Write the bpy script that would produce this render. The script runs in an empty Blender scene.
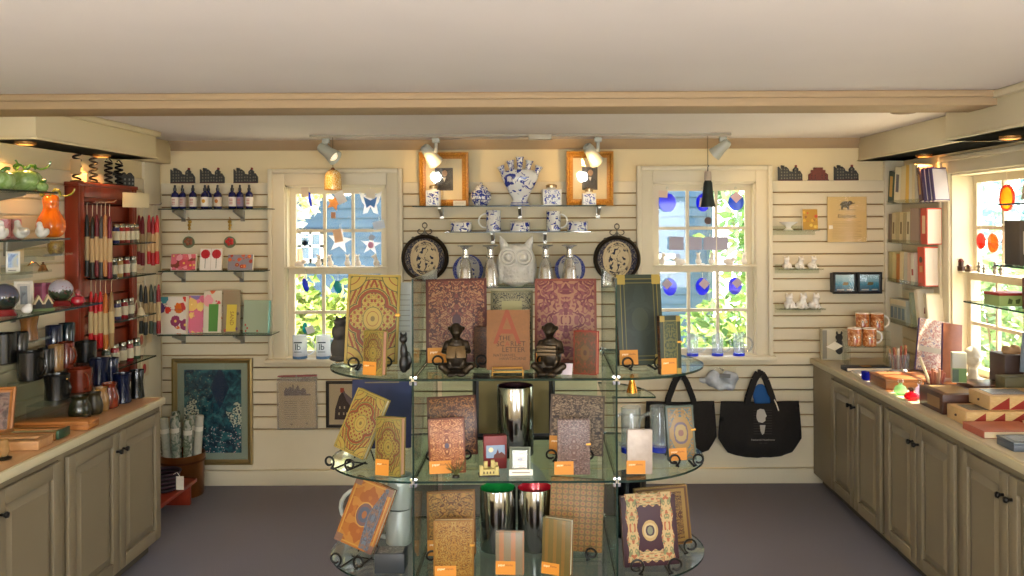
SKY, SUN, GLOBE, SPOTW, PUCK, EXPO, FILL = 3.2, 30.0, 480.0, 5.0, 5.0, 0.09, 24.0
import bpy, bmesh, math, random
from mathutils import Vector, Matrix, Euler
R = math.radians
PI = math.pi
rnd = random.Random(7)
S = bpy.context.scene
COL = S.collection

# ---------------------------------------------------------------- camera model
F, CX, CY, H = 850.0, 540.0, 222.0, 1.7
RC, RS = math.cos(.0045), math.sin(.0045)

def P(px, py, Y):
    dx, dy = px - CX, py - CY
    return Vector(((dx * RC - dy * RS) * Y / F, Y, H - (dx * RS + dy * RC) * Y / F))

def zat(px, py, Y):
    return P(px, py, Y).z

def at(px, Y, z):
    yl = (H - z) * F / Y
    return Vector((((px - CX) - yl * RS) / RC * Y / F, Y, z))

def sz(n, Y):
    return n * Y / F

# ---------------------------------------------------------------- materials
def lin(h):
    if not isinstance(h, str):
        return tuple(h)
    v = [int(h[i:i + 2], 16) / 255 for i in (0, 2, 4)]
    return tuple(x / 12.92 if x <= .04045 else ((x + .055) / 1.055) ** 2.4 for x in v)

class V:
    """a value in a shader tree, with arithmetic"""
    def __init__(s, t, k): s.t, s.k = t, k
    def op(s, o, *b):
        n = s.t.nodes.new('ShaderNodeMath'); n.operation = o
        s.t.links.new(s.k, n.inputs[0])
        for i, x in enumerate(b):
            if isinstance(x, V): s.t.links.new(x.k, n.inputs[i + 1])
            else: n.inputs[i + 1].default_value = x
        return V(s.t, n.outputs[0])
    def __add__(s, o): return s.op('ADD', o)
    def __sub__(s, o): return s.op('SUBTRACT', o)
    def __mul__(s, o): return s.op('MULTIPLY', o)
    def __truediv__(s, o): return s.op('DIVIDE', o)
    def abs(s): return s.op('ABSOLUTE')
    def sin(s): return s.op('SINE')
    def fr(s): return s.op('FRACT')
    def sqrt(s): return s.op('SQRT')
    def gt(s, o): return s.op('GREATER_THAN', o)
    def lt(s, o): return s.op('LESS_THAN', o)
    def max(s, o): return s.op('MAXIMUM', o)
    def min(s, o): return s.op('MINIMUM', o)
    def pow(s, o): return s.op('POWER', o)

class T:
    """a material under construction"""
    def __init__(s, name, rough=.5, metal=0.0, spec=.5, coat=0.0):
        s.m = bpy.data.materials.new(name); s.m.use_nodes = True
        s.t = s.m.node_tree; s.b = s.t.nodes['Principled BSDF']
        s.b.inputs['Roughness'].default_value = rough
        s.b.inputs['Metallic'].default_value = metal
        s.b.inputs['Specular IOR Level'].default_value = spec
        s.b.inputs['Coat Weight'].default_value = coat
    def co(s, kind='Generated'):
        n = s.t.nodes.new('ShaderNodeTexCoord'); x = s.t.nodes.new('ShaderNodeSeparateXYZ')
        s.t.links.new(n.outputs[kind], x.inputs[0])
        s.raw = n.outputs[kind]
        return [V(s.t, o) for o in x.outputs]
    def vec(s, x, y=0.0, z=0.0):
        n = s.t.nodes.new('ShaderNodeCombineXYZ')
        for i, a in enumerate((x, y, z)):
            if isinstance(a, V): s.t.links.new(a.k, n.inputs[i])
            else: n.inputs[i].default_value = a
        return n.outputs[0]
    def noise(s, vec, scale, detail=2.0, dist=0.0):
        n = s.t.nodes.new('ShaderNodeTexNoise'); n.inputs['Scale'].default_value = scale
        n.inputs['Detail'].default_value = detail; n.inputs['Distortion'].default_value = dist
        s.t.links.new(vec, n.inputs['Vector']); return V(s.t, n.outputs['Fac'])
    def voro(s, vec, scale, feature='F1'):
        n = s.t.nodes.new('ShaderNodeTexVoronoi'); n.inputs['Scale'].default_value = scale; n.feature = feature
        s.t.links.new(vec, n.inputs['Vector'])
        return V(s.t, n.outputs['Distance']), (n.outputs['Color'] if feature == 'F1' else None)
    def mix(s, f, a, b):
        n = s.t.nodes.new('ShaderNodeMixRGB')
        if isinstance(f, V): s.t.links.new(f.k, n.inputs[0])
        else: n.inputs[0].default_value = f
        for i, c in ((1, a), (2, b)):
            if isinstance(c, (str, tuple, list)): n.inputs[i].default_value = (*lin(c)[:3], 1)
            else: s.t.links.new(c, n.inputs[i])
        return n.outputs[0]
    def times(s, c, k):
        n = s.t.nodes.new('ShaderNodeMixRGB'); n.blend_type = 'MULTIPLY'; n.inputs[0].default_value = 1.0
        s.t.links.new(c, n.inputs[1]); n.inputs[2].default_value = (k, k, k, 1); return n.outputs[0]
    def ramp(s, f, stops, const=False):
        n = s.t.nodes.new('ShaderNodeValToRGB'); r = n.color_ramp
        if const: r.interpolation = 'CONSTANT'
        while len(r.elements) < len(stops): r.elements.new(.5)
        for e, (p, c) in zip(r.elements, stops):
            e.position = p; e.color = (*lin(c)[:3], 1)
        s.t.links.new(f.k, n.inputs[0]); return n.outputs[0]
    def color(s, c):
        if isinstance(c, (str, tuple, list)): s.b.inputs['Base Color'].default_value = (*lin(c)[:3], 1)
        else: s.t.links.new(c, s.b.inputs['Base Color'])
        return s
    def bump(s, f, strength=.3, dist=.01):
        n = s.t.nodes.new('ShaderNodeBump'); n.inputs['Strength'].default_value = strength; n.inputs['Distance'].default_value = dist
        s.t.links.new(f.k, n.inputs['Height']); s.t.links.new(n.outputs[0], s.b.inputs['Normal']); return s

_mats = {}
def mat(c, rough=.5, metal=0.0, coat=0.0, var=0.0, scale=30.0, emit=0.0):
    """plain surface of colour c; var = how much a fine noise varies it"""
    key = (c, rough, metal, coat, var, scale, emit)
    if key in _mats: return _mats[key]
    t = T('paint_' + str(c), rough, metal, coat=coat)
    if var:
        t.co('Object'); f = t.noise(t.raw, scale, 3.0)
        l = lin(c)
        t.color(t.ramp(f, [(.3, tuple(x * (1 - var) for x in l)), (.7, tuple(min(1, x * (1 + var)) for x in l))]))
    else: t.color(c)
    if emit:
        t.b.inputs['Emission Color'].default_value = (*lin(c), 1); t.b.inputs['Emission Strength'].default_value = emit
    _mats[key] = t.m
    return t.m

def glass(tint='f2fff8', refl=1.0, rough=.02, ior=1.45, name='clear_glass', body=0.0):
    """thin architectural glass: transparent, with a fresnel reflection; body = share of a diffuse, frosted body"""
    key = ('g', tint, refl, rough, ior, body)
    if key in _mats: return _mats[key]
    m = bpy.data.materials.new(name); m.use_nodes = True; t = m.node_tree; t.nodes.clear()
    o = t.nodes.new('ShaderNodeOutputMaterial'); a = t.nodes.new('ShaderNodeBsdfTransparent'); g = t.nodes.new('ShaderNodeBsdfGlossy')
    f = t.nodes.new('ShaderNodeFresnel'); gm = t.nodes.new('ShaderNodeNewGeometry'); ma = t.nodes.new('ShaderNodeMath'); ma.operation = 'MULTIPLY_ADD'
    ma.inputs[1].default_value = 1 / ior - ior; ma.inputs[2].default_value = ior; t.links.new(gm.outputs['Backfacing'], ma.inputs[0]); t.links.new(ma.outputs[0], f.inputs[0])   # thin sheet: the same reflection from both sides
    x = t.nodes.new('ShaderNodeMixShader')
    mu = t.nodes.new('ShaderNodeMath'); mu.operation = 'MULTIPLY'; mu.inputs[1].default_value = refl; mu.use_clamp = True
    a.inputs[0].default_value = (*lin(tint), 1); g.inputs['Roughness'].default_value = rough
    t.links.new(f.outputs[0], mu.inputs[0]); t.links.new(mu.outputs[0], x.inputs[0])
    last = a.outputs[0]
    if body:
        d = t.nodes.new('ShaderNodeBsdfDiffuse'); d.inputs[0].default_value = (*lin(tint), 1)
        tr = t.nodes.new('ShaderNodeBsdfTranslucent'); tr.inputs[0].default_value = (*lin(tint), 1)
        y0 = t.nodes.new('ShaderNodeMixShader'); t.links.new(d.outputs[0], y0.inputs[1]); t.links.new(tr.outputs[0], y0.inputs[2])
        y = t.nodes.new('ShaderNodeMixShader'); y.inputs[0].default_value = body
        t.links.new(last, y.inputs[1]); t.links.new(y0.outputs[0], y.inputs[2]); last = y.outputs[0]
    t.links.new(last, x.inputs[1]); t.links.new(g.outputs[0], x.inputs[2]); t.links.new(x.outputs[0], o.inputs[0])
    _mats[key] = m
    return m

# ---------------------------------------------------------------- mesh building
class B:
    """collects shapes into ONE mesh"""
    def __init__(s): s.b = bmesh.new()
    def _tf(s, vs, M):
        if M is not None: bmesh.ops.transform(s.b, matrix=M, verts=vs)
    def box(s, x0, x1, y0, y1, z0, z1, bev=0.0, M=None, mi=0, seg=2):
        vs = [s.b.verts.new((x, y, z)) for x in (x0, x1) for y in (y0, y1) for z in (z0, z1)]
        q = [(0, 1, 3, 2), (4, 6, 7, 5), (0, 4, 5, 1), (2, 3, 7, 6), (0, 2, 6, 4), (1, 5, 7, 3)]
        fs = [s.b.faces.new([vs[i] for i in f]) for f in q]
        for f in fs: f.material_index = mi
        if bev:
            es = list({e for f in fs for e in f.edges})
            r = bmesh.ops.bevel(s.b, geom=es, offset=bev, segments=seg, affect='EDGES', profile=.5)
            vs = list({v for f in r['faces'] for v in f.verts} | {v for v in vs if v.is_valid})
        s._tf(vs, M); return s
    def lathe(s, prof, n=24, c=(0, 0, 0), M=None, cap=True, mi=0, sx=1.0, sy=1.0):
        rings = []; vs = []
        for r, z in prof:
            ring = [s.b.verts.new((c[0] + max(r, 1e-5) * math.cos(2 * PI * k / n) * sx, c[1] + max(r, 1e-5) * math.sin(2 * PI * k / n) * sy, c[2] + z)) for k in range(n)]
            rings.append(ring); vs += ring
        fs = []
        for a, b in zip(rings, rings[1:]):
            for k in range(n):
                fs.append(s.b.faces.new((a[k], a[(k + 1) % n], b[(k + 1) % n], b[k])))
        if cap:
            if prof[0][0] > 1e-4: fs.append(s.b.faces.new(list(reversed(rings[0]))))
            if prof[-1][0] > 1e-4: fs.append(s.b.faces.new(rings[-1]))
        for f in fs: f.material_index = mi
        s._tf(vs, M); return s
    def cyl(s, c, r, h, r2=None, n=20, M=None, mi=0):
        return s.lathe([(r, 0), (r if r2 is None else r2, h)], n, c, M, True, mi)
    def ell(s, c, r, n=16, m=10, M=None, mi=0):
        pr = [(math.sin(PI * i / m), -math.cos(PI * i / m)) for i in range(m + 1)]
        A = Matrix.Translation(c) @ Matrix.Diagonal((*r, 1))
        return s.lathe(pr, n, (0, 0, 0), (M @ A) if M is not None else A, False, mi)
    def tube(s, pts, r, n=6, closed=False, M=None, mi=0):
        pts = [Vector(p) for p in pts]; L = len(pts); rings = []; vs = []
        up = Vector((.13, .27, .95)).normalized(); last = None
        for i, p in enumerate(pts):
            d = (pts[(i + 1) % L] - pts[i - 1]) if closed else (pts[min(i + 1, L - 1)] - pts[max(i - 1, 0)])
            if d.length < 1e-9: d = Vector((0, 0, 1))
            d.normalize()
            a = last if last is not None else up
            a = a - d * a.dot(d)
            if a.length < 1e-4: a = d.orthogonal()
            a.normalize(); last = a; b = d.cross(a)
            ri = r[i] if isinstance(r, (list, tuple)) else r
            ring = [s.b.verts.new(p + a * ri * math.cos(2 * PI * k / n) + b * ri * math.sin(2 * PI * k / n)) for k in range(n)]
            rings.append(ring); vs += ring
        prs = list(zip(rings, rings[1:])) + ([(rings[-1], rings[0])] if closed else [])
        for a, b in prs:
            for k in range(n):
                s.b.faces.new((a[k], a[(k + 1) % n], b[(k + 1) % n], b[k])).material_index = mi
        if not closed:
            s.b.faces.new(list(reversed(rings[0]))).material_index = mi; s.b.faces.new(rings[-1]).material_index = mi
        s._tf(vs, M); return s
    def prism(s, poly, y0, y1, M=None, mi=0, axis='y'):
        """polygon in x,z pushed along y (axis 'z': polygon in x,y pushed along z)"""
        f = (lambda a, b, c: (a, c, b)) if axis == 'y' else (lambda a, b, c: (a, b, c))
        lo = [s.b.verts.new(f(a, b, y0)) for a, b in poly]; hi = [s.b.verts.new(f(a, b, y1)) for a, b in poly]
        fs = [s.b.faces.new(lo), s.b.faces.new(list(reversed(hi)))]
        n = len(poly)
        fs += [s.b.faces.new((lo[i], hi[i], hi[(i + 1) % n], lo[(i + 1) % n])) for i in range(n)]
        for q in fs: q.material_index = mi
        s._tf(lo + hi, M); return s
    def poly(s, pts, mi=0):
        s.b.faces.new([s.b.verts.new(p) for p in pts]).material_index = mi; return s
    def build(s, name, m, parent=None, loc=None, rot=None, smooth=35, recalc=True):
        if recalc: bmesh.ops.recalc_face_normals(s.b, faces=s.b.faces)
        me = bpy.data.meshes.new(name); s.b.to_mesh(me); s.b.free()
        return link(name, me, m, parent, loc, rot, smooth)

def link(name, me, m, parent=None, loc=None, rot=None, smooth=35):
    for x in (m if isinstance(m, (list, tuple)) else [m]): me.materials.append(x)
    if smooth and len(me.polygons):
        me.polygons.foreach_set('use_smooth', [True] * len(me.polygons)); me.set_sharp_from_angle(angle=R(smooth))
    o = bpy.data.objects.new(name, me); COL.objects.link(o)
    if parent is not None: o.parent = parent
    if loc is not None: o.location = loc
    if rot is not None: o.rotation_euler = rot
    return o

def blob(parts, voxel):
    """one continuous skin over ellipsoids (centre, radii[, euler]) and limbs ('limb', points, radii)"""
    b = B()
    for p in parts:
        if p[0] == 'limb': 
            b.tube(p[1], p[2], 10)
            for q, r in zip(p[1], p[2]): b.ell(q, (r, r, r), 10, 6)
        else:
            M = Matrix.Translation(p[0]) @ (Euler(p[2]).to_matrix().to_4x4() if len(p) > 2 else Matrix())
            b.ell((0, 0, 0), p[1], 14, 10, M)
    bmesh.ops.recalc_face_normals(b.b, faces=b.b.faces)
    me = bpy.data.meshes.new('body'); b.b.to_mesh(me); b.b.free()
    o = bpy.data.objects.new('body', me); COL.objects.link(o)
    k = o.modifiers.new('r', 'REMESH'); k.mode = 'VOXEL'; k.voxel_size = voxel; k.use_smooth_shade = True
    q = o.modifiers.new('s', 'SMOOTH'); q.factor = .5; q.iterations = 3
    dg = bpy.context.evaluated_depsgraph_get()
    out = bpy.data.meshes.new_from_object(o.evaluated_get(dg))
    bpy.data.objects.remove(o)
    return out

def words(s, size, m, parent, loc, rot=(PI / 2, 0, 0), name='lettering', align='CENTER', ext=.0004, shear=0.0, sx=1.0):
    c = bpy.data.curves.new(name, 'FONT'); c.body = s; c.size = size; c.align_x = align; c.align_y = 'CENTER'; c.extrude = ext; c.shear = shear; c.resolution_u = 2
    o = bpy.data.objects.new(name, c); COL.objects.link(o)
    me = bpy.data.meshes.new_from_object(o.evaluated_get(bpy.context.evaluated_depsgraph_get()))
    bpy.data.objects.remove(o)
    if sx != 1.0:
        for v in me.vertices: v.co.x *= sx
    me.materials.clear()
    return link(name, me, m, parent, loc, rot, 0)

def tag(o, label, cat, group=None, kind=None):
    o['label'] = label; o['category'] = cat
    if group: o['group'] = group
    if kind: o['kind'] = kind
    return o

def thing(name, label, cat, loc=(0, 0, 0), rz=0.0, group=None, M=None):
    o = bpy.data.objects.new(name, None); COL.objects.link(o); o.empty_display_size = .05
    o.location = loc
    o.rotation_euler = M.to_euler() if M is not None else (0, 0, rz)
    return tag(o, label, cat, group)

_kids = {}
def dup(root, loc, rz=None, label=None, group=None, scale=None):
    """copy of a thing with copies of its parts and their parts"""
    kids = lambda o: [c for c in COL.objects if c.parent == o] if o not in _kids else _kids[o]
    r = root.copy(); COL.objects.link(r); r.location = loc
    if rz is not None: r.rotation_euler = (0, 0, rz)
    if label: r['label'] = label
    if group: r['group'] = group
    if scale is not None: r.scale = (scale,) * 3 if not isinstance(scale, tuple) else scale
    if root not in _kids: _kids[root] = kids(root)
    for ch in _kids[root]:
        c = ch.copy(); COL.objects.link(c); c.parent = r
        if ch not in _kids: _kids[ch] = kids(ch)
        for g in _kids[ch]:
            d = g.copy(); COL.objects.link(d); d.parent = c
    return r

def struct(o):
    o['kind'] = 'structure'; return o

def turn(yaw=0, lean=0, roll=0):
    """lean = degrees the top goes back (+Y), roll = degrees clockwise as seen, yaw = degrees about the vertical"""
    return Matrix.Rotation(R(yaw), 3, 'Z') @ Matrix.Rotation(R(-lean), 3, 'X') @ Matrix.Rotation(R(roll), 3, 'Y')

# ---------------------------------------------------------------- patterned materials
def cover(name, c0, c1, c2=None, scale=9.0, freq=26.0, asp=.7, border=(), medal=(), rough=.5, corners=None, fine=0.0, thr=.25, k=.58):
    """mirrored arabesque scrolls in c1 (and c2) on c0; border = [(inset, colour)...] outside in; medal = [(radius, colour)...] large to small"""
    t = T(name, rough, spec=.3)
    x, y, z = t.co()
    a = (x - .5).abs() * asp; b = (z - .5).abs()
    v = t.vec(a, b)
    n = t.noise(v, scale, 1.5, .6)
    w = (n * freq).sin()
    col = t.mix(w.gt(thr), c0, c1)
    if c2:
        n2 = t.noise(t.vec(a, b, 3.0), scale * 1.3, 1.0, .4)
        col = t.mix((n2 * freq * .8).sin().gt(.55), col, c2)
    if fine:
        d, _ = t.voro(v, fine); col = t.mix(d.lt(.16), col, c1)
    r0 = ((a * a) * 1.9 + b * b).sqrt()
    ang = (n - .5) * .08
    for rad, c in medal: col = t.mix((r0 + ang).lt(rad), col, c)
    e = a.op('MULTIPLY', -1.0) + asp * .5
    f = b.op('MULTIPLY', -1.0) + .5
    edge = e.min(f)
    for wd, c in border: col = t.mix(edge.lt(wd), col, c)
    if corners: col = t.mix(e.max(f).lt(corners[0]), col, corners[1])
    return t.color(t.times(col, k)).m

def blooms(name, bg, cols, scale=4.0, rad=.38, asp=1.0, extra=None, rough=.4):
    """flower-like spots of several colours on a plain ground"""
    t = T(name, rough); x, y, z = t.co()
    v = t.vec(x * asp, z)
    nz = t.noise(v, scale * 5, 1.0)
    d, c = t.voro(v, scale)
    sep = t.t.nodes.new('ShaderNodeSeparateColor'); t.t.links.new(c, sep.inputs[0])
    k = V(t.t, sep.outputs[0]); keep = V(t.t, sep.outputs[1])
    pet = t.ramp(k, [(i / len(cols), q) for i, q in enumerate(cols)], True)
    col = t.mix((d + (nz - .5) * .25).lt(rad), bg, pet)
    col = t.mix(d.lt(rad * .25), col, 'f2d060')
    if extra: col = extra(t, x, z, col)
    return t.color(col).m

def delft(name, scale=26.0, thr=.54, base='e9e8e2', ink='27388f', bands=()):
    t = T(name, .18, coat=.3); x, y, z = t.co('Object')
    n = t.noise(t.raw, scale, 3.0, 1.2)
    col = t.mix(n.gt(thr), base, ink)
    if bands:
        gx, gy, gz = t.co()
        for lo, hi, c in bands: col = t.mix(gz.gt(lo) * gz.lt(hi), col, c)
    return t.color(col).m

def marble(name, cols, scale=7.0, dist=2.5, rough=.35):
    t = T(name, rough); t.co('Object')
    n = t.noise(t.raw, scale, 3.0, dist)
    k = len(cols)
    return t.color(t.ramp(n, [(.25 + .5 * i / max(1, k - 1), c) for i, c in enumerate(cols)])).m

def wood(name, c0, c1, rough=.4, axis=0, scale=6.0, coat=.0):
    t = T(name, rough, coat=coat); q = t.co('Object')
    s = [22.0, 22.0, 22.0]; s[axis] = 2.0
    n = t.noise(t.vec(q[0] * s[0], q[1] * s[1], q[2] * s[2]), scale / 6, 4.0, .8)
    return t.color(t.ramp(n, [(.3, c0), (.7, c1)])).m

M_SLAT = mat('dccfb0', .6, var=.03, scale=4)
M_WALL = mat('e4d2a6', .8, var=.03, scale=3)
M_TRIM = mat('d8cdb0', .5)
M_SASH = mat('d6cbb0', .5)
M_CEIL = mat('e6deda', .9, var=.02, scale=2)
M_BEAM = mat('ab9270', .7)
M_CAB = mat('80735a', .5, var=.03, scale=5)
M_KNOB = mat('17130f', .35, .6)
M_BLACK = mat('15130f', .4, .5)
M_CHROME = mat('dfe3e3', .08, 1.0)
M_SILVER = mat('c9c9c9', .22, 1.0)
M_WHITE = mat('f0ede4', .35, coat=.2)
M_PAPER = mat('efe6d0', .8)
M_CREAM = mat('e3d2a8', .8)
M_GOLD = mat('b98436', .35, .8)
M_PAGES = mat('dfd0b0', .9)
M_TAB = mat('c07a1c', .6)
M_INK = mat('2a241c', .7)
G_PANE = glass('ffffff', .9, name='window_glass')
G_SHELF = glass('f0faf5', .8, name='shelf_glass')
G_EDGE = glass('2c4a40', 1.0, .1, name='glass_edge', body=.5)
G_ACR = glass('f8faf6', .9, name='acrylic', body=.03)
G_SLEEVE = glass('fdfdfb', .6, .12, name='clear_film')
G_FILM = glass('f4f2ee', .9, .15, name='milky_film', body=.25)
G_CLEAR = glass('f4f8fa', 1.6, name='clear_glass')
# ================================================================ the room
YB, XL, XR, ZC, YF = 5.54, -2.475, 2.36, 2.235, -1.6
wins = {}
def wrect(px0, px1, py0, py1):
    a = P(px0, (py0 + py1) / 2, 5.5).x; b = P(px1, (py0 + py1) / 2, 5.5).x
    m = (px0 + px1) / 2
    return a, b, zat(m, py1, 5.5), zat(m, py0, 5.5)
W1 = wrect(285, 387, 185, 358.5)
W2 = wrect(653, 756, 182, 356)
W3 = (4.86 - .66 - .22, 4.86, W1[2] + .01, W1[3] + .02)         # along y, on the wall at XR

t = T('carpet', .95, spec=.1); t.co('Object')
n1 = t.noise(t.raw, 260, 3.0); n2 = t.noise(t.raw, 2.2, 3.0)
t.color(t.mix(n2 * .5, t.ramp(n1, [(.3, '55535b'), (.7, '96929a')]), '716c6a')); t.bump(n1, .5, .004)
struct(B().box(XL - .15, XR + .15, YF, YB + .1, -.1, 0).build('floor', t.m))
struct(B().box(XL - .15, XR + .15, YF, YB + .12, ZC, ZC + .12).build('ceiling', M_CEIL))

def wall_with_holes(name, a0, a1, z0, z1, holes, d0, d1, axis, m):
    b = B()
    def bx(p0, p1, q0, q1):
        if p1 - p0 < 1e-4 or q1 - q0 < 1e-4: return
        if axis == 'x': b.box(p0, p1, d0, d1, q0, q1)
        else: b.box(d0, d1, p0, p1, q0, q1)
    cur = a0
    for h0, h1, hz0, hz1 in sorted(holes):
        bx(cur, h0, z0, z1); bx(h0, h1, z0, hz0); bx(h0, h1, hz1, z1); cur = h1
    bx(cur, a1, z0, z1)
    return struct(b.build(name, m))
wall_with_holes('wall_back', XL - .15, XR + .15, 0, ZC, [W1, W2], YB, YB + .12, 'x', M_WALL)
wall_with_holes('wall_right', YF, YB, 0, ZC, [W3, (.2, 1.1, .85, 1.95)], XR, XR + .15, 'y', M_WALL)
wall_with_holes('wall_left', YF, YB, 0, ZC, [], XL - .15, XL, 'y', M_WALL)
wall_with_holes('wall_front', XL - .15, XR + .15, 0, ZC, [(-.95, .25, .7, 2.0), (1.25, 2.2, .7, 2.0)], YF - .12, YF, 'x', M_WALL)

# slatwall boards: back wall in three fields above the sills, one below
ZT = zat(215, 183, 5.5); PITCH = .0802
b = B(); k = 0
xa, xb = P(160, 300, 5.5).x, P(886, 300, 5.5).x
f1 = (P(268, 260, 5.5).x, P(402, 260, 5.5).x); f2 = (P(638, 260, 5.5).x, P(773, 260, 5.5).x)
zl = ZT
while zl - PITCH > .30:
    fields = [(xa, f1[0]), (f1[1], f2[0]), (f2[1], xb)] if zl - PITCH / 2 > W1[2] - .02 else [(xa, xb)]
    for u0, u1 in fields: b.box(u0, u1, YB - .022, YB - .006, zl - PITCH + .008, zl, .003, seg=1)
    zl -= PITCH
b.box(xa, xb, YB - .022, YB - .004, .10, zl, .003, seg=1)
struct(b.build('trim_1', M_SLAT))
M_GROOVE = mat('9a7a48', .8)
b = B()
for u0, u1 in [(xa, f1[0]), (f1[1], f2[0]), (f2[1], xb)]: b.box(u0, u1, YB - .006, YB - .0005, .5, ZT)
b.box(xa, xb, YB - .006, YB - .0005, .1, W1[2] - .04)
struct(b.build('trim_2', M_GROOVE))
# side wall boards
def side_slats(name, x, sgn, y0, y1, zt, zb, m):
    b = B(); z = zt
    while z - PITCH > zb:
        b.box(*sorted((x, x + sgn * .018)), y0, y1, z - PITCH + .008, z, .003, seg=1); z -= PITCH
    return struct(b.build(name, m))
side_slats('trim_3', XL, 1, 1.2, 5.27, 1.98, .3, M_SLAT)
side_slats('trim_4', XR, -1, 4.965, YB - .03, 1.98, .3, M_SLAT)
struct(B().box(XL, XL + .02, 5.28, 5.50, 0, ZC - .06, .005).build('trim_5', M_TRIM))        # corner posts
struct(B().box(P(885.5, 300, 5.5).x, XR, 5.50, YB, 0, ZC - .06, .006).build('trim_6', M_TRIM))
# skirting
struct(B().box(xa, xb, YB - .04, YB - .022, 0, .098, .006).build('baseboard_back', M_TRIM))
struct(B().box(XL, XL + .018, YF, 5.42, 0, .098, .004).build('baseboard_left', M_TRIM))
# ceiling beam across the room, ceiling cornice on the back wall
b = B(); b.box(XL, XR, 3.50, 3.74, ZC - .062, ZC, .006); b.box(XL, XR, 3.482, 3.50, ZC - .03, ZC, .008)
struct(b.build('trim_7', M_BEAM))
b = B(); b.prism([(YB - .055, ZC), (YB, ZC), (YB, ZC - .062), (YB - .012, ZC - .062), (YB - .05, ZC - .02)], XL, XR, M=Matrix(((0, 1, 0, 0), (1, 0, 0, 0), (0, 0, 1, 0), (0, 0, 0, 1))))
struct(b.build('trim_8', M_BEAM))
# soffits along both side walls
b = B(); b.box(XL, -2.225, 3.755, 4.93, 2.075, ZC - .001, .006); b.box(XL, -2.20, 3.735, 4.95, ZC - .032, ZC, .01); b.box(XL, -2.215, 3.745, 4.94, 2.075, 2.088, .003)
b.box(XL, -2.395, 4.93, YB - .02, 2.085, ZC - .001, .006)
struct(b.build('ceiling_soffit_left', mat('d3c39c', .6)))
b = B(); b.box(2.07, XR, 3.95, YB - .02, 2.085, ZC - .001, .006); b.box(2.062, XR, 3.95, YB - .02, 2.085, 2.095, .003)
b.box(1.885, XR, 2.1, 3.95, 2.066, ZC - .001, .006); b.box(1.86, XR, 2.1, 3.97, ZC - .034, ZC, .012); b.box(1.875, XR, 2.1, 3.96, 2.066, 2.08, .003)
struct(b.build('ceiling_soffit_right', mat('d3c8aa', .6)))

# ---------------------------------------------------------------- windows
def sash(w, z0, z1, y0, y1, rails, cols=3, rows=2, mun=.02):
    st, bot, top = rails
    b = B()
    b.box(0, st, y0, y1, z0, z1); b.box(w - st, w, y0, y1, z0, z1)
    b.box(st, w - st, y0, y1, z0, z0 + bot); b.box(st, w - st, y0, y1, z1 - top, z1)
    iw = w - 2 * st
    for k in range(1, cols): b.box(st + iw * k / cols - mun / 2, st + iw * k / cols + mun / 2, y0 + .006, y1 - .006, z0 + bot, z1 - top)
    ih = z1 - top - z0 - bot
    for k in range(1, rows): b.box(st, w - st, y0 + .005, y1 - .005, z0 + bot + ih * k / rows - mun / 2, z0 + bot + ih * k / rows + mun / 2)
    return b
def window(name, w, z0, z1, zm, loc, rz, cas=.105, reveal=.04, deep=.12):
    o = bpy.data.objects.new(name, None); COL.objects.link(o); o.location = loc; o.rotation_euler = (0, 0, rz); struct(o)
    b = B()
    for a0, a1, q0, q1 in ((-cas, 0, z0 - .02, z1 + cas), (w, w + cas, z0 - .02, z1 + cas), (0, w, z1, z1 + cas)): b.box(a0, a1, -.026, 0, q0, q1, .004)
    for a0, a1, q0, q1 in ((-cas, -cas + .03, z0 - .02, z1 + cas), (w + cas - .03, w + cas, z0 - .02, z1 + cas), (-cas + .03, w + cas - .03, z1 + cas - .03, z1 + cas)): b.box(a0, a1, -.042, -.024, q0, q1, .006)
    b.build('casing', M_TRIM, o)
    b = B()
    b.box(-.002, .012, -.01, deep, z0, z1); b.box(w - .012, w + .002, -.01, deep, z0, z1); b.box(0, w, -.01, deep, z1 - .012, z1 + .002)
    b.build('jamb', M_TRIM, o)
    B().box(-cas - .012, w + cas + .012, -.085, reveal, z0 - .022, z0 + .004, .005).build('sill', M_TRIM, o)
    u = sash(w, zm - .018, z1 - .012, reveal + .012, reveal + .042, (.05, .036, .042)).build('upper_sash', M_SASH, o)
    l = sash(w, z0 + .004, zm + .018, reveal - .024, reveal + .008, (.05, .04, .04)).build('lower_sash', M_SASH, o)
    B().box(.05, w - .05, reveal + .024, reveal + .028, zm, z1 - .05).build('pane', G_PANE, u)
    B().box(.05, w - .05, reveal - .012, reveal - .008, z0 + .04, zm - .01).build('pane', G_PANE, l)
    # narrow ledge on the meeting rail, where the little figures stand
    B().box(-.004, w + .004, reveal - .075, reveal + .011, zm + .014, zm + .026, .003).build('ledge', M_TRIM, o)
    return o
ZM = zat(336, 271, 5.5)
window('window_1', W1[1] - W1[0], W1[2], W1[3], ZM, (W1[0], YB - .022, 0), 0, reveal=.045)
ZM2 = zat(704, 269, 5.5)
window('window_2', W2[1] - W2[0], W2[2], W2[3], ZM2, (W2[0], YB - .022, 0), 0, reveal=.045)
ZM3 = 1.385
window('window_3', W3[1] - W3[0], W3[2], W3[3], ZM3, (XR, W3[1], 0), -PI / 2, cas=.1, reveal=.1, deep=.15)

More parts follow.
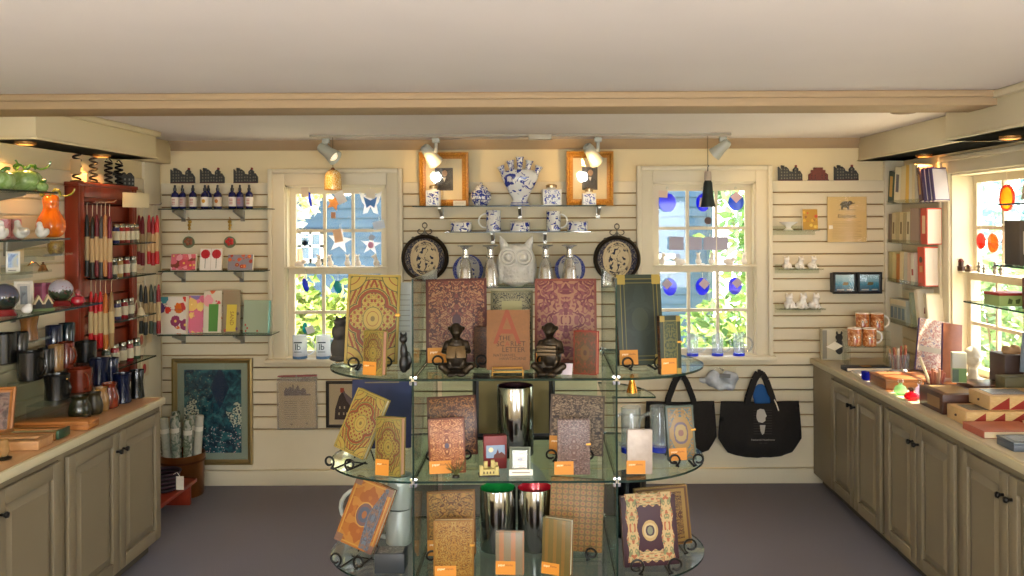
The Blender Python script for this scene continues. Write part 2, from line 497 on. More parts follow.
# ================================================================ outdoors
struct(B().box(-14, 16, YB + .2, 24, -.5, -.45).build('ground', mat('dcdcc4', .9, var=.1, scale=3)))
struct(B().box(XR + .2, 16, -6, YB + .2, -.5, -.45).build('ground_2', mat('aaa68c', .9, var=.1, scale=3)))
def house():
    o = thing('clapboard_house', 'blue clapboard house standing outside behind the two back windows', 'house', (0, 9.2, -.45))
    def fac(b, x0, x1, z0, z1):
        z = z0
        while z < z1:
            b.prism([(0, z), (-.022, z), (-.004, z + .105), (0, z + .105)], x0, x1, M=Matrix(((0, 1, 0, 0), (1, 0, 0, 0), (0, 0, 1, 0), (0, 0, 0, 1)))); z += .105
    b = B(); fac(b, -4.6, 1.82, 0, 3.5); b.box(-4.6, 1.82, 0, 3, 0, 3.5); b.build('siding', mat('34526a', .7), o)
    B().box(1.80, 1.86, -.04, .1, 0, 3.5).build('corner_board', mat('3f5666', .6), o)
    b = B(); b.prism([(-.35, 3.4), (1.5, 4.8), (3.3, 3.4), (3.3, 3.5), (1.5, 4.95), (-.35, 3.5)], -5, 1.9, M=Matrix(((0, 1, 0, 0), (1, 0, 0, 0), (0, 0, 1, 0), (0, 0, 0, 1)))); b.build('roof', mat('55585c', .8), o)
    for x, z, w, h in ((-2.62, 1.72, .3, .36), (1.0, 1.60, .5, .2)):
        b = B()
        for q in ((x, x + .05, z, z + h), (x + w - .05, x + w, z, z + h), (x, x + w, z, z + .05), (x, x + w, z + h - .05, z + h), (x + w / 2 - .015, x + w / 2 + .015, z, z + h), (x, x + w, z + h / 2 - .015, z + h / 2 + .015)): b.box(q[0], q[1], -.06, -.02, q[2], q[3])
        f = b.build('window_frame', mat('f4f4f0', .5), o)
        B().box(x, x + w, -.035, -.02, z, z + h).build('window_pane', mat('5d7486', .1), f)
house()
def bush(name, label, cat, c, r, n, leaf, cols, trunk=None, group=None):
    o = thing(name, label, cat, (c[0], c[1], -.45), 0, group)
    b = B()
    for i in range(n):
        while True:
            d = Vector((rnd.uniform(-1, 1), rnd.uniform(-1, 1), rnd.uniform(-1, 1)))
            if .12 < d.length <= 1: break
        d *= .55 + .45 * rnd.random()
        wob = 1 + .25 * math.sin(5 * d.x + 3 * c[0]) * math.cos(4 * d.z)
        p = Vector((d.x * r[0] * wob, d.y * r[1] * wob, c[2] + .45 + d.z * r[2] * wob))
        q = Euler((rnd.uniform(0, 6), rnd.uniform(0, 6), rnd.uniform(0, 6))).to_matrix(); l = leaf * rnd.uniform(.6, 1.3)
        b.poly([p + q @ Vector(v) * l for v in ((0, -1, 0), (.42, 0, .1), (0, 1, 0), (-.42, 0, .1))], i % len(cols))
    b.build('foliage', [mat(x, .6) for x in cols], o, smooth=0, recalc=False)
    b = B()
    if trunk: b.tube([(0, 0, 0), (.05, 0, .5 * trunk), (-.03, .02, trunk)], [.09, .07, .05], 8)
    else:
        for k in range(5):
            a = k * 1.256
            b.tube([(0, 0, 0), (r[0] * .3 * math.cos(a), r[1] * .3 * math.sin(a), (c[2] + .45) * .6), (r[0] * .5 * math.cos(a), r[1] * .5 * math.sin(a), c[2] + .45)], [.025, .018, .008], 5)
    b.build('trunk' if trunk else 'stem', mat('6d5a44', .9), o)
G1 = ['8fa64a', '6d8a34', 'b0b86a', '56702a']
bush('garden_bush', 'yellow-green bush filling the lower sash of the window beside the card shelves', 'bush', (-1.95, 7.1, .66), (.7, .5, .78), 2600, .06, G1)
bush('garden_bush', 'taller green bush seen at the inner edge of the window beside the card shelves', 'bush', (-1.0, 8.05, .75), (.45, .35, .85), 1800, .06, G1)
bush('garden_bush', 'leafy bush low behind the glass mugs of the window nearer the tote bags', 'bush', (1.75, 7.2, .6), (.8, .5, .65), 1600, .06, ['7a9a44', '527a30', 'a8b870', '446c38'])
bush('blossom_tree', 'pale blossoming tree in front of the blue clapboard house', 'tree', (-2.35, 8.3, 2.35), (.55, .5, .75), 1700, .08, ['f7f3dd', 'efe2a8', 'fdfbf2', 'd9dca0'], 1.9)
bush('garden_tree', 'bright green tree beyond the corner of the clapboard house', 'tree', (2.3, 8.5, 1.55), (.6, .6, 1.25), 1700, .08, ['7aa048', '588838', 'a8bc78', '6ca068'], 1.9)
bush('garden_tree', 'darker green tree further off behind the house corner', 'tree', (2.2, 13.5, 2.6), (1.6, 1, 1.3), 1500, .13, ['55784f', '6a8f5c', '406244', '8aa274'], 3)
bush('garden_bush', 'green shrub outside the window above the counter of boxes', 'bush', (4.4, 8.0, .8), (.8, .8, .9), 1200, .08, ['8aa86a', '6f8f58', 'a8b888', '7a9a70'])
bush('garden_tree', 'blue-green tree outside the window above the counter of boxes', 'tree', (5.6, 9.9, 2.2), (1.2, 1.2, 1.4), 650, .1, ['6f9a98', '5a8488', '8ab0ac', '78a088'], 1.8)

# ================================================================ light
w = bpy.data.worlds.new('sky'); S.world = w; w.use_nodes = True
nt = w.node_tree; bg = nt.nodes['Background']
sky = nt.nodes.new('ShaderNodeTexSky'); sky.sky_type = 'NISHITA'; sky.sun_disc = False
sky.sun_elevation = R(48); sky.sun_rotation = R(75); sky.air_density = 1.2; sky.dust_density = 2.0
mx = nt.nodes.new('ShaderNodeMixRGB'); mx.inputs[0].default_value = .55; mx.inputs[2].default_value = (2.6, 2.7, 2.8, 1)
sc = nt.nodes.new('ShaderNodeMixRGB'); sc.blend_type = 'MULTIPLY'; sc.inputs[0].default_value = 1; sc.inputs[2].default_value = (.3, .3, .3, 1)
nt.links.new(sky.outputs[0], sc.inputs[1]); nt.links.new(sc.outputs[0], mx.inputs[1]); nt.links.new(mx.outputs[0], bg.inputs[0]); bg.inputs[1].default_value = SKY

def lamp(kind, name, loc, energy, col, size=.03, target=None, spot=60, blend=.6, sx=None, sy=None):
    d = bpy.data.lights.new(name, kind); d.energy = energy; d.color = lin(col)
    if kind == 'SPOT': d.spot_size = R(spot); d.spot_blend = blend
    if kind == 'AREA':
        d.shape = 'RECTANGLE'; d.size = sx; d.size_y = sy
    elif kind == 'SUN': d.angle = size
    else: d.shadow_soft_size = size
    o = bpy.data.objects.new(name, d); COL.objects.link(o); o.location = loc
    if target is not None: o.rotation_euler = (Vector(target) - Vector(loc)).to_track_quat('-Z', 'Y').to_euler()
    return o
# sun: over the garden, coming in by the right-hand window onto the counter
lamp('SUN', 'sun', (8, 3, 9), SUN, 'fff0d8', R(.6), target=(8 - 1.0, 3 + .02, 9 - 1.55))

# globe pendants behind the camera (their reflections are the white discs in the two portraits)
def globe(x, y, label):
    o = thing('globe_pendant', label, 'lamp', (x, y, ZC))
    B().lathe([(.05, 0), (.05, -.02), (.012, -.03), (.006, -.04), (.006, -.61), (.025, -.615), (.03, -.64)], 20).build('ceiling_stem', M_CHROME, o)
    t = T('lit_globe', .3); t.color('fff2da'); t.b.inputs['Emission Color'].default_value = (1, 1.0, .97, 1); t.b.inputs['Emission Strength'].default_value = GLOBE
    B().ell((0, 0, -.70), (.066, .066, .066), 20, 14).build('glass_globe', t.m, o)
globe(-1.335, 0, 'lit white globe pendant nearer the mug shelves')
for x, wd in ((-.35, 1.15), (1.725, .9)):
    lamp('AREA', 'front_fill', (x, YF + .03, 1.35), FILL, 'dfeaff', target=(x, 3, 1.75), sx=wd, sy=1.25)  # added cool fill lamps, set inside the unseen front wall's openings
globe(.545, 0, 'lit white globe pendant nearer the counter of boxes')
# ================================================================ track lights
YT = 5.18
t0, t1 = P(310, 135.5, YT), P(731, 135.5, YT)
rail = thing('track_rail', 'long white lighting track fixed along the ceiling above the shelves', 'light track', ((t0.x + t1.x) / 2, YT, ZC))
hw = (t1.x - t0.x) / 2
b = B(); b.box(-hw, hw, -.013, -.005, -.013, 0); b.box(-hw, hw, .005, .013, -.013, 0); b.box(-hw, hw, -.006, .006, -.006, 0)
b.build('rail', mat('a39c8a', .5), rail)
B().box(-.07, .07, -.025, .025, -.034, -.0, .005).build('power_box', mat('b8b09c', .5), rail, loc=(at(540, YT, 2.2).x - (t0.x + t1.x) / 2, 0, 0))
M_SPOT = mat('aeb0a4', .4); M_LENS = mat('cfcfc4', .35)
def track_spot(px, label, yaw, tilt, target, pw, drop=.075, big=1.0, off=0.0):
    x = at(px, YT, 2.15).x
    o = thing('track_spotlight', label, 'spotlight', (x, YT, ZC - .02), 0, 'spotlights on the ceiling track')
    b = B(); b.box(-.022, .022, -.016, .016, -.03, 0, .004); b.cyl((0, 0, -drop), .011, drop - .02, n=10); b.tube([(0, 0, -drop + .012), (off, 0, -drop)], .012, 8); b.build('stem', M_SPOT, o)
    A = Matrix.Translation((off, 0, -drop)) @ Matrix.Rotation(R(yaw), 4, 'Z') @ Matrix.Rotation(R(tilt), 4, 'X') @ Matrix.Scale(big, 4)
    h = B().lathe([(.012, .055), (.026, .05), (.033, .03), (.036, -.02), (.047, -.075), (.049, -.082), (.045, -.082), (.034, -.03), (.03, -.02)], 24, M=A, cap=False).build('lamp_shade', M_SPOT, o)
    B().lathe([(0, -.045), (.022, -.05), (.03, -.064), (.02, -.078), (0, -.082)], 20, M=A, cap=False).build('bulb', mat('fff0cf', .3, emit=.6), o)
    p = Vector((o.location.x + off, 5.09, 2.06))
    l = lamp('SPOT', 'spot_beam', p, pw, 'ffce86', .03, target, 95, .8)
    return o
track_spot(326, 'white track spotlight over the window beside the card shelves', 70, -55, (-1.6, 5.5, 1.6), 4, .075, 1.0)
track_spot(436, 'grey track spotlight hanging in front of the portrait nearer the card shelves', -40, 45, (-.60, 5.5, 2.05), SPOTW, .09, 1.0, -.045)
track_spot(598, 'grey track spotlight hanging in front of the portrait nearer the bowl-shaped window bell', -40, 45, (.28, 5.5, 2.05), SPOTW, .09, 1.0, -.045)
track_spot(723, 'white track spotlight over the window with blue glass discs', 60, 50, (1.6, 5.5, 1.6), 4, .06, .9)
# small brass ceiling fixture near the beam
p = P(904, 109, 3.85)
o = thing('ceiling_light', 'small octagonal brass ceiling light just behind the beam', 'lamp', (p.x, 3.85, ZC))
B().lathe([(.075, 0), (.08, -.012), (.075, -.018)], 8).build('plate', M_GOLD, o)
b = B().lathe([(.066, -.018), (.062, -.045), (.05, -.05)], 8, cap=True); b.build('shade', mat('7a5526', .4, .3), o)
b = B()
for k in range(8): b.box(-.018, .018, -.066, -.062, -.04, -.024, M=Matrix.Rotation(PI / 4 * k + PI / 8, 4, 'Z'))
b.build('glass_panel', mat('e6b770', .3), o)
# recessed puck lamps under the soffits
def puck(x, y, z, label, pw, col='ffb55e'):
    o = thing('recessed_spotlight', label, 'lamp', (x, y, z))
    B().lathe([(.045, 0), (.045, -.012), (.034, -.014), (.034, -.004)], 20, cap=False).build('ring', mat('a8763a', .4, .5), o)
    B().lathe([(0, -.006), (.033, -.006)], 20, cap=False).build('lens', mat('ffdca0', .3, emit=14.0), o)
    lamp('SPOT', 'puck_beam', (x, y, z - .03), pw, col, .03, (x, y, 0), 150, .6)
puck(-2.335, 3.86, 2.075, 'lit puck lamp under the soffit over the green glass pumpkins', PUCK)
puck(-2.37, 4.60, 2.075, 'lit puck lamp under the soffit over the iron spiral candle holders', PUCK * 1.3)
puck(2.06, 3.72, 2.066, 'lit puck lamp under the soffit over the counter of boxes', PUCK)
puck(2.26, 5.0, 2.085, 'lit puck lamp under the soffit over the booklet shelves', PUCK * 1.6)

# ================================================================ glass display tower
ZS = [1.221, .908, .596, .284]           # shelf tops
TX0, TX1, TY0, TY1 = -.391, .232, 2.60, 3.20
tower = thing('glass_display_tower', 'free-standing glass display tower with round-ended shelves of decorated books', 'display stand', ((TX0 + TX1) / 2, (TY0 + TY1) / 2, 0))
ox, oy = (TX0 + TX1) / 2, (TY0 + TY1) / 2
def plate(b, pts, z0, z1):
    n = len(pts)
    lo = [b.b.verts.new((x - ox, y - oy, z0)) for x, y in pts]; hi = [b.b.verts.new((x - ox, y - oy, z1)) for x, y in pts]
    b.b.faces.new(list(reversed(lo))).material_index = 0; b.b.faces.new(hi).material_index = 0
    for i in range(n): b.b.faces.new((lo[i], lo[(i + 1) % n], hi[(i + 1) % n], hi[i])).material_index = 1
TH = .007
for z in ZS:
    b = B(); plate(b, [(TX0 + .004, TY0), (TX1 - .004, TY0), (TX1 - .004, TY1), (TX0 + .004, TY1)], z - TH, z); b.build('shelf', [G_SHELF, G_EDGE], tower, smooth=0, recalc=True)
    for x, s in ((TX0 - .004, -1), (TX1 + .004, 1)):
        b = B(); cy = (TY0 + TY1) / 2
        plate(b, [(x + s * .315 * math.sin(PI * k / 28), cy - .30 * math.cos(PI * k / 28)) for k in range(29)], z - TH, z)
        b.build('shelf_wing', [G_SHELF, G_EDGE], tower, smooth=0)
# small quarter wing behind, between the two upper levels
b = B(); plate(b, [(TX1 + .004, 3.22)] + [(TX1 + .004 + .2 * math.cos(a), 3.22 + .3 * math.sin(a)) for a in [PI / 2 * k / 12 for k in range(13)]], 1.03, 1.037); b.build('shelf_wing', [G_SHELF, G_EDGE], tower, smooth=0)
zz = [1.535] + ZS + [.012]
for x in (TX0, TX1):
    for zt, zb in zip(zz, zz[1:]):
        b = B(); b.box(x - .003 - ox, x + .003 - ox, TY0 - oy, TY1 - oy, zb + .004, zt - .008)
        for f in b.b.faces:
            if abs(f.normal.x) < .5: f.material_index = 1
        b.b.normal_update()
        for f in b.b.faces: f.material_index = 0 if abs(f.normal.x) > .5 else 1
        b.build('side_panel', [G_SHELF, G_EDGE], tower, smooth=0)
for zt, zb in zip(zz[1:], zz[2:]):
    b = B(); b.box(TX0 + .02 - ox, TX1 - .02 - ox, TY1 - .006 - oy, TY1 - oy, zb + .004, zt - .008); b.b.normal_update()
    for f in b.b.faces: f.material_index = 0 if abs(f.normal.y) > .5 else 1
    b.build('back_panel', [G_SHELF, G_EDGE], tower, smooth=0)
for x in (TX0, TX1):
    for y in (TY0 + .012, TY1 - .012):
        for z in ZS:
            b = B(); b.box(-.012, .012, -.01, .01, -.018, .012, .003); b.cyl((0, -.016, -.003), .006, .01, n=10, M=None)
            b.build('connector', M_CHROME, tower, loc=(x - ox, y - oy, z - .003))
B().box(TX0 - ox - .02, TX1 - ox + .02, TY0 - oy, TY1 - oy, 0, .012, .004).build('base', M_BLACK, tower)

# ================================================================ books on the tower
BROWN, RUST = '7a4a26', '9a4a2a'
def quatrefoil(name, gold, red, green, dark, asp, k):
    """gilt cover: nested quatrefoil bands round an oval medallion, leaf rays and quarter-round corners"""
    t = T(name, .5, spec=.3); x, y, z = t.co()
    a = (x - .5).abs() * asp; b = (z - .5).abs()
    n = t.noise(t.vec(a, b), 26, 2.0); col = t.mix((n * 40.0).sin().gt(.75), gold, dark)
    g = ((a * a + (b - .17) * (b - .17)).sqrt()).min(((a - .12) * (a - .12) + b * b).sqrt()); g = g + (n - .5) * .012
    c = ((a - asp * .5) * (a - asp * .5) + (b - .5) * (b - .5)).sqrt()
    ray = ((a * 1.0 + b * .35) * 130.0).sin().gt(.1) * g.gt(.185) * g.lt(.27); col = t.mix(ray, col, red)
    for lo, hi, q in ((.168, .180, green), (.128, .160, red), (.122, .128, green), (.27, .279, green)): col = t.mix(g.gt(lo) * g.lt(hi), col, q)
    inner = ((a * 90.0).sin() * (b * 70.0).sin()).gt(.35) * g.lt(.122); col = t.mix(inner, col, red)
    m = ((a * a) * 1.7 + b * b).sqrt()
    for r, q in ((.135, green), (.127, gold), (.085, red), (.078, gold), (.03, dark)): col = t.mix(m.lt(r), col, q)
    for r, q in ((.20, green), (.19, gold), (.13, red), (.12, gold), (.06, green), (.05, gold)): col = t.mix(c.lt(r), col, q)
    e = (a * -1.0 + asp * .5).min(b * -1.0 + .5)
    for wd, q in ((.030, green), (.024, gold)): col = t.mix(e.lt(wd), col, q)
    return t.color(t.times(col, k)).m
C_YEL = quatrefoil('gilt_quatrefoil', 'c7a84e', '9a4a26', '5a5e36', '8a7236', .55, .50)
C_YEL2 = quatrefoil('olive_quatrefoil', 'a8903e', '7a4424', '59602e', '6e5a2a', .58, .50)
C_RED = cover('dark_red_floral', '7a4030', 'a87a56', '54302a', 12, 34, .7, border=[(.03, '5a2a20')], medal=[(.065, '4a2d33')], fine=40)
C_ROSE = cover('rose_floral', 'ab7a5c', '74343a', '8a4c4c', 8, 26, .78, border=[(.03, '8a4a3a')], medal=[])
C_GREEN = cover('dark_green_gilt', '2b3428', '2f3a2e', None, 6, 14, .55, border=[(.10, '6b6434'), (.088, '283126'), (.055, '8a7a3a'), (.045, '3a4230')], medal=[(.13, '3a4230'), (.0, '000000')], corners=(.11, 'b59a48'), fine=0)
C_GREEN2 = cover('green_gilt', '3c4734', '4a5238', '6a6a3c', 10, 22, .45, border=[(.09, '8a7f44'), (.075, '36402f')], corners=(.1, 'b59a48'))
C_PATT = cover('grey_leaf_scroll', 'a39a74', '3a3a30', None, 13, 40, .7, border=[(.03, '8a835f')])
C_DARK = cover('dark_brown_floral', '4a3020', '7a4c28', '2e2018', 13, 34, .6)
C_BRED = cover('brown_red_floral', '5c3a1c', '7c3a1c', '4a3c1e', 8, 28, .7, border=[(.03, '8a2a14')], medal=[(.18, '6a4a20'), (.06, '4a2a18')])
C_COPPER = cover('copper_filigree', '84461f', 'e8a468', 'a85c34', 13, 36, .7, border=[(.03, '7a3e20')], medal=[(.05, '5a4a5a')], rough=.35)
C_COPPER2 = cover('brown_filigree', '6a3a1c', 'b47840', '44240f', 12, 36, .75, border=[(.03, '5c2e18')], rough=.35)
C_TAUPE = cover('taupe_floral', '765c48', 'a88c70', '4a382e', 12, 34, .7, border=[(.02, '6a5648')])
C_TAUPE2 = cover('mauve_filigree', '785850', '9a8478', '584440', 13, 36, .55, rough=.35)
C_GOLDBR = cover('gold_brown_floral', 'b58236', '6a4018', '8a6a30', 11, 30, .75, border=[(.03, '8f5f22')])
C_GOLDBR2 = cover('gold_brown_vine', 'a8782c', '7a4c18', 'b08c44', 13, 34, .7, border=[(.03, '9a6a24')])
C_SHIM = mat('9a8c80', .45, .3, var=.12, scale=50)
C_BLUEG = cover('ochre_blue_rosette', '9a7440', '4f7078', 'a88a58', 10, 26, .55, border=[(.05, '86683a'), (.035, '5c6a60')], medal=[(.30, 'a88448'), (.2, '6a5a6a'), (.16, 'b09458'), (.06, '8a5a4a')], rough=.35)
C_PURP = cover('maroon_jewelled', '44202a', '42202a', None, 6, 10, .78, medal=[(.15, 'c8a468'), (.11, 'd9bd86'), (.075, '46303c'), (.05, '8a8a6a')], border=[(.035, '3a1a24')])
C_ORNG = cover('orange_blue_medallion', 'b5702e', 'a85f28', 'c08038', 5, 16, .65, border=[(.05, 'd09a48'), (.03, 'b5702e')], medal=[(.19, 'cf9a4a'), (.17, '7a5a58'), (.12, '5a5f70'), (.05, 'a5683a')], corners=(.12, '8f6a58'))
def _tile():
    t = T('gold_trellis', .5); x, y, z = t.co()
    u = (x * 9.0).fr() - .5; v = (z * 13.0).fr() - .5; d = (u * u + v * v).sqrt()
    n = t.noise(t.raw, 40, 2)
    col = t.mix((d + (n - .5) * .2).lt(.42), '5f4a1c', '8a5e24'); col = t.mix((d + (n - .5) * .2).lt(.26), col, '745a28'); col = t.mix((d + (n - .5) * .15).lt(.13), col, '8a3a1e')
    return t.color(col).m
C_TREL = _tile()
def _stripe(name, c0, c1, c2, k):
    t = T(name, .35); x, y, z = t.co()
    v = (x * k).fr() - .5; n = t.noise(t.raw, 60, 2)
    col = t.mix(v.abs().lt(.2), c0, c1); col = t.mix(n.gt(.52), col, c2)
    return t.color(col).m
C_STRIPE = _stripe('copper_stripe', '645a44', '9a5628', '746850', 2.4)
C_STRIPE2 = _stripe('gold_stripe', '4f451e', '74501c', '5e4c22', 3.4)
C_NAVY = mat('101a44', .65, var=.1, scale=6)

def easel(w, M, loc, label, m=None, curl=.0165, group='scrolled wire book easels', cat='book easel'):
    o = thing('book_easel', label, cat, loc, 0, group, M)
    b = B(); m = m or M_BLACK
    for s in (-1, 1):
        x = s * w * .36
        cz = .0035 + curl * 1.15
        pts = [(x - s * curl * .9, .07, .0035), (x - s * curl * .9, -.030, .0035)]
        pts += [(x - s * curl * (1.1 - a_ / 16) * math.cos(a_), -.034, cz - curl * (1.15 - a_ / 10) * math.sin(a_) * -1.0 + curl * .25) for a_ in [-1.2 + k * .42 for k in range(0, 17)]]
        b.tube(pts, .0036, 6)
    b.tube([(-w * .36, .10, .0035), (-w * .1, .085, .10), (w * .1, .085, .10), (w * .36, .10, .0035)], .0022, 6)
    b.tube([(-w * .36, .06, .0035), (w * .36, .06, .0035)], .0022, 6)
    b.build('wire_frame', m, o)
    return o

def book(label, px0, px1, py0, Y, zs, cm, thick=.02, yaw=0, lean=0, roll=0, hard=True, tab=None, page_m=None, spine=None, h=None, w=None, lift=0.0, px=None, kind='book', group=None, back=None, clasp=False, depth_c=None):
    """standing book, front board towards -Y; tab = (u of centre) for the orange paper band at the foot of the cover"""
    zc = zs + lift
    w = w or sz(px1 - px0, Y)
    M = turn(yaw, lean, roll)
    zc += (thick / 2 + .0017) * math.sin(R(abs(lean))) + ((w / 2 + .003) * math.sin(R(abs(roll))) if abs(roll) < 5 else 0)
    if h is None:
        h = (zat((px0 + px1) / 2, py0, Y) - zc) / math.cos(R(lean))
    c = at(px if px is not None else (px0 + px1) / 2, Y, zc)
    o = thing(kind, label, 'book', c, 0, group, M)
    B().box(-w / 2, w / 2, -thick / 2 - .0015, -thick / 2 + .0015, 0, h, .0008).build('front_cover', cm, o)
    b = B(); b.box(-w / 2, w / 2, thick / 2 - .0015, thick / 2 + .0015, 0, h, .0008)
    b.box(-w / 2 - .001, -w / 2 + .002, -thick / 2, thick / 2, 0, h, .0005); b.build('back_cover', spine or cm, o)
    B().box(-w / 2 + .002, w / 2 - .004, -thick / 2 + .0015, thick / 2 - .0015, .003, h - .003).build('pages', page_m or M_PAGES, o)
    if tab is not None:
        tw, th = tab[1], tab[2]
        x = -w / 2 + tab[0]
        g = B().box(x, x + tw, -thick / 2 - .0024, -thick / 2 - .0016, .001, th).build('paper_band', M_TAB, o)
        f = tw / .075
        words('paper', .0115 * f, mat('f6e8c8', .6), g, (x + tw * .30, -thick / 2 - .0026, th * .72), ext=.0002)
        words('blanks', .0115 * f, mat('6a3208', .6), g, (x + tw * .68, -thick / 2 - .0026, th * .72), ext=.0002)
    if clasp:
        B().box(w / 2 - .012, w / 2 + .003, -thick / 2 - .004, thick / 2 + .002, h * .53, h * .565, .001).build('clasp', M_GOLD, o)
    return o
Z0, Z1, Z2 = ZS[0] + .0005, ZS[1] + .0005, ZS[2] + .0005
L = .0076                                   # resting on the wires of an easel
T1 = (.004, .07, .046)
# --- top shelf
book('tall book with yellow, red and green quatrefoil cover on a round shelf end, topmost level', 345, 397, 276, 2.80, Z0, C_YEL, .03, 6, 10, 2, lift=L, clasp=True)
easel(.15, turn(6), at(371, 2.78, Z0), 'black wire easel under the tall quatrefoil book on the top level')
book('small olive book with round medallion leaning before the tall quatrefoil book', 363, 386, 331, 2.665, Z0, C_YEL2, .024, -22, 4, 0, tab=(.002, .048, .042), page_m=mat('c08a72', .8))
book('tall dark red floral book behind a bookish bronze monkey, the darker of two', 427, 488, 280, 2.83, Z0, C_RED, .028, 3, 10, -1, lift=L, tab=(.004, .07, .05))
easel(.2, turn(3), at(460, 2.81, Z0), 'black wire easel under the dark red floral book')
book('tall rose and mauve floral book behind the book-holding bronze monkey', 535, 597, 280, 2.83, Z0, C_ROSE, .028, -2, 10, 0, lift=L, tab=(.004, .07, .05))
easel(.2, turn(-2), at(564, 2.81, Z0), 'black wire easel under the rose floral book')
book('tall dark green book with gilt corners on the round shelf end, topmost level', 618, 664, 276, 2.78, Z0, C_GREEN, .03, 8, 10, 0, lift=L, tab=(.002, .06, .048), spine=C_DARK)
easel(.15, turn(8), at(641, 2.76, Z0), 'black wire easel under the tall dark green book')
book('narrow green gilt-edged book standing before the tall dark green book', 659, 681, 316, 2.665, Z0, C_GREEN2, .022, 14, 3, 0, tab=(.002, .05, .05), spine=C_DARK, clasp=True)
o = book('brown cloth novel with a large faded red letter A on its cover', 487, 530, 311, 2.675, Z0, mat('6f4a28', .8, var=.06, scale=120), .02, 0, 9, 0, lift=.012)
wN = sz(43, 2.675); hN = .19
M_RL = mat('733820', .8); M_DK = mat('3a281c', .8)
def cov(s, size, m, x, z, align='CENTER', sx=1.0): words(s, size, m, o, (x, -.0118, z), name='lettering', align=align, sx=sx)
cov('A', .155, M_RL, -.004, .128, sx=.85)
for s, x, z, k in (('THE', -.012, .098, .021), ('SC', -.025, .080, .022), ('RLET', .030, .080, .022), ('LETTER', .016, .062, .022), ('NATHANIEL', -.012, .045, .013), ('HAWTHORNE', .014, .034, .013)): cov(s, k, M_DK, x, z)
cov('A', .022, M_RL, -.0035, .080)
def brass_easel():
    e = thing('book_easel', 'small twisted brass easel holding the novel with the red letter', 'book easel', at(508, 2.675, Z0))
    b = B()
    b.tube([(-.048, -.035, 0.003), (-.046, -.035, .026), (.046, -.035, .026), (.048, -.035, .003)], .0028, 8)
    for s in (-1, 1): b.tube([(s * .048, -.035, .003), (s * .048, .04, .003), (s * .03, .075, .12)], .0024, 6)
    b.tube([(-.03, .075, .12), (.03, .075, .12)], .0024, 6); b.tube([(-.048, 0, .0068), (.048, 0, .0068)], .0024, 6)
    b.build('wire_frame', mat('c89a4c', .3, 1.0), e)
brass_easel()
o = book('grey-green book with dark leaf scrolls behind the brown novel', 491, 533, 291, 2.93, Z0, C_PATT, .024, 0, 6, 0)
B().box(-.035, .035, -.0145, -.0137, .165, .205).build('title_label', mat('8d875f', .8), o)
book('small brown and red book with cream page edges beside the bronze monkey', 574, 598, 331, 2.665, Z0, C_BRED, .024, -20, 3, 0, spine=mat('8a2412', .6), page_m=mat('c99a78', .8))
book('narrow dark floral book between the red book and the brown novel', 475, 489, 327, 2.80, Z0, C_DARK, .02, -10, 2, 0)
# --- middle shelf
o = book('large navy blue book with faded red lettering behind the gilt scroll books', 352, 411, 381, 2.98, Z1, C_NAVY, .02, 3, 8, 0)
for k, (x, z, l) in enumerate(((-.02, .285, .07), (.02, .265, .1), (.0, .225, .12))): B().box(x - l / 2, x + l / 2, -.0135, -.0118, z, z + .004).build('lettering', mat('7a2a22' if k < 2 else '6a5a3a', .6), o)
book('tilted yellow book with red swirls and round medallion on a round shelf end', 342, 377, 409, 2.80, Z1, C_YEL, .026, -14, 14, 19, lift=.030, h=.205, px=350)
easel(.11, turn(-24), at(346, 2.74, Z1), 'black wire easel under the tilted yellow swirl book', curl=.016)
book('small olive medallion book with pink page edges on the middle level', 376, 404, 418, 2.665, Z1, C_YEL2, .03, -16, 3, 0, tab=(.002, .045, .05), page_m=mat('c9987c', .8))
book('large brown filigree book at the back of the middle level', 429, 478, 398, 2.84, Z1, C_COPPER2, .024, 4, 10, -2, lift=L)
easel(.16, turn(4), at(449, 2.82, Z1), 'black wire easel under the large brown filigree book')
book('bright copper filigree book leaning before the brown filigree book', 430, 466, 419, 2.675, Z1, C_COPPER, .02, 3, 6, -2, tab=(.0, .068, .04), page_m=mat('c99c80', .8))
book('large taupe floral book on the middle level', 549, 603, 397, 2.84, Z1, C_TAUPE, .024, -4, 10, 2, lift=L, tab=(.0, .06, .06))
easel(.17, turn(-4), at(570, 2.82, Z1), 'black wire easel under the large taupe book')
book('small mauve filigree book before the large taupe floral book', 558, 590, 420, 2.665, Z1, C_TAUPE2, .02, 2, 4, 0, tab=(-.012, .06, .042), clasp=True)
book('slim silvery rounded notebook standing before the glass mugs', 627, 652, 430, 2.665, Z1, C_SHIM, .016, 4, 4, 1, tab=(-.004, .06, .042))
book('ochre book with blue rosettes and brass clasp on the round shelf end, middle level', 668, 696, 407, 2.78, Z1, C_BLUEG, .022, 4, 8, -2, lift=L, tab=(.002, .058, .04), clasp=True)
easel(.11, turn(4), at(684, 2.765, Z1), 'black wire easel under the ochre and blue book', curl=.016)
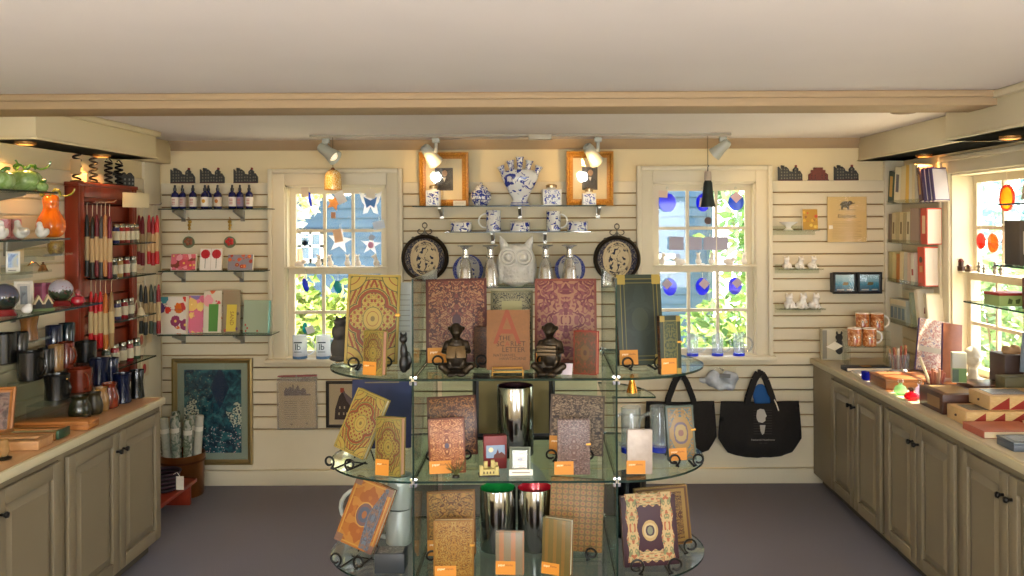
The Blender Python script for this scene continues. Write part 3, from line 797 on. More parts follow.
# --- bottom shelf in view
o = book('tilted orange book with blue medallion and grey side band on the lowest round shelf end', 345, 388, 506, 2.80, Z2, C_ORNG, .024, -12, 14, 17, lift=.034, h=.215, px=354)
w_, h_ = sz(43, 2.8), .215
b = B(); b.prism([(w_ * .14, .006), (w_ * .38, .006), (w_ * .38, h_ - .006), (w_ * .30, h_ - .006), (w_ * .08, h_ * .52)], -.0146, -.0137); b.build('side_band', cover('grey_blue_scroll', '5c5a64', '8a6a58', '6a7684', 8, 30, .4), o)
easel(.12, turn(-20), at(353, 2.735, Z2), 'black wire easel under the tilted orange book', curl=.018)
book('large gold-brown floral book on the lowest level', 428, 476, 493, 2.80, Z2, C_GOLDBR, .024, 3, 7, -1, lift=L, tab=(.0, .06, .05))
easel(.17, turn(3), at(451, 2.78, Z2), 'black wire easel under the large gold-brown floral book')
book('smaller gold-brown vine book before the large gold-brown floral one', 434, 474, 520, 2.655, Z2, C_GOLDBR2, .02, 2, 3, 0, tab=(.004, .066, .034), clasp=True)
book('small copper-striped grey book before the silver cups', 496, 524, 532, 2.665, Z2, C_STRIPE, .016, -4, 3, 0, tab=(.0, .062, .042))
book('large leaning book with gold and red trellis cover on the lowest level', 548, 602, 481, 2.82, Z2, C_TREL, .024, -5, 9, 2.5, lift=L)
easel(.2, turn(-6), at(570, 2.80, Z2), 'black wire easel under the gold trellis book')
book('small gold-striped book with white page edges before the trellis book', 542, 572, 519, 2.66, Z2, C_STRIPE2, .024, -20, 3, 1, tab=(.0, .058, .036), page_m=mat('d8d2bc', .8))
o = book('maroon book with cream jewelled border and medallion on the lowest round shelf end', 624, 679, 498, 2.70, Z2, C_PURP, .03, 4, 9, -2, lift=L, spine=mat('5a3a34', .5))
w_, h_ = sz(55, 2.70), .235
C_LACE = cover('cream_lace', 'd2b078', 'b5663c', '8a8a5a', 7, 24, .35)
for x0, x1, z0, z1 in ((-.42, -.22, .06, .95), (.22, .42, .06, .95), (-.22, .22, .78, .95), (-.22, .22, .06, .20)):
    b = B(); n = 14; pts = []
    vert = (z1 - z0) > (x1 - x0)
    for s in (0, 1):
        for k in range(n + 1):
            q = k / n if s == 0 else 1 - k / n
            wob = .018 * math.cos(q * 6 * PI)
            if vert: pts.append(((x0 - wob if s else x1 + wob) * w_, (z0 + (z1 - z0) * q) * h_))
            else: pts.append(((x0 + (x1 - x0) * q) * w_, (z1 + wob if s else z0 - wob) * h_))
    b.prism(pts, -.0178, -.0167); b.build('cover_border', C_LACE, o)
easel(.17, turn(4), at(654, 2.68, Z2), 'black wire easel with tall curls under the maroon jewelled book', curl=.02)
book('gold and brown book standing behind the maroon jewelled book', 638, 692, 489, 2.86, Z2, cover('gold_brown_frame', '9a7434', '5a3018', '7a5a2a', 11, 30, .78, border=[(.10, 'a88442'), (.05, '6a4422'), (.02, '9a7434')]), .024, 6, 9, -3, lift=L)
easel(.15, turn(6), at(672, 2.84, Z2), 'black wire easel under the gold and brown book', curl=.02)
# ================================================================ back wall: shelves and what stands on them
WF = YB - .0225                        # face of the wall boards
def bracket(b, x, y1, z, l):
    b.box(x - .012, x + .012, y1 - .012, y1, z - .075, z - .002); b.prism([(y1 - l, z - .002), (y1, z - .002), (y1, z - .06), (y1 - l, z - .014)], x - .009, x + .009, M=Matrix(((0, 1, 0, 0), (1, 0, 0, 0), (0, 0, 1, 0), (0, 0, 0, 1))))
M_BRK = mat('8d8a80', .3, .9)
def wall_shelf(label, px0, px1, py, depth=.2, pins=(), m=None, th=.006):
    y = WF - depth; z = zat((px0 + px1) / 2, py, y)
    a, c = at(px0, y, z).x, at(px1, y, z).x
    o = thing('glass_shelf', label, 'shelf', ((a + c) / 2, WF, z))
    b = B().box(-(c - a) / 2, (c - a) / 2, -depth, -.002, -th, 0); b.b.normal_update()
    for f in b.b.faces: f.material_index = 0 if abs(f.normal.z) > .5 else 1
    b.build('glass_board', m or [G_SHELF, G_EDGE], o, smooth=0)
    for p in pins:
        b = B(); bracket(b, at(p, WF, z).x - (a + c) / 2, -.001, -th, depth * .8); b.build('bracket', M_BRK, o)
    return z + .0004
YS = 5.415
zb1 = wall_shelf('glass shelf of spray bottles at the left end of the back wall', 158, 266, 208.5, pins=(184, 243))
zb2 = wall_shelf('glass shelf of flower cards below the spray bottles', 158, 264, 271, .16, pins=(184, 242))
zb3 = wall_shelf('glass shelf of flowery stationery, lowest of three by the window', 157, 271, 335, .2, pins=(184, 243))
zc1 = wall_shelf('upper glass shelf between the windows, under the two portraits', 412, 606, 205.5, .2, pins=(442, 520, 598))
zc2 = wall_shelf('narrow glass shelf of blue and white mugs and bowls', 444, 592, 231.5, .17, pins=(493, 545))
zc3 = wall_shelf('glass shelf holding the white owl and the silvery candlesticks', 448, 590, 287, .2, pins=(475, 560))

# village fronts along the top of the boards
def village(label, px, py, Y, w=.155, m='3d3c38', red=False, zt=None):
    z = ZT if zt is None else zt
    o = thing('house_ornament', label, 'ornament', at(px, Y, z), 0, None)
    k = w / 24
    if red: pr = [(-11, 0), (11, 0), (11, 7), (8, 9), (8, 12), (5, 12), (5, 15), (-5, 15), (-5, 12), (-8, 12), (-8, 9), (-11, 7)]
    else: pr = [(-12, 0), (12, 0), (12, 6), (9.5, 10), (8, 8), (8, 12), (5.5, 14), (3, 11.5), (3, 8.5), (-1, 9.5), (-2, 12), (-4.5, 14), (-6, 12), (-6, 15), (-9, 15.5), (-9, 11), (-12, 14)]
    B().prism([(x * k, y * k) for x, y in pr], -.012, .012).build('house_front', mat(m, .7, var=.2, scale=60), o)
    b = B()
    for x in ((-9, -6, -3.5, -.5, 2, 5, 8, 10) if not red else (-8, -4, 4, 8)):
        for y in ((1.5, 4.6, 7.6, 10.5) if abs(x) in (9, 6, 3.5, 5) and not red else (2, 5)): b.box((x - .55) * k, (x + .55) * k, -.0135, -.0119, y * k, (y + 1.5) * k)
    b.build('windows', mat('77725f' if not red else '3a1c14', .6), o)
    b = B(); b.box(-12 * k, 12 * k, -.014, .014, -.001, .9 * k); b.build('base', mat('4d2420', .6), o)
    if not red: B().box(5.2 * k, 6.8 * k, -.008, .008, 13.4 * k, 15.6 * k).build('chimney', mat('8a2a20', .7), o)
YV = YB - .008
for px, l in ((183, 'dark village house ornament on top of the wall boards, nearest the red candle rack'), (212.5, 'dark village house ornament on the wall boards, middle of the three above the spray bottles'), (246, 'dark village house ornament on the wall boards, next to the window with butterfly hangings')):
    village(l, px, 183, YV)
village('dark village house ornament next to the window with blue discs, on top of the boards', 790, 177, YV)
village('brown-red stepped building ornament between two dark village houses', 818, 177, YV, .135, '6a3428', True)
village('dark village house ornament nearest the booklet shelves, on top of the boards', 846, 177, YV)

# spray bottles
def lathe_part(name, prof, m, o, n=20, **k): return B().lathe(prof, n, **k).build(name, m, o)
M_COB = mat('171a52', .12, coat=.5)
def bottle(label, px, w, lab, fruit=None, dy=0):
    o = thing('spray_bottle', label, 'bottle', at(px, YS + dy, zb1), 0, 'cobalt spray bottles on the top shelf')
    r = w / 2
    lathe_part('bottle_body', [(r * .9, 0), (r, .005), (r, .085), (r * .85, .098), (r * .38, .108), (r * .36, .118)], M_COB, o)
    lathe_part('label', [(r + .0006, .014), (r + .0006, .074)], mat(lab, .7), o, cap=False)
    lathe_part('spray_cap', [(r * .45, .114), (r * .45, .13), (r * .3, .133), (r * .28, .150), (r * .1, .153)], mat('1f1d1d', .4), o)
    c = fruit or 'b4503c'
    b = B()
    if fruit: b.ell((0, -r - .001, .048), (r * .45, .002, r * .5), 12, 6)
    else:
        for q in (.058, .048, .038, .028): b.box(-r * .4, r * .4, -r - .0022, -r * .9, q, q + .004)
    b.build('label_print', mat(c, .7), o)
for px, w, lab, fr, dy, l in ((175, .048, 'e8dcc8', None, 0, 'cobalt spray bottle with cream label, nearest the red candle rack'), (182.6, .044, 'cbb8b0', None, .012, 'cobalt spray bottle with dull pink label, second from the candle rack'), (193, .048, 'e8dcc8', None, 0, 'cobalt spray bottle with cream label standing alone, third from the candle rack'), (205, .050, 'efe6d8', 'd89a2a', 0, 'cobalt spray bottle with a round yellow print on its label'), (208.5, .044, 'efe6d8', None, .052, 'cobalt spray bottle half hidden behind the yellow-print one'), (217.8, .050, 'e0d0b8', 'c0702a', 0, 'cobalt spray bottle with a half-round orange print on its label'), (232.3, .048, 'f0e8dc', None, 0, 'cobalt spray bottle with white label, third from the window end'), (240, .044, '8d7f92', None, .012, 'cobalt spray bottle with greyish mauve label'), (249.2, .048, 'f0e8dc', None, 0, 'cobalt spray bottle nearest the window with butterfly hangings')):
    bottle(l, px, w, lab, fr, dy)
# two hanging ornaments
def hanger(label, px, col, disc):
    x = at(px, WF, 1.65)
    z = zat(px, 219, WF - .02)
    o = thing('hanging_ornament', label, 'ornament', (x.x, WF - .022, z), 0)
    B().tube([(0, .021, .005), (0, -.004, .005), (0, -.006, .012)], .0025, 6).build('hook', M_GOLD, o)
    b = B()
    for k in range(3): b.ell((rnd.uniform(-.008, .008), 0, -.018 - .022 * k), (.013 - .002 * k, .008, .012), 10, 6)
    b.build('gold_charm', mat('c9a04a', .3, .8), o)
    B().tube([(0, 0, -.01), (.003, 0, -.07), (0, 0, -.115)], .0014, 5).build('cord', mat('d8cfae', .7), o)
    B().lathe([(0, -.003), (.038, -.003), (.038, .003), (0, .003)], 24, M=Matrix.Translation((0, 0, -.15)) @ Matrix.Rotation(PI / 2, 4, 'X')).build('glass_disc', glass('c9d6b8', 1.5, .05, name='disc_glass', body=.3), o)
    b = B()
    for k in range(5): b.ell((.017 * math.cos(k * 1.257 + .6), -.004, -.146 + .015 * math.sin(k * 1.257 + .6)), (.012, .004, .012), 10, 6)
    b.build('flower', mat(col, .4), o)
hanger('hanging glass ornament with brown bloom below the spray bottles, nearer the candle rack', 190, '8a5236', 1)
hanger('hanging glass ornament with red flowers below the spray bottles, nearer the window', 231, 'c01f1f', 1)

# flat things that stand on the shelves: card(px0, px1, py0, Y, z, material)
def card(name, label, cat, px0, px1, py0, Y, z, m, th=.012, lean=8, yaw=0, group=None, side=None, part='printed_front', M=None):
    c = at((px0 + px1) / 2, Y, z); w = sz(px1 - px0, Y); h = zat((px0 + px1) / 2, py0, Y) - z
    o = thing(name, label, cat, c, 0, group, turn(yaw, lean) if M is None else M)
    B().box(-w / 2, w / 2, -th / 2, th / 2, 0, h, .001).build('body', side or M_PAPER, o)
    B().box(-w / 2 + .0015, w / 2 - .0015, -th / 2 - .0012, -th / 2, .0015, h - .0015).build(part, m, o)
    return o, w, h
M_PEONY = blooms('pink_peony', '7a3a24', ['e8a0a8', 'd86a78', 'f0c4c8', 'c94a5a'], 2.6, .7, 1.4)
M_TULIP = blooms('orange_tulips', '8d8890', ['c8542a', 'd86a34', 'a83c20'], 3.4, .42, 1.5)
card('flower_card', 'flat note-card box with a pink peony picture', 'card', 171, 196, 254, YS, zb2, M_PEONY, .02)
o, w, h = card('flower_card', 'white note cards with two red gerbera daisies', 'card', 200, 222, 248.5, YS, zb2, M_WHITE, .02)
for s in (-1, 1):
    b = B()
    for k in range(12): b.ell((s * w * .25 + .019 * math.cos(k * PI / 6), -.0125, h * .74 + .019 * math.sin(k * PI / 6)), (.011, .003, .011), 8, 5)
    b.ell((s * w * .25, -.0135, h * .74), (.014, .003, .014), 10, 6); b.build('gerbera', mat('b81420', .5), o)
    B().tube([(s * w * .25, -.0125, h * .6), (s * w * .25, -.0125, .012)], .0016, 5).build('flower_stem', mat('3a4a24', .6), o)
B().box(-.0008, .0008, -.0122, -.0112, 0, h).build('fold', mat('b9ad98', .7), o)
card('flower_card', 'grey note-card box with orange tulips picture', 'card', 228, 253, 254.5, YS, zb2, M_TULIP, .02)
M_BAG = blooms('bright_flowers', 'e9dfcd', ['d8402c', 'e0701f', '5a3f7a', 'c23a3a', '4a9aa8', '8a2f5a'], 3.3, .5, .9)
o, w, h = card('gift_bag', 'white paper bag printed with bright red, orange and purple flowers', 'gift bag', 158, 187.5, 296.5, YS - .03, zb3, M_BAG, .05, 2)
words('Garden Flowers', .013, mat('b04a5a', .6), o, (w * .2, -.0275, h * .66), sx=.9)
o, w, h = card('flower_booklet', 'pink and yellow flowered booklet beside the white flowered bag', 'booklet', 188, 204, 295.5, YS, zb3, blooms('pink_yellow', 'c83a5a', ['e0b83a', 'd8a82a', '6a4a8a', 'e06a8a'], 3.0, .55, .5), .02, 5, 14)
o, w, h = card('soap_packet', 'clear gift packet with a green band and flowers', 'packet', 204, 222.5, 290.5, YS, zb3, blooms('packet_flowers', 'dcd6c0', ['c8404a', 'e8a0a8', 'd86a3a'], 3.0, .42, .5), .035, 4, side=G_ACR)
B().prism([(-w * .2, .01), (w * .28, .01), (w * .32, h * .68), (-w * .2, h * .68)], -.0205, -.0192).build('green_band', mat('4f8a3a', .6), o)
o, w, h = card('soap_packet', 'clear gift packet with a yellow lettered band and shiny top', 'packet', 223, 241, 290, YS, zb3, mat('cfc2a0', .12, .6), .035, 4, side=G_ACR)
B().prism([(-w * .28, .01), (w * .26, .01), (w * .3, h * .66), (-w * .24, h * .66)], -.0205, -.0192).build('yellow_band', mat('d9c64a', .6), o)
words('SAND', .034, mat('8a5a2a', .6), o, (w * .03, -.021, h * .34), (PI / 2, PI / 2, 0))
for x, z, c in ((w * .36, h * .45, '3a3630'), (w * .3, h * .1, '5a3a6a'), (-w * .34, h * .06, 'b04a3a')): B().ell((x, -.0195, z), (.008, .002, .01), 10, 6).build('motif', mat(c, .6), o)
o, w, h = card('stationery_folder', 'pale green stationery folder with tiny red flowers at its foot', 'folder', 243, 269.5, 300.5, YS, zb3, mat('a8bda4', .35), .03, 6, -8, side=mat('5f9a90', .4))
for x, z in ((-.4, .24), (-.32, .14), (-.38, .05), (.08, .06)): B().ell((x * w, -.0168, z * h), (.006, .002, .007), 8, 5).build('flower', mat('b8503c', .6), o)

# ---------------------------------------------------------------- framed pictures
def framed(name, label, cat, w, h, loc, M, fw, fm, mw, mm, pm, th=.025, glz=True, inner=None):
    o = thing(name, label, cat, loc, 0, None, M)
    prof = [(0, 0), (0, -th), (fw * .35, -th * 1.15), (fw * .6, -th * .7), (fw, -th * .55), (fw, 0)]
    b = B(); cs = [(-1, 0), (1, 0), (1, 1), (-1, 1)]; rings = []
    for d, y in prof:
        rings.append([b.b.verts.new((sx * (w / 2 - d), y, h - d if sz_ else d)) for sx, sz_ in cs])
    for r0, r1 in zip(rings, rings[1:]):
        for k in range(4): b.b.faces.new((r0[k], r0[(k + 1) % 4], r1[(k + 1) % 4], r1[k]))
    b.build('frame', fm, o, smooth=0)
    B().box(-w / 2 + .002, w / 2 - .002, -.004, 0, .002, h - .002).build('backing', mat('8a7a5a', .8), o)
    if mw:
        b = B(); i0 = fw * .9; i1 = fw + mw
        for q in ((-w / 2 + i0, -w / 2 + i1, i0, h - i0), (w / 2 - i1, w / 2 - i0, i0, h - i0), (-w / 2 + i1, w / 2 - i1, i0, i1), (-w / 2 + i1, w / 2 - i1, h - i1, h - i0)): b.box(q[0], q[1], -.009, -.006, q[2], q[3])
        b.build('mount', mm, o)
    i = fw + mw - .003
    p = B().box(-w / 2 + i, w / 2 - i, -.0065, -.004, i, h - i).build('picture', pm, o)
    if glz: B().box(-w / 2 + fw * .9, w / 2 - fw * .9, -.0125, -.0105, fw * .9, h - fw * .9).build('glazing', G_PANE, o)
    return o, p
M_GILT = cover('gilt_moulding', 'b87a2c', '9a5f1e', 'd09a44', 20, 40, .8, rough=.3, k=1.0)
for px0, px1, py0, l, k in ((420, 469, 152.5, 'gilt framed portrait on the upper shelf, nearer the card shelves', 0), (566.5, 613, 151.5, 'gilt framed portrait on the upper shelf, nearer the window with blue discs', 1)):
    Yp = WF - .045; w = sz(px1 - px0, Yp); z = zc1 + .001; h = zat((px0 + px1) / 2, py0, Yp) - z
    o, p = framed('framed_portrait', l, 'picture', w, h, at((px0 + px1) / 2, Yp, z), turn(0, -3.92), .042, M_GILT, .058, mat('ddc99c', .7), mat('3a332e', .6), .03)
    B().prism([(-.035, .13), (-.03, .165), (-.008, .18), (.02, .178), (.04, .16), (.045, .115), (.045, .112), (-.035, .112)], -.0074, -.0066).build('sitter_coat', mat('211d1c', .7), o)
    B().ell((.004, -.0068, .212), (.017, .0008, .023), 16, 8).build('sitter_face', mat('b98a5e', .7), o)
    B().prism([(-.008, .183), (.012, .183), (.002, .155)], -.0082, -.0073).build('sitter_shirt', mat('d8cdb8', .7), o)
    B().ell((.004, -.0067, .226), (.02, .0006, .016), 14, 6).build('sitter_hair', mat('2a1d16', .7), o)

D_A, D_B, D_C = delft('delft_scene', 34, .55), delft('delft_fine', 60, .53), delft('delft_vase', 20, .56, bands=((0, .03, '27388f'), (.06, .085, '27388f')))
D_J = delft('delft_jar', 46, .5, bands=((.36, .40, '27388f'), (.62, .66, '27388f')))
def caddy(label, px, w, h, yaw=0, dy=0.0):
    o = thing('tea_caddy', label, 'caddy', at(px, YS - .03 + dy, zc1), R(yaw))
    B().box(-w / 2, w / 2, -w / 2, w / 2, 0, h, .004).build('body', M_WHITE, o)
    B().box(-w * .42, w * .42, -w / 2 - .001, -w / 2 + .001, h * .07, h * .93).build('blue_panel', D_B, o)
    lathe_part('neck', [(w * .26, h - .002), (w * .22, h + .012)], M_WHITE, o)
    lathe_part('cap', [(w * .3, h + .010), (w * .3, h + .026), (w * .2, h + .032), (0, h + .034)], mat('b9a582', .2, .8), o)
caddy('square blue and white tea caddy in front of the portrait nearer the card shelves', 433.5, .086, .098, 0, -.04)
caddy('larger square blue and white tea caddy beside the five-spouted vase', 551.5, .118, .102, 4)
caddy('square blue and white tea caddy in front of the portrait nearer the blue discs', 589, .086, .074, 0, -.04)
o = thing('ginger_jar', 'round blue and white lidded jar beside the five-spouted vase', 'jar', at(481, YS, zc1))
lathe_part('jar_body', [(.035, 0), (.04, .004), (.062, .03), (.068, .055), (.062, .082), (.044, .1)], D_J, o, 28)
lathe_part('lid', [(.046, .098), (.046, .104), (.034, .122), (.012, .134), (.006, .138), (.011, .146), (0, .152)], D_B, o, 24)
o = thing('tulip_vase', 'blue and white fan-shaped vase with five spouts between the portraits', 'vase', at(520, YS, zc1))
lathe_part('vase_body', [(.062, 0), (.062, .012), (.046, .03), (.05, .048), (.084, .11), (.116, .175), (.114, .205), (.088, .225), (.03, .236), (0, .238)], D_C, o, 32, sy=.42)
for k in range(5):
    a = (k - 2) * .20; x = (k - 2) * .045; z = .212 - .010 * (k - 2) ** 2
    A = Matrix.Translation((x, 0, z)) @ Matrix.Rotation(a, 4, 'Y')
    l = .098 if k == 2 else .086
    B().lathe([(.018, 0), (.02, .02), (.017, .04), (.019, .06), (.022, l - .012), (.027, l), (.022, l), (.016, l - .03), (0, l - .034)], 18, M=A).build('spout', D_B, o)
o = thing('name_card', 'small blank cream card propped before the gilt portrait', 'card', at(459.5, YS - .05, zc1), 0, None, turn(0, 12))
B().box(-.04, .04, -.001, .001, 0, .033).build('card', M_PAPER, o); b = B()
for q in (.012, .018, .024): b.box(-.03, .03, -.0018, -.0009, q, q + .0015)
b.build('print', mat('b5a27a', .8), o)

def mug(label, loc, r, h, m, ang, cat='mug', hm=None, group=None, flare=1.0, inside=None, scale=1.0, name='mug', waist=None, base=None, hr=.0055, hs=1.0):
    """ang: direction of the handle, degrees (0 = +X, 90 = away from the viewer)"""
    o = thing(name, label, cat, loc, 0, group)
    ro = r * flare; mid = [] if waist is None else [(r * waist, h * .55)]
    prof = [(r * .9, 0), (r, .004)] + mid + [(ro, h - .002), (ro * .97, h), (ro * .92, h - .002)] + [(q * .90, z) for q, z in reversed(mid)] + [(r * .9, .008), (0, .007)]
    lathe_part('mug_body', prof, m, o, 24)
    if ang is not None:
        A = Matrix.Rotation(R(ang), 4, 'Z'); rr = r * (waist or 1.0)
        pts = [(r * .96, 0, h * .84)] + [(r * .96 + h * .36 * hs * math.sin(t), 0, h * .5 + h * .34 * math.cos(t)) for t in [PI * (k + .6) / 9 for k in range(8)]] + [(r * .94, 0, h * .17)]
        B().tube(pts, hr, 8, M=A).build('handle', hm or m, o)
    if base: lathe_part('base', [(r * .93, -.0), (r * 1.02, .001), (r * 1.02, h * .12), (r * .9, h * .13)], base, o)
    return o
mug('blue and white mug with its handle towards the card shelves', at(493.5, YS - .02, zc2), .047, .135, D_A, 180, hm=M_WHITE)
mug('blue and white mug with its handle towards the blue discs', at(553.5, YS - .02, zc2), .045, .128, D_A, 0, hm=M_WHITE)
for px, w, l in ((461, .068, 'blue and white bowl at the card-shelf end of the narrow shelf'), (520, .064, 'blue and white bowl in the middle of the narrow shelf'), (577.5, .066, 'blue and white bowl at the far end of the narrow shelf, by the blue discs')):
    o = thing('small_bowl', l, 'bowl', at(px, YS - .02, zc2))
    lathe_part('bowl_body', [(w * .9, 0), (w, .004), (w, .058), (w * .97, .062), (w * .93, .058), (w * .93, .01), (0, .008)], D_A, o)
    lathe_part('rim', [(w * 1.003, .056), (w * 1.003, .0605)], mat('c9bfa8', .3), o, cap=False)
# plates in iron hangers
def plate_mat(name, rim, scene, base):
    t = T(name, .55, spec=.25); x, y, z = t.co('Generated')
    u, v = x - .5, y - .5; d = (u * u + v * v).sqrt()
    n = t.noise(t.raw, 9, 3, 1.0); n2 = t.noise(t.raw, 22, 2.0)
    col = t.mix(n.gt(.54), base, scene)
    col = t.mix(d.gt(.29), col, base)
    col = t.mix((d + (n2 - .5) * .07).gt(.385), col, rim)
    col = t.mix((d + (n2 - .5) * .3).gt(.43) * n2.gt(.56), col, t.mix(.5, rim, base))
    return t.color(col).m
PL1 = plate_mat('dark_transfer_plate', '2a2d44', '2c2f3e', 'c9b792'); PL2 = plate_mat('blue_transfer_plate', '2a3f9a', '3a4f9a', 'd9d8d4')
FACE = Matrix.Rotation(PI / 2, 4, 'X')
def hung_plate(label, px, py):
    p = P(px, py, WF - .035)
    o = thing('wall_plate', label, 'plate', (p.x, WF - .03, p.z))
    r = .126
    B().lathe([(0, .012), (r * .62, .012), (r * .68, .018), (r * .99, .030), (r, .027), (r * .66, .008), (0, .004)], 40, M=FACE, cap=False).build('plate_face', PL1, o)
    b = B(); b.lathe([(r - .002, .004), (r + .004, .02), (r + .014, .026), (r + .026, .012), (r + .027, -.006), (r + .02, -.012), (r - .002, -.006)], 40, M=FACE, cap=False); b.build('iron_band', mat('3a2f22', .5, .6), o)
    b = B()
    for s in (-1, 1):
        b.tube([(s * .004, -.012, r + .024)] + [(s * (.026 - .020 * math.cos(a)), -.012, r + .046 - .02 * math.sin(a) * (1 - a / 14)) for a in [k * .5 for k in range(0, 10)]], .0036, 6)
        b.ell((s * .075, -.01, r * 1.02), (.012, .008, .01), 10, 6)
    b.tube([(.015 * math.sin(a), -.012, r + .084 + .017 * math.cos(a)) for a in [k * PI / 8 for k in range(16)]], .0036, 6, True)
    b.tube([(0, -.012, r + .02), (0, -.012, r + .068)], .0036, 6)
    b.build('iron_scroll', mat('6a6458', .4, .7), o)
    B().tube([(0, .006, r + .098), (0, -.02, r + .098), (0, -.022, r + .106)], .003, 6).build('hook', M_BRK, o)
    return o
hung_plate('dark transfer plate in an iron hanger, beside the window with butterfly hangings', 425, 258)
hung_plate('dark transfer plate in an iron hanger, beside the window with blue discs', 617, 259)
for px, l in ((468, 'blue and white plate standing behind the candlesticks nearer the card shelves'), (570, 'blue and white plate standing behind the candlesticks nearer the blue discs')):
    r = .098
    o = thing('blue_plate', l, 'plate', at(px, WF - .05, zc3), 0, None, turn(0, 10))
    B().lathe([(0, .008), (r * .62, .008), (r, .022), (r, .019), (r * .66, .004), (0, .002)], 36, M=Matrix.Translation((0, 0, r)) @ FACE, cap=False).build('plate_face', PL2, o)
    b = B(); b.tube([(-.05, -.045, .004), (-.05, -.03, .03), (-.045, .02, .004), (.045, .02, .004), (.05, -.03, .03), (.05, -.045, .004)], .003, 6); b.build('plate_stand', M_BLACK, o)
# owl
o = thing('owl_figure', 'white textured ceramic owl between the candlesticks', 'owl', at(516.5, YS - .02, zc3))
me = blob([((0, 0, .10), (.108, .08, .12)), ((0, -.005, .185), (.112, .078, .075)), ('limb', [(-.07, -.01, .23), (-.088, -.01, .27), (-.102, -.01, .305)], [.034, .022, .006]), ('limb', [(.07, -.01, .23), (.088, -.01, .27), (.102, -.01, .305)], [.034, .022, .006]), ((0, -.02, .02), (.09, .075, .025)), ((-.10, 0, .10), (.03, .06, .10)), ((.10, 0, .10), (.03, .06, .10))], .007)
t = T('owl_glaze', .4, coat=.2); t.co('Object'); d, _ = t.voro(t.raw, 55); t.color(t.ramp(d, [(.0, 'dcd8ca'), (.4, 'f2efe6')])); t.bump(d, .5, .01)
link('owl_body', me, t.m, o, (0, 0, .011))
for s in (-1, 1):
    b = B(); A = Matrix.Translation((s * .05, -.078, .185)) @ FACE
    for r in (.056, .038): b.lathe([(r, -.012), (r + .003, .009), (r - .007, .012), (r - .012, .002)], 24, M=A, cap=False)
    b.ell((0, 0, 0), (.017, .017, .012), 14, 8, M=A); b.build('eye', M_WHITE, o)
B().lathe([(.012, 0), (.009, .012), (0, .034)], 12, M=Matrix.Translation((0, -.082, .165)) @ Matrix.Rotation(PI * .85, 4, 'X')).build('beak', M_WHITE, o)
# candlesticks
for px, l in ((465.5, 'silvery glass candlestick nearest the iron plate hanger by the card shelves'), (490.5, 'silvery glass candlestick beside the owl on the card-shelf side'), (545.5, 'silvery glass candlestick beside the owl on the blue-disc side'), (569.5, 'silvery glass candlestick nearest the iron plate hanger by the blue discs')):
    o = thing('candlestick', l, 'candlestick', at(px, YS - .10, zc3), 0, 'silvery candlesticks beside the owl')
    lathe_part('stick', [(.052, 0), (.054, .004), (.05, .03), (.042, .1), (.032, .15), (.022, .172), (.018, .18), (.027, .188), (.027, .196), (.018, .203), (.017, .235), (.024, .245), (.026, .25)], mat('d9d8d2', .16, .75), o)
    lathe_part('drip_pan', [(.02, .248), (.048, .256), (.05, .26), (.046, .262), (.02, .256)], mat('dcdad4', .16, .7), o, cap=False)

# ---------------------------------------------------------------- back wall, right field
def acrylic_tray(label, px0, px1, py, depth=.1):
    y = WF - depth; z = zat((px0 + px1) / 2, py, y); a, c = at(px0, y, z).x, at(px1, y, z).x
    o = thing('acrylic_shelf', label, 'shelf', ((a + c) / 2, WF, z)); hw = (c - a) / 2
    b = B(); b.box(-hw, hw, -depth, -.002, -.004, 0); b.box(-hw, hw, -.005, -.002, -.03, .03); b.box(-hw, hw, -depth, -depth + .003, 0, .008); b.build('tray', G_ACR, o)
    return z + .0004
za = acrylic_tray('clear small shelf holding a white bowl and a flower card', 777, 820, 230.5)
zb = acrylic_tray('upper clear small shelf of three white cat figurines', 779, 824, 269.5)
zd = acrylic_tray('lower clear small shelf of three white cat figurines', 779, 826, 309.5)
YA = WF - .055
o = thing('pedestal_bowl', 'white pedestal bowl on a small clear wall shelf', 'bowl', at(788.5, YA, za))
lathe_part('bowl_body', [(.03, 0), (.03, .005), (.014, .016), (.02, .03), (.058, .052), (.06, .056), (.05, .05), (.012, .034), (0, .033)], M_WHITE, o)
card('flower_card', 'small card with yellow and red blossom beside the white pedestal bowl', 'card', 802.5, 818, 209, YA, za, blooms('yellow_red', 'b88a2a', ['c84a2a', 'd8a83a', '8a5a2a', 'e0c050'], 5, .4, .7), .012, 6)
cat_me = blob([((0, .004, .022), (.024, .022, .024)), ((0, -.008, .045), (.014, .013, .02)), ((0, -.014, .064), (.016, .014, .014)), ((-.010, -.012, .079), (.005, .005, .008)), ((.010, -.012, .079), (.005, .005, .008)), ('limb', [(.02, .012, .008), (.03, -.004, .008), (.018, -.022, .007)], [.006, .005, .004]), ((-.008, -.02, .012), (.006, .007, .014)), ((.008, -.02, .012), (.006, .007, .014))], .0032)
M_PORC = mat('ebe6dc', .3, coat=.3)
def figurine(label, px, Y, z, sc, rz, me, group, m=None, name='cat_figurine', cat='figurine'):
    o = link(name, me if isinstance(me, bpy.types.Mesh) and not me.materials else me.copy(), m or M_PORC, None, at(px, Y, z), (0, 0, R(rz)))
    o.scale = (sc,) * 3
    return tag(o, label, cat, group)
for row, z, pys in (('upper', zb, (787, 800, 812.5)), ('lower', zd, (789.5, 802, 814.5))):
    for k, px in enumerate(pys):
        q = figurine('white seated cat figurine, %s on the %s clear shelf' % (('nearest the window', 'middle', 'farthest from the window')[k], row), px, YA, z, .98 if row == 'upper' else 1.2, (-25, 10, 20)[k], cat_me, 'white cats on the small clear shelves'); q.scale.x *= 1.3; q.scale.y *= 1.2
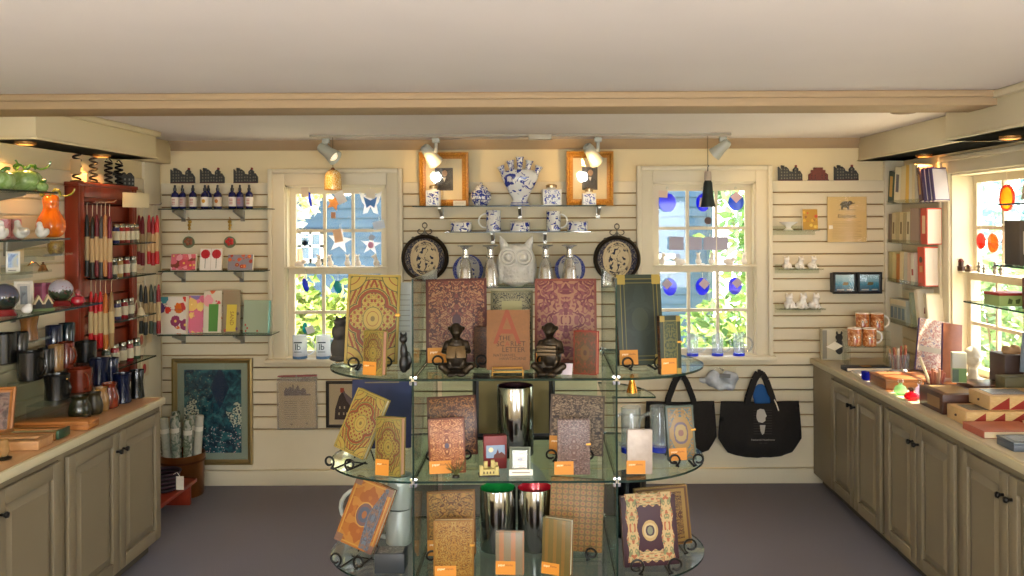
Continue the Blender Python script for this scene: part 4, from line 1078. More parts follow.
# elephant print
Yp = WF - .014; o = thing('hanging_poster', 'tan elephant broadside hanging in a clear sleeve on the boards', 'poster', at(847, Yp, zat(847, 242, Yp)))
w, h = sz(39, Yp), .293
b = B(); b.box(-w / 2, w / 2, -.004, .004, 0, h); b.build('sheet', mat('d9b97a', .75, var=.04, scale=8), o)
B().box(-w / 2 - .004, w / 2 + .004, -.0065, -.0055, -.004, h + .004).build('clear_sleeve', G_SLEEVE, o)
M_PR = mat('574c2e', .8)
el = blob([((0, 0, .035), (.034, .006, .024)), ((.034, 0, .045), (.017, .006, .017)), ('limb', [(.046, 0, .046), (.06, 0, .04), (.068, 0, .048)], [.006, .004, .003]), ('limb', [(-.02, 0, .03), (-.022, 0, .006)], [.009, .008]), ('limb', [(.018, 0, .03), (.02, 0, .006)], [.009, .008]), ('limb', [(-.033, 0, .04), (-.04, 0, .02)], [.003, .002])], .003)
e = link('elephant_drawing', el, M_PR, o, (-.012, -.0045, h * .72)); e.scale = (.92, .12, .92)
b = B(); b.box(-.055, .055, -.0052, -.0038, h * .705, h * .715); b.build('ground_line', M_PR, o)
words('Elephant.', .034, M_PR, o, (0, -.0048, h * .57), shear=.1)
b = B()
for k in range(11): b.box(-w * .38, w * (.36 if k % 3 else .28), -.0052, -.0038, h * (.08 + .036 * k), h * (.08 + .036 * k) + .0028)
b.build('print_line', mat('b0935c', .8), o)
B().box(-w * .47, -w * .37, -.0072, -.0055, h * .29, h * .37).build('price_sticker', M_PAPER, o)
# two small framed sea pictures
def sea():
    t = T('sea_picture', .3); x, y, z = t.co(); n = t.noise(t.raw, 6, 3, .5)
    col = t.ramp(z + (n - .5) * .3, [(.0, '0f3a5a'), (.45, '2a86a8'), (.75, '8fb9c8'), (1, 'a8c8d0')])
    d = ((x - .55) * (x - .55) + (z - .45) * (z - .45) * 3.0).sqrt()
    return t.color(t.mix((d + (n - .5) * .25).lt(.17), col, '6a5a2a')).m
M_SEA = sea()
for px0, px1, l in ((832.5, 856, 'dark framed turtle-and-sea picture nearer the window with blue discs'), (857, 881, 'dark framed turtle-and-sea picture nearer the booklet shelves')):
    Yp = WF - .06; w = sz(px1 - px0, Yp); z = zat(856, 293.5, Yp)
    o, p = framed('picture_tile', l, 'picture', w, .138, at((px0 + px1) / 2, Yp, z), turn(0, 0), .016, mat('1c1e22', .35), 0, None, M_SEA, .02)
    b = B(); b.box(-w * .3, w * .1, -.0075, -.0064, .12, .124); b.box(-w * .32, -w * .02, -.0075, -.0064, .021, .029); b.box(w * .1, w * .34, -.0075, -.0064, .021, .029); b.build('caption_strip', mat('a9a9a0', .6), o)
    B().box(-w / 2 + .004, w / 2 - .004, .0, .059, .006, .13).build('case', mat('23262a', .4), o)

# ---------------------------------------------------------------- low on the back wall
# plastic sleeve with a printed sheet
Yp = WF - .02; p = P(297.5, 429, Yp)
o = thing('printed_sheet', 'yellowed printed sheet with an old house drawing in a hanging plastic sleeve', 'print', (p.x, Yp, p.z), 0, None, turn(-4, 3, -1.5))
h = .348; w = .265
B().box(-w / 2 + .012, w / 2 - .012, -.003, .003, .008, h - .045).build('sheet', mat('d8c294', .8, var=.05, scale=7), o)
b = B(); b.box(-w / 2, w / 2, -.0055, -.0045, 0, h); b.box(-w / 2, w / 2, .0045, .0055, 0, h); b.build('sleeve', G_FILM, o)
B().box(-w / 2, w / 2, -.0065, .0065, h - .012, h - .002).build('zip_strip', mat('9a4a44', .5), o)
b = B().prism([(-.085, 0), (.06, 0), (.06, .035), (.04, .05), (.028, .035), (.02, .035), (.008, .068), (-.012, .04), (-.02, .04), (-.022, .07), (-.03, .07), (-.03, .045), (-.045, .06), (-.06, .04), (-.07, .055), (-.085, .03)], -.0042, -.003, M=Matrix.Translation((0, 0, .215))); b.box(.06, .09, -.0042, -.003, .215, .225); b.build('house_drawing', mat('5a3c34', .8), o)
b = B()
for k in range(9): b.box(-.085, -.0, -.0042, -.003, .065 + .014 * k, .068 + .014 * k); b.box(.02, .08, -.0042, -.003, .065 + .014 * k, .0665 + .014 * k)
b.box(-.045, -.03, -.0042, -.003, .025, .036); b.box(.055, .07, -.0042, -.003, .03, .04); b.build('print_line', mat('8a7650', .8), o)
B().tube([(0, .02, h - .01), (0, -.01, h - .01), (0, -.012, h)], .003, 6).build('hook', M_BRK, o)
# house picture on the wall
Yp = WF - .003; p = P(341, 427, Yp)
o, pic = framed('framed_house_print', 'dark-framed print of a brown gabled house behind the display tower', 'picture', .205, .30, (p.x + .01, Yp, p.z), turn(0, 0), .018, mat('231d16', .4), 0, None, mat('b9a683', .8), .02)
B().prism([(-.05, .05), (.05, .05), (.055, .15), (.03, .2), (.01, .245), (-.02, .2), (-.045, .12)], -.0078, -.0064).build('house', mat('3a2a1e', .8), o)
B().prism([(.0, .24), (.07, .18), (.06, .13), (.03, .17)], -.0088, -.0077).build('roof', mat('6a5a58', .8), o)
B().box(-.012, .012, -.0088, -.0064, .225, .255).build('chimney', mat('a5462a', .8), o)
b = B()
for x, z in ((-.02, .08), (.01, .08), (-.015, .12), (.015, .12), (.03, .08)): b.box(x - .004, x + .004, -.0088, -.0077, z, z + .016)
b.build('windows', mat('b9a683', .8), o)
# garden poster on the floor
def garden():
    t = T('garden_painting', .35); x, y, z = t.co(); v = t.vec(x, z * 1.4)
    n = t.noise(v, 9, 4, .6); n2 = t.noise(v, 30, 2); d, c = t.voro(v, 26); d2, c2 = t.voro(v, 14)
    col = t.ramp(n, [(.3, '0c1a2c'), (.48, '1c4452'), (.62, '2f6a6e'), (.75, '5a8a8a')])
    up = ((x - .62).abs() * 1.6 + (z - .78).abs()).lt(.26); col = t.mix(up, col, t.mix(n2 * .4, '14203a', '35506a'))
    lowz = z.lt(.32) * d.lt(.28) * n.gt(.42); col = t.mix(lowz, col, t.ramp(n2, [(.4, 'd8dcd0'), (.55, 'c06a7a'), (.62, 'e8e4d0')]))
    near = (((x - .12) * (x - .12) + (z - .42) * (z - .42)).sqrt() + (n - .5) * .5).lt(.17); far = (((x - .93) * (x - .93) + (z - .45) * (z - .45)).sqrt() + (n - .5) * .5).lt(.13)
    col = t.mix(near.max(far) * n2.gt(.48), col, 'c6c8ae')
    tree = (x.lt(.5) * z.gt(.5) * d.lt(.17)); col = t.mix(tree, col, 'b9b489')
    return t.color(col).m
Yp = WF - .002; w = sz(80, Yp); z = zat(213, 464, Yp)
o, p = framed('framed_poster', 'large framed garden painting hung low on the wall beside the bin of rolled posters', 'picture', w, zat(213, 358, Yp) - z, (at(213.5, Yp, z).x, Yp, z), turn(), .032, mat('a08a5a', .3, .7), .042, mat('8f9a86', .7), garden(), .025)
# ================================================================ left side
def atx(px, X, z):
    """the point seen in column px at distance X to the side and height z"""
    Y = 4.0
    for _ in range(6):
        yl = (H - z) * F / Y; Y = X * F / (((px - CX) - yl * RS) / RC)
    return Vector((X, Y, z))
M_DARKW = mat('5a2417', .4)
def cabinet(label, loc, rz, wd, dep, knobs=(1, 0), hinge=None):
    """two-door base cabinet: local x along the front, -y out of it; knobs: side of each door's knob"""
    o = thing('base_cabinet', label, 'cabinet', loc, rz)
    b = B(); b.box(0, wd, 0, dep, .072, .763, .003); b.build('body', M_CAB, o)
    B().box(.01, wd - .01, .05, dep, 0, .074).build('toe_kick', mat('4a443a', .8), o)
    b = B()
    b.box(0, wd, -.006, 0, .735, .763); b.box(0, wd, -.006, 0, .072, .083); b.box(0, .022, -.006, 0, .083, .735); b.box(wd - .022, wd, -.006, 0, .083, .735); b.build('face_frame', M_CAB, o)
    for k in (0, 1):
        x0 = .025 + k * (wd - .05) / 2 + (.002 if k else 0); x1 = x0 + (wd - .05) / 2 - .004
        z0, z1 = .086, .732
        d = B(); f = .058
        d.box(x0, x0 + f, -.024, -.006, z0, z1, .003); d.box(x1 - f, x1, -.024, -.006, z0, z1, .003); d.box(x0 + f, x1 - f, -.024, -.006, z0, z0 + f, .003); d.box(x0 + f, x1 - f, -.024, -.006, z1 - f, z1, .003)
        dr = d.build('door', M_CAB, o)
        p = B(); a0, a1, c0, c1 = x0 + f - .002, x1 - f + .002, z0 + f - .002, z1 - f + .002; e = .036
        r = [[p.b.verts.new(v) for v in ((u0, y, w0), (u1, y, w0), (u1, y, w1), (u0, y, w1))] for u0, u1, w0, w1, y in ((a0, a1, c0, c1, -.008), (a0 + e, a1 - e, c0 + e, c1 - e, -.020), (a0 + e + .003, a1 - e - .003, c0 + e + .003, c1 - e - .003, -.022))]
        for q0, q1 in zip(r, r[1:]):
            for i in range(4): p.b.faces.new((q0[i], q0[(i + 1) % 4], q1[(i + 1) % 4], q1[i]))
        p.b.faces.new(r[-1]); p.build('raised_panel', M_CAB, dr, smooth=20)
        kx = (x1 - .026) if knobs[k] else (x0 + .026)
        B().lathe([(.006, 0), (.0055, .012), (.010, .018), (.0125, .024), (.010, .030), (0, .032)], 16, M=Matrix.Translation((kx, -.024, z1 - .085)) @ Matrix.Rotation(PI / 2, 4, 'X')).build('knob', M_KNOB, dr)
    return o
CFL = -1.985
cabinet('base cabinet at the far end of the counter under the pottery mugs', (CFL, 3.505, 0), PI / 2, .905, .48)
cabinet('base cabinet nearer the viewer under the wooden frames', (CFL, 2.60, 0), PI / 2, .905, .48)
M_TOPL = wood('counter_top_wood', 'c58a52', 'd29a62', .3, 1, 4)
o = thing('worktop', 'wooden worktop under the pottery mugs and wooden frames', 'worktop', (CFL, 2.6, .764))
b = B(); b.box(XL - CFL + .002, .009, 0, 1.81, 0, .034, .004); b.build('top_board', wood('counter_top', 'b98a5c', 'c79a6e', .32, 1, 4), o)
b = B(); b.box(.009, .030, 0, 1.834, -.004, .0345, .008); b.box(XL - CFL + .002, .009, 1.81, 1.834, -.004, .0345, .008); b.build('edge_strip', mat('c9bd9a', .4), o)
ZCT = .7995

# red cherry rack on the left wall
M_CHERRY = wood('cherry_wood', '6e2410', '8f3316', .35, 2, 4)
XK, YK0, YK1, ZK0, ZK1 = -2.385, 4.39, 5.03, .802, 1.90
rack = thing('candle_rack', 'tall red cherry slatted rack for candles and jars on the side wall', 'display rack', (XL + .0185, YK0, ZK0))
d = XK - XL - .0185; l = YK1 - YK0; hh = ZK1 - ZK0
b = B(); b.box(0, d, 0, .022, 0, hh, .003); b.build('side_board', M_CHERRY, rack)
b = B(); b.box(0, d, l - .022, l, 0, hh, .003); b.build('side_board', M_CHERRY, rack)
B().box(0, d + .006, -.006, l + .006, hh, hh + .02, .004).build('top_board', M_CHERRY, rack)
b = B(); b.box(d - .02, d, .022, .058, 0, hh, .002); b.box(d - .02, d, l - .058, l - .022, 0, hh, .002); b.box(d - .02, d, .058, l - .058, hh - .06, hh, .002); b.build('face_frame', M_CHERRY, rack)
b = B(); z = 0
while z < hh - .05: b.box(.004, d * .5, .022, l - .022, z + .01, min(z + .1, hh), .003, seg=1); z += .1
b.build('slats', M_CHERRY, rack)
B().box(0, .004, .022, l - .022, 0, hh).build('back_board', M_DARKW, rack)

# side shelves of glass
def side_shelf(label, x_wall, x_front, y0, y1, z, sgn, pins=(), th=.008, m=None):
    o = thing('glass_shelf', label, 'shelf', (x_wall, (y0 + y1) / 2, z)); L2 = (y1 - y0) / 2; w = x_front - x_wall
    b = B().box(*sorted((sgn * .001, w)), -L2, L2, -th, 0); b.b.normal_update()
    for f in b.b.faces: f.material_index = 0 if abs(f.normal.z) > .5 else 1
    b.build('glass_board', m or [G_SHELF, G_EDGE], o, smooth=0)
    for p in pins:
        y = p - (y0 + y1) / 2
        b = B(); b.box(*sorted((sgn * .001, sgn * .012)), y - .012, y + .012, -.08, -th); b.prism([(0, -th), (w * .85, -th), (w * .85, -th - .012), (0, -.065)], y - .004, y + .004); b.build('bracket', M_BRK, o)
    return z + .0004
XW = XL + .0185
ZA = side_shelf('glass wall shelf under the green pumpkins', XW, -2.2, 2.6, 3.88, 1.846, 1, (3.7, 3.1))
ZB = side_shelf('glass wall shelf under the orange gourd and white doves', XW, -2.215, 2.6, 4.01, 1.635, 1, (3.9, 3.2))
ZCc = side_shelf('broad glass wall shelf under the snow globes', XW, -2.1, 2.6, 4.08, 1.325, 1, (3.95, 3.2))

def pumpkin(label, loc, r, h, m, sm, n=9, stem=True, curls=0, gourd=False, name='glass_pumpkin', cat='pumpkin'):
    o = thing(name, label, cat, loc)
    prof = [(0, .06), (.35, .0), (.75, .06), (.97, .3), (1, .5), (.93, .72), (.6, .93), (.2, .9), (0, .86)] if not gourd else [(0, .01), (.5, 0), (.85, .08), (1, .24), (.93, .42), (.68, .55), (.5, .64), (.5, .74), (.58, .84), (.52, .94), (.3, 1.0), (0, .97)]
    b = B(); K = 54; rings = []
    for q, z in prof:
        rings.append([b.b.verts.new((q * r * (1 + .07 * abs(math.sin(n * PI * k / K)) - .05) * math.cos(2 * PI * k / K), q * r * (1 + .07 * abs(math.sin(n * PI * k / K)) - .05) * math.sin(2 * PI * k / K), z * h)) for k in range(K)])
    for a, c in zip(rings, rings[1:]):
        for k in range(K): b.b.faces.new((a[k], a[(k + 1) % K], c[(k + 1) % K], c[k]))
    bd = b.build('pumpkin_body', m, o, smooth=60); s = bd.modifiers.new('s', 'SUBSURF'); s.levels = 1; s.render_levels = 1
    if stem:
        b = B(); b.tube([(0, 0, h * .86), (.1 * r, 0, h * 1.0), (.3 * r, .1 * r, h * 1.12), (.55 * r, .1 * r, h * 1.08)], [.012, .010, .008, .009], 8)
        for c in range(curls):
            a = c * 2.1 + .4; q = Vector((.35 * r * math.cos(a), .35 * r * math.sin(a), h * .95))
            b.tube([q + Vector((.03 * t * math.cos(a) + .016 * math.cos(t * 3), .02 * t * math.sin(a), .012 * t + .016 * math.sin(t * 3))) for t in [k * .18 for k in range(14)]], .004, 6)
        b.build('stem', sm, o)
    return o
M_GRN = marble('green_glass', ['5f8a3a', '9cb878', '7fa050', 'b9c99a'], 14, 1.5, .08); M_GRN.node_tree.nodes['Principled BSDF'].inputs['Coat Weight'].default_value = .6
M_ORG = marble('orange_glass', ['c84a0a', 'f07818', 'e05c0c'], 10, 1.5, .08); M_ORG.node_tree.nodes['Principled BSDF'].inputs['Coat Weight'].default_value = .6
M_STEM = mat('4f7a24', .12, coat=.5)
pumpkin('large ribbed green glass pumpkin with curled tendrils', atx(25, -2.32, ZA), .072, .105, M_GRN, M_STEM, curls=4)
pumpkin('pale green glass pumpkin at the edge of the view beside the large green one', atx(2, -2.30, ZA), .052, .085, M_GRN, M_STEM)
pumpkin('smallest green glass pumpkin at the end of the shelf', atx(42, -2.245, ZA), .026, .045, M_GRN, M_STEM)
pumpkin('glossy orange glass gourd with a green curled stem', atx(51, -2.30, ZB), .064, .205, M_ORG, marble('stem_glass', ['4f7a24', 'a88a1a'], 30), curls=3, gourd=True, name='glass_gourd', cat='gourd')
dove_me = blob([((0, 0, .03), (.042, .028, .028)), ((.034, 0, .052), (.02, .018, .026), (0, .4, 0)), ((.045, 0, .076), (.016, .015, .016)), ((.064, 0, .074), (.009, .004, .004)), ((-.045, 0, .034), (.034, .018, .011), (0, .25, 0)), ((-.006, .022, .036), (.034, .01, .02)), ((-.006, -.022, .036), (.034, .01, .02))], .004)
for px, X, rz, sc, l in ((42, -2.245, -75, .85, 'white ceramic dove facing the room below the orange gourd'), (21, -2.255, 140, .92, 'white ceramic dove seen from the side, middle of the three doves'), (1, -2.25, -60, .9, 'white ceramic dove at the edge of the view')):
    c = atx(px, X, ZB); o = link('dove_figurine', dove_me if not dove_me.materials else dove_me.copy(), M_PORC, None, c, (0, 0, R(rz))); o.scale = (sc,) * 3; tag(o, l, 'figurine', 'white doves on the glass shelf')
M_PINK = marble('pink_votive', ['c24a5a', 'e0a0a0', '8a2a44'], 20, 2)
for px, l in ((15, 'pink patterned votive glass behind the white doves, nearer the gourd'), (4, 'pink patterned votive glass behind the white doves, at the edge of the view')):
    o = thing('votive_glass', l, 'candle holder', atx(px, -2.40, ZB)); r = .026
    lathe_part('cup', [(r * .85, 0), (r, .004), (r, .088), (r * .92, .088), (r * .9, .01), (0, .008)], M_PINK, o)
    lathe_part('candle', [(r * .88, .008), (r * .88, .055), (0, .056)], mat('e8c8b8', .6), o)
def tray_left(label, px0, px1, py, X, dep):
    z = zat((px0 + px1) / 2, py, atx((px0 + px1) / 2, X, 1.5).y)
    y0, y1 = sorted((atx(px0, X, z).y, atx(px1, X, z).y)); o = thing('acrylic_shelf', label, 'shelf', (XW, (y0 + y1) / 2, z)); L2 = (y1 - y0) / 2
    b = B(); b.box(.001, X - XW, -L2, L2, -.004, 0); b.box(.001, .004, -L2, L2, -.03, .04); b.box(X - XW - .003, X - XW, -L2, L2, 0, .008); b.build('tray', G_ACR, o)
    return z + .0004
zt1 = tray_left('clear small wall shelf of a woven potpourri pot below the orange gourd', 44, 73, 255, -2.36, .1)
zt2 = tray_left('clear small wall shelf of the little brass bell', 22, 52, 272.5, -2.36, .1)
zt3 = tray_left('clear small wall shelf of a picture block, at the edge of the view', -8, 21, 274, -2.34, .1)
o = thing('potpourri_pot', 'brown mottled little pot on the clear shelf below the orange gourd', 'pot', atx(56, -2.39, zt1))
lathe_part('pot_body', [(.028, 0), (.036, .02), (.038, .05), (.034, .066), (.03, .062), (0, .055)], marble('mottled_brown', ['3a2f14', '8a7a3a', '5a4420', 'a08a50'], 60, 1), o)
o = thing('brass_bell', 'little brass bell with a long curved handle', 'bell', atx(43, -2.39, zt2))
lathe_part('bell_cup', [(.022, 0), (.02, .008), (.014, .02), (.012, .03), (.004, .036), (.006, .042), (0, .046)], mat('b98a5a', .2, .9), o)
B().tube([(0, -.004, .02), (0, -.03, .028), (0, -.055, .044), (0, -.09, .046), (0, -.12, .034)], .003, 6).build('handle', mat('b98a5a', .2, .9), o)
o = thing('picture_block', 'clear block with a blue picture standing on a clear wall shelf', 'picture block', atx(13, -2.385, zt3), R(35), None)
B().box(-.028, .028, -.008, .008, 0, .095, .002).build('block', mat('e2ddd0', .25), o)
B().box(-.02, .02, -.0092, -.008, .022, .086).build('picture', marble('blue_picture', ['2a4a8a', '8fa8c8', 'b8b090', '3a5a6a'], 18, 1), o)
b = B(); b.box(-.018, .012, -.0092, -.008, .008, .011); b.build('caption', M_INK, o)
# broad shelf
def snow_globe(label, px, X, r, mg, rz):
    o = thing('snow_globe', label, 'snow globe', atx(px, X, ZCc), R(rz))
    lathe_part('base', [(r * .86, 0), (r * .88, .006), (r * .74, .014), (r * .70, r * .42), (r * .62, r * .48), (0, r * .48)], mat('7a1418', .25, coat=.4), o, 28)
    B().ell((0, 0, r * 1.36), (r, r, r), 28, 18).build('globe', mg, o)
def globe_mat(name, c0, c1, c2):
    t = T(name, .06, coat=.8); x, y, z = t.co(); n = t.noise(t.raw, 7, 3); d, _ = t.voro(t.raw, 9)
    col = t.mix((z + (n - .5) * .5).gt(.5), c1, c0); col = t.mix(d.lt(.2) * z.lt(.75), col, c2); return t.color(col).m
snow_globe('snow globe with pale sky and a dark wooded village, red base', 61, -2.2, .052, globe_mat('winter_globe', 'a9a2ae', '2f3a26', '8a3040'), 0)
snow_globe('darker blue-grey snow globe on a red base at the edge of the view', 4, -2.2, .056, globe_mat('night_globe', '4a4a5a', '1c2620', '5a3a3a'), 0)
o, p = framed('photo_frame', 'white arched picture frame between the two snow globes', 'picture frame', .072, .125, atx(24, -2.27, ZCc), turn(38, 12), .014, mat('ece6dc', .3), .008, mat('d8d4cc', .5), marble('grey_photo', ['3a4658', '8a95a0', '5a5a5a'], 20, 1), .012)
o = thing('gift_box', 'magenta box behind the little house ornament', 'box', atx(44, -2.36, ZCc), R(30))
B().box(-.04, .04, -.03, .03, 0, .095, .003).build('box_body', mat('8f1a4a', .4), o); B().box(-.0405, .0405, -.0305, .0305, .08, .096, .002).build('box_lid', mat('7a1440', .4), o); B().box(-.008, .008, -.031, .031, -.0, .0965).build('ribbon', mat('b8386a', .3), o)
o = thing('cottage_ornament', 'miniature twin-gabled cottage ornament on a green base', 'ornament', atx(43, -2.15, ZCc), R(40))
B().box(-.042, .042, -.022, .022, 0, .012, .003).build('base', mat('5a6a3a', .6), o)
b = B(); b.box(-.036, .036, -.014, .014, .012, .03)
b.build('wall', mat('3a2c20', .7), o)
b = B()
for x in (-.018, .018): b.prism([(x - .02, .03), (x + .02, .03), (x, .07)], -.017, .017)
b.build('roof', mat('c8b088', .7), o)
b = B()
for x in (-.018, .018): b.prism([(x - .011, .014), (x + .011, .014), (x + .011, .034), (x, .054), (x - .011, .034)], -.0185, -.0165)
b.build('gable_front', mat('2a2a28', .7), o)
o = thing('soap_figure', 'small round white soap beside the cottage ornament', 'soap', atx(27, -2.15, ZCc)); link('soap_body', blob([((0, 0, .018), (.022, .02, .018)), ((.006, 0, .034), (.014, .012, .01))], .004), M_WHITE, o)
o = thing('glass_jar', 'clear lidded jar behind the pale snow globe', 'jar', atx(68, -2.27, ZCc)); 
lathe_part('jar_body', [(.024, 0), (.027, .004), (.027, .055), (.02, .064)], mat('8a8048', .2, coat=.4), o); lathe_part('lid', [(.022, .063), (.022, .075), (0, .077)], mat('b9b3a0', .3, .6), o)
o = thing('perfume_bottle', 'small red glass bottle with a stopper at the end of the shelf', 'bottle', atx(78, -2.15, ZCc))
lathe_part('bottle_body', [(.018, 0), (.029, .01), (.031, .022), (.025, .036), (.01, .044), (.01, .052)], mat('a8182a', .08, coat=.6), o); lathe_part('stopper', [(.007, .05), (.012, .06), (.008, .07), (0, .074)], glass('f0b0b0', 1.5, name='pink_glass', body=.4), o)

# pottery
M_BLK = mat('0f0e0b', .25, coat=.25, var=.2, scale=20); M_NAVYG = mat('0c1530', .22, coat=.3, var=.2, scale=20); M_OLV = mat('22220f', .22, coat=.3, var=.3, scale=20)
M_RUST = mat('6a2410', .18, coat=.5, var=.25, scale=20); M_TAN = mat('8f6a3a', .22, coat=.4, var=.2, scale=20); M_TANR = marble('tan_brown_glaze', ['5a3418', '8a5a2a', '3a2416'], 12, 1, .2)
r_ = thing('acrylic_riser', 'clear stepped riser holding the pottery mugs on the counter', 'riser', (-2.27, 3.82, ZCT)); 
for x0, x1, z in ((-.0, .13, .10), (-.085, -.004, .20), (-.165, -.089, .28)):
    b = B(); b.box(x0, x1, -.07, .48, z - .005, z); b.box(x0, x0 + .004, -.07, .48, 0, z - .005); b.build('step', G_ACR, r_)
zr1, zr2, zr3 = ZCT + .1004, ZCT + .2004, ZCT + .2804
def pot(label, px, X, z, r, h, m, ang=None, **k):
    return mug(label, atx(px, X, z), r, h, m, ang, **k)
def crock(label, px, X, z, r, h, m, **k):
    o = thing('pottery_jar', label, 'jar', atx(px, X, z))
    lathe_part('jar_body', [(r * .8, 0), (r * .92, .006), (r, h * .32), (r * .88, h * .62), (r * .68, h * .8), (r * .70, h * .9), (r * .8, h), (r * .74, h), (r * .6, h * .82), (r * .8, h * .3), (0, .01)], m, o, 28); return o
crock('dark olive squat pottery jar on the counter, closest to the wooden frames', 80, -2.13, ZCT, .050, .108, M_OLV)
crock('dark brown-green squat pottery jar, second along the counter front', 94, -2.125, ZCT, .040, .10, marble('brown_green', ['1c1c10', '3a3018', '2a2a1a'], 12))
crock('tan squat pottery jar in the counter row between the brown and rust ones', 101.5, -2.12, ZCT, .036, .112, M_TAN)
crock('rust red squat pottery jar on the counter', 109.5, -2.115, ZCT, .045, .122, M_RUST)
def waisted(label, px, X, z, r, h, m): return mug(label, atx(px, X, z), r, h, m, None, cat='vase', name='pottery_vase', waist=.8, flare=1.0)
waisted('navy waisted pottery vase in the counter row, nearer the rust jar', 122.5, -2.11, ZCT, .042, .148, M_NAVYG)
waisted('black waisted pottery vase at the far end of the counter row', 137, -2.09, ZCT, .036, .145, M_BLK)
pot('black mug with a pale stamp and handle on the lowest riser step', 57, -2.21, zr1, .052, .115, M_BLK, -25, flare=1.06, waist=.95)
pot('rust brown mug with a broad tan rim on the lowest riser step', 80, -2.20, zr1, .056, .112, M_RUST, -40, flare=1.0)
pot('navy mug on the lowest riser step, nearer the rust brown mug', 99, -2.205, zr1, .046, .13, M_NAVYG, None, waist=.9)
pot('dark navy mug at the far end of the lowest riser step', 111, -2.19, zr1, .038, .118, M_NAVYG, None, waist=.9)
pot('large black mug on the middle riser step', 30, -2.298, zr2, .050, .128, M_BLK, -20, flare=1.1)
pot('black mug half hidden beside the large black one on the middle riser step', 46, -2.325, zr2, .036, .118, M_BLK, None)
pot('tan mug on the middle riser step', 56, -2.31, zr2, .034, .125, M_TAN, None)
pot('rust red mug on the middle riser step', 66, -2.315, zr2, .038, .125, M_RUST, -30)
pot('black handleless mug at the far end of the middle riser step', 86, -2.31, zr2, .048, .105, M_BLK, None, flare=1.05)
pot('black mug at the edge of the view on the top riser step', 4, -2.395, zr3, .05, .135, M_BLK, None)
pot('slimmer black mug beside it on the top riser step', 19, -2.395, zr3, .034, .125, M_BLK, None, flare=1.15)
pot('navy mug on the top riser step', 54, -2.40, zr3, .038, .12, M_NAVYG, None)
pot('dark blue-green mug at the end of the top riser step', 67, -2.395, zr3, .035, .12, mat('12242a', .15, coat=.5), None, flare=1.1)
zt4 = tray_left('clear small wall shelf of the tan waisted vase', 14, 52, 341.5, -2.37, .1)
mug('tan brown waisted pottery vase on a clear wall shelf', atx(29, -2.41, zt4), .040, .118, M_TANR, None, cat='vase', name='pottery_vase', waist=.84, flare=1.06)

# flat wooden frames and boxes on the counter
def flat_frame(name, label, cat, c, rz, w, d, h, m, pm, rim, side=None):
    o = thing(name, label, cat, c, R(rz))
    b = B(); b.box(-w / 2, w / 2, -d / 2, -d / 2 + rim, 0, h, .003); b.box(-w / 2, w / 2, d / 2 - rim, d / 2, 0, h, .003); b.box(-w / 2, -w / 2 + rim, -d / 2 + rim, d / 2 - rim, 0, h, .002); b.box(w / 2 - rim, w / 2, -d / 2 + rim, d / 2 - rim, 0, h, .002); b.build('frame', m, o)
    B().box(-w / 2 + rim, w / 2 - rim, -d / 2 + rim, d / 2 - rim, .002, h * .75).build('picture', pm, o); return o
M_OAK = wood('oak_frame', 'a0622a', 'b8783c', .4, 0, 4); M_PALE = wood('pale_frame', 'b08050', 'c09060', .5, 0, 4)
o = thing('wooden_box', 'long flat orange-brown wooden box behind the flat picture frames', 'box', (-2.14, 3.76, ZCT), R(2))
B().box(-.16, .16, -.05, .05, 0, .022, .002).build('box_body', M_OAK, o); B().box(-.16, .16, -.05, .05, .0225, .036, .003).build('lid', M_OAK, o)
flat_frame('flat_frame', 'green-edged flat picture frame lying on the counter, middle of three', 'picture frame', (-2.135, 3.575, ZCT), 3, .23, .10, .034, wood('green_oak', '8a5a2a', 'a06a34', .4, 0, 4), marble('green_picture', ['8a9070', 'b8b890', '4a5a3a'], 14), .02)
B().box(.1155, .128, -.048, .048, .004, .04, .003).build('end_strip', mat('22402a', .4), [x for x in COL.objects if x.name.startswith('flat_frame')][-1])
flat_frame('flat_frame', 'pale wooden flat frame with a dark picture, lying nearest the counter edge', 'picture frame', (-2.125, 3.435, ZCT), 4, .24, .12, .036, M_PALE, marble('dark_picture', ['3a3020', '6a5a40', '4a4030'], 14), .035)
o, p = framed('photo_frame', 'wooden frame with a reddish picture leaning at the edge of the view', 'picture frame', .19, .20, (-2.345, 3.60, ZCT + .005), turn(16, 18, 0), .022, M_OAK, 0, None, marble('red_picture', ['5a1c20', '8a6a60', '3a1a1a', 'a08a80'], 14), .016)
o = thing('oil_lamp', 'small glass votive with a dark base at the edge of the view', 'candle holder', (-2.06, 3.26, ZCT)); lathe_part('base', [(.026, 0), (.028, .006), (.012, .012), (0, .013)], M_BLACK, o); lathe_part('glass_cup', [(.012, .012), (.02, .03), (.016, .075), (.015, .075), (.018, .03), (0, .014)], glass('f0d8a0', 1.6, name='amber_glass', body=.35), o)

# candles hanging on pegs
def taper(label, px, Y, zt, l, c, grp, r=.0125, band='b9a67c', wick=.06):
    o = thing('hanging_taper_candle', label, 'candle', at(px, Y, zt), 0, grp)
    lathe_part('candle_body', [(r * .92, -l), (r, -l + .006), (r * .9, -.05), (r * .55, -.012), (r * .2, -.002), (0, 0)], mat(c, .45), o, 14)
    lathe_part('paper_band', [(r * 1.08, -l * .74), (r * 1.08, -l * .36)], mat(band, .8), o, 14, cap=False)
    B().tube([(0, 0, -.004), (0, .0, wick * .6), (0, .002, wick)], .0016, 5).build('wick', mat('d8c8a8', .8), o)
def peg(label, Y, z, px):
    o = thing('display_peg', label, 'peg', (XW, Y, z)); x = at(px, Y, z).x - XW
    B().tube([(.0, 0, 0), (x, 0, 0), (x + .012, 0, .012)], .003, 8).build('rod', M_CHROME, o); B().box(0, .004, -.014, .014, -.02, .02, .002).build('plate', M_CHROME, o)
GA = 'taper candles hanging on the red rack'; GB_ = 'taper candles hanging beyond the red rack'
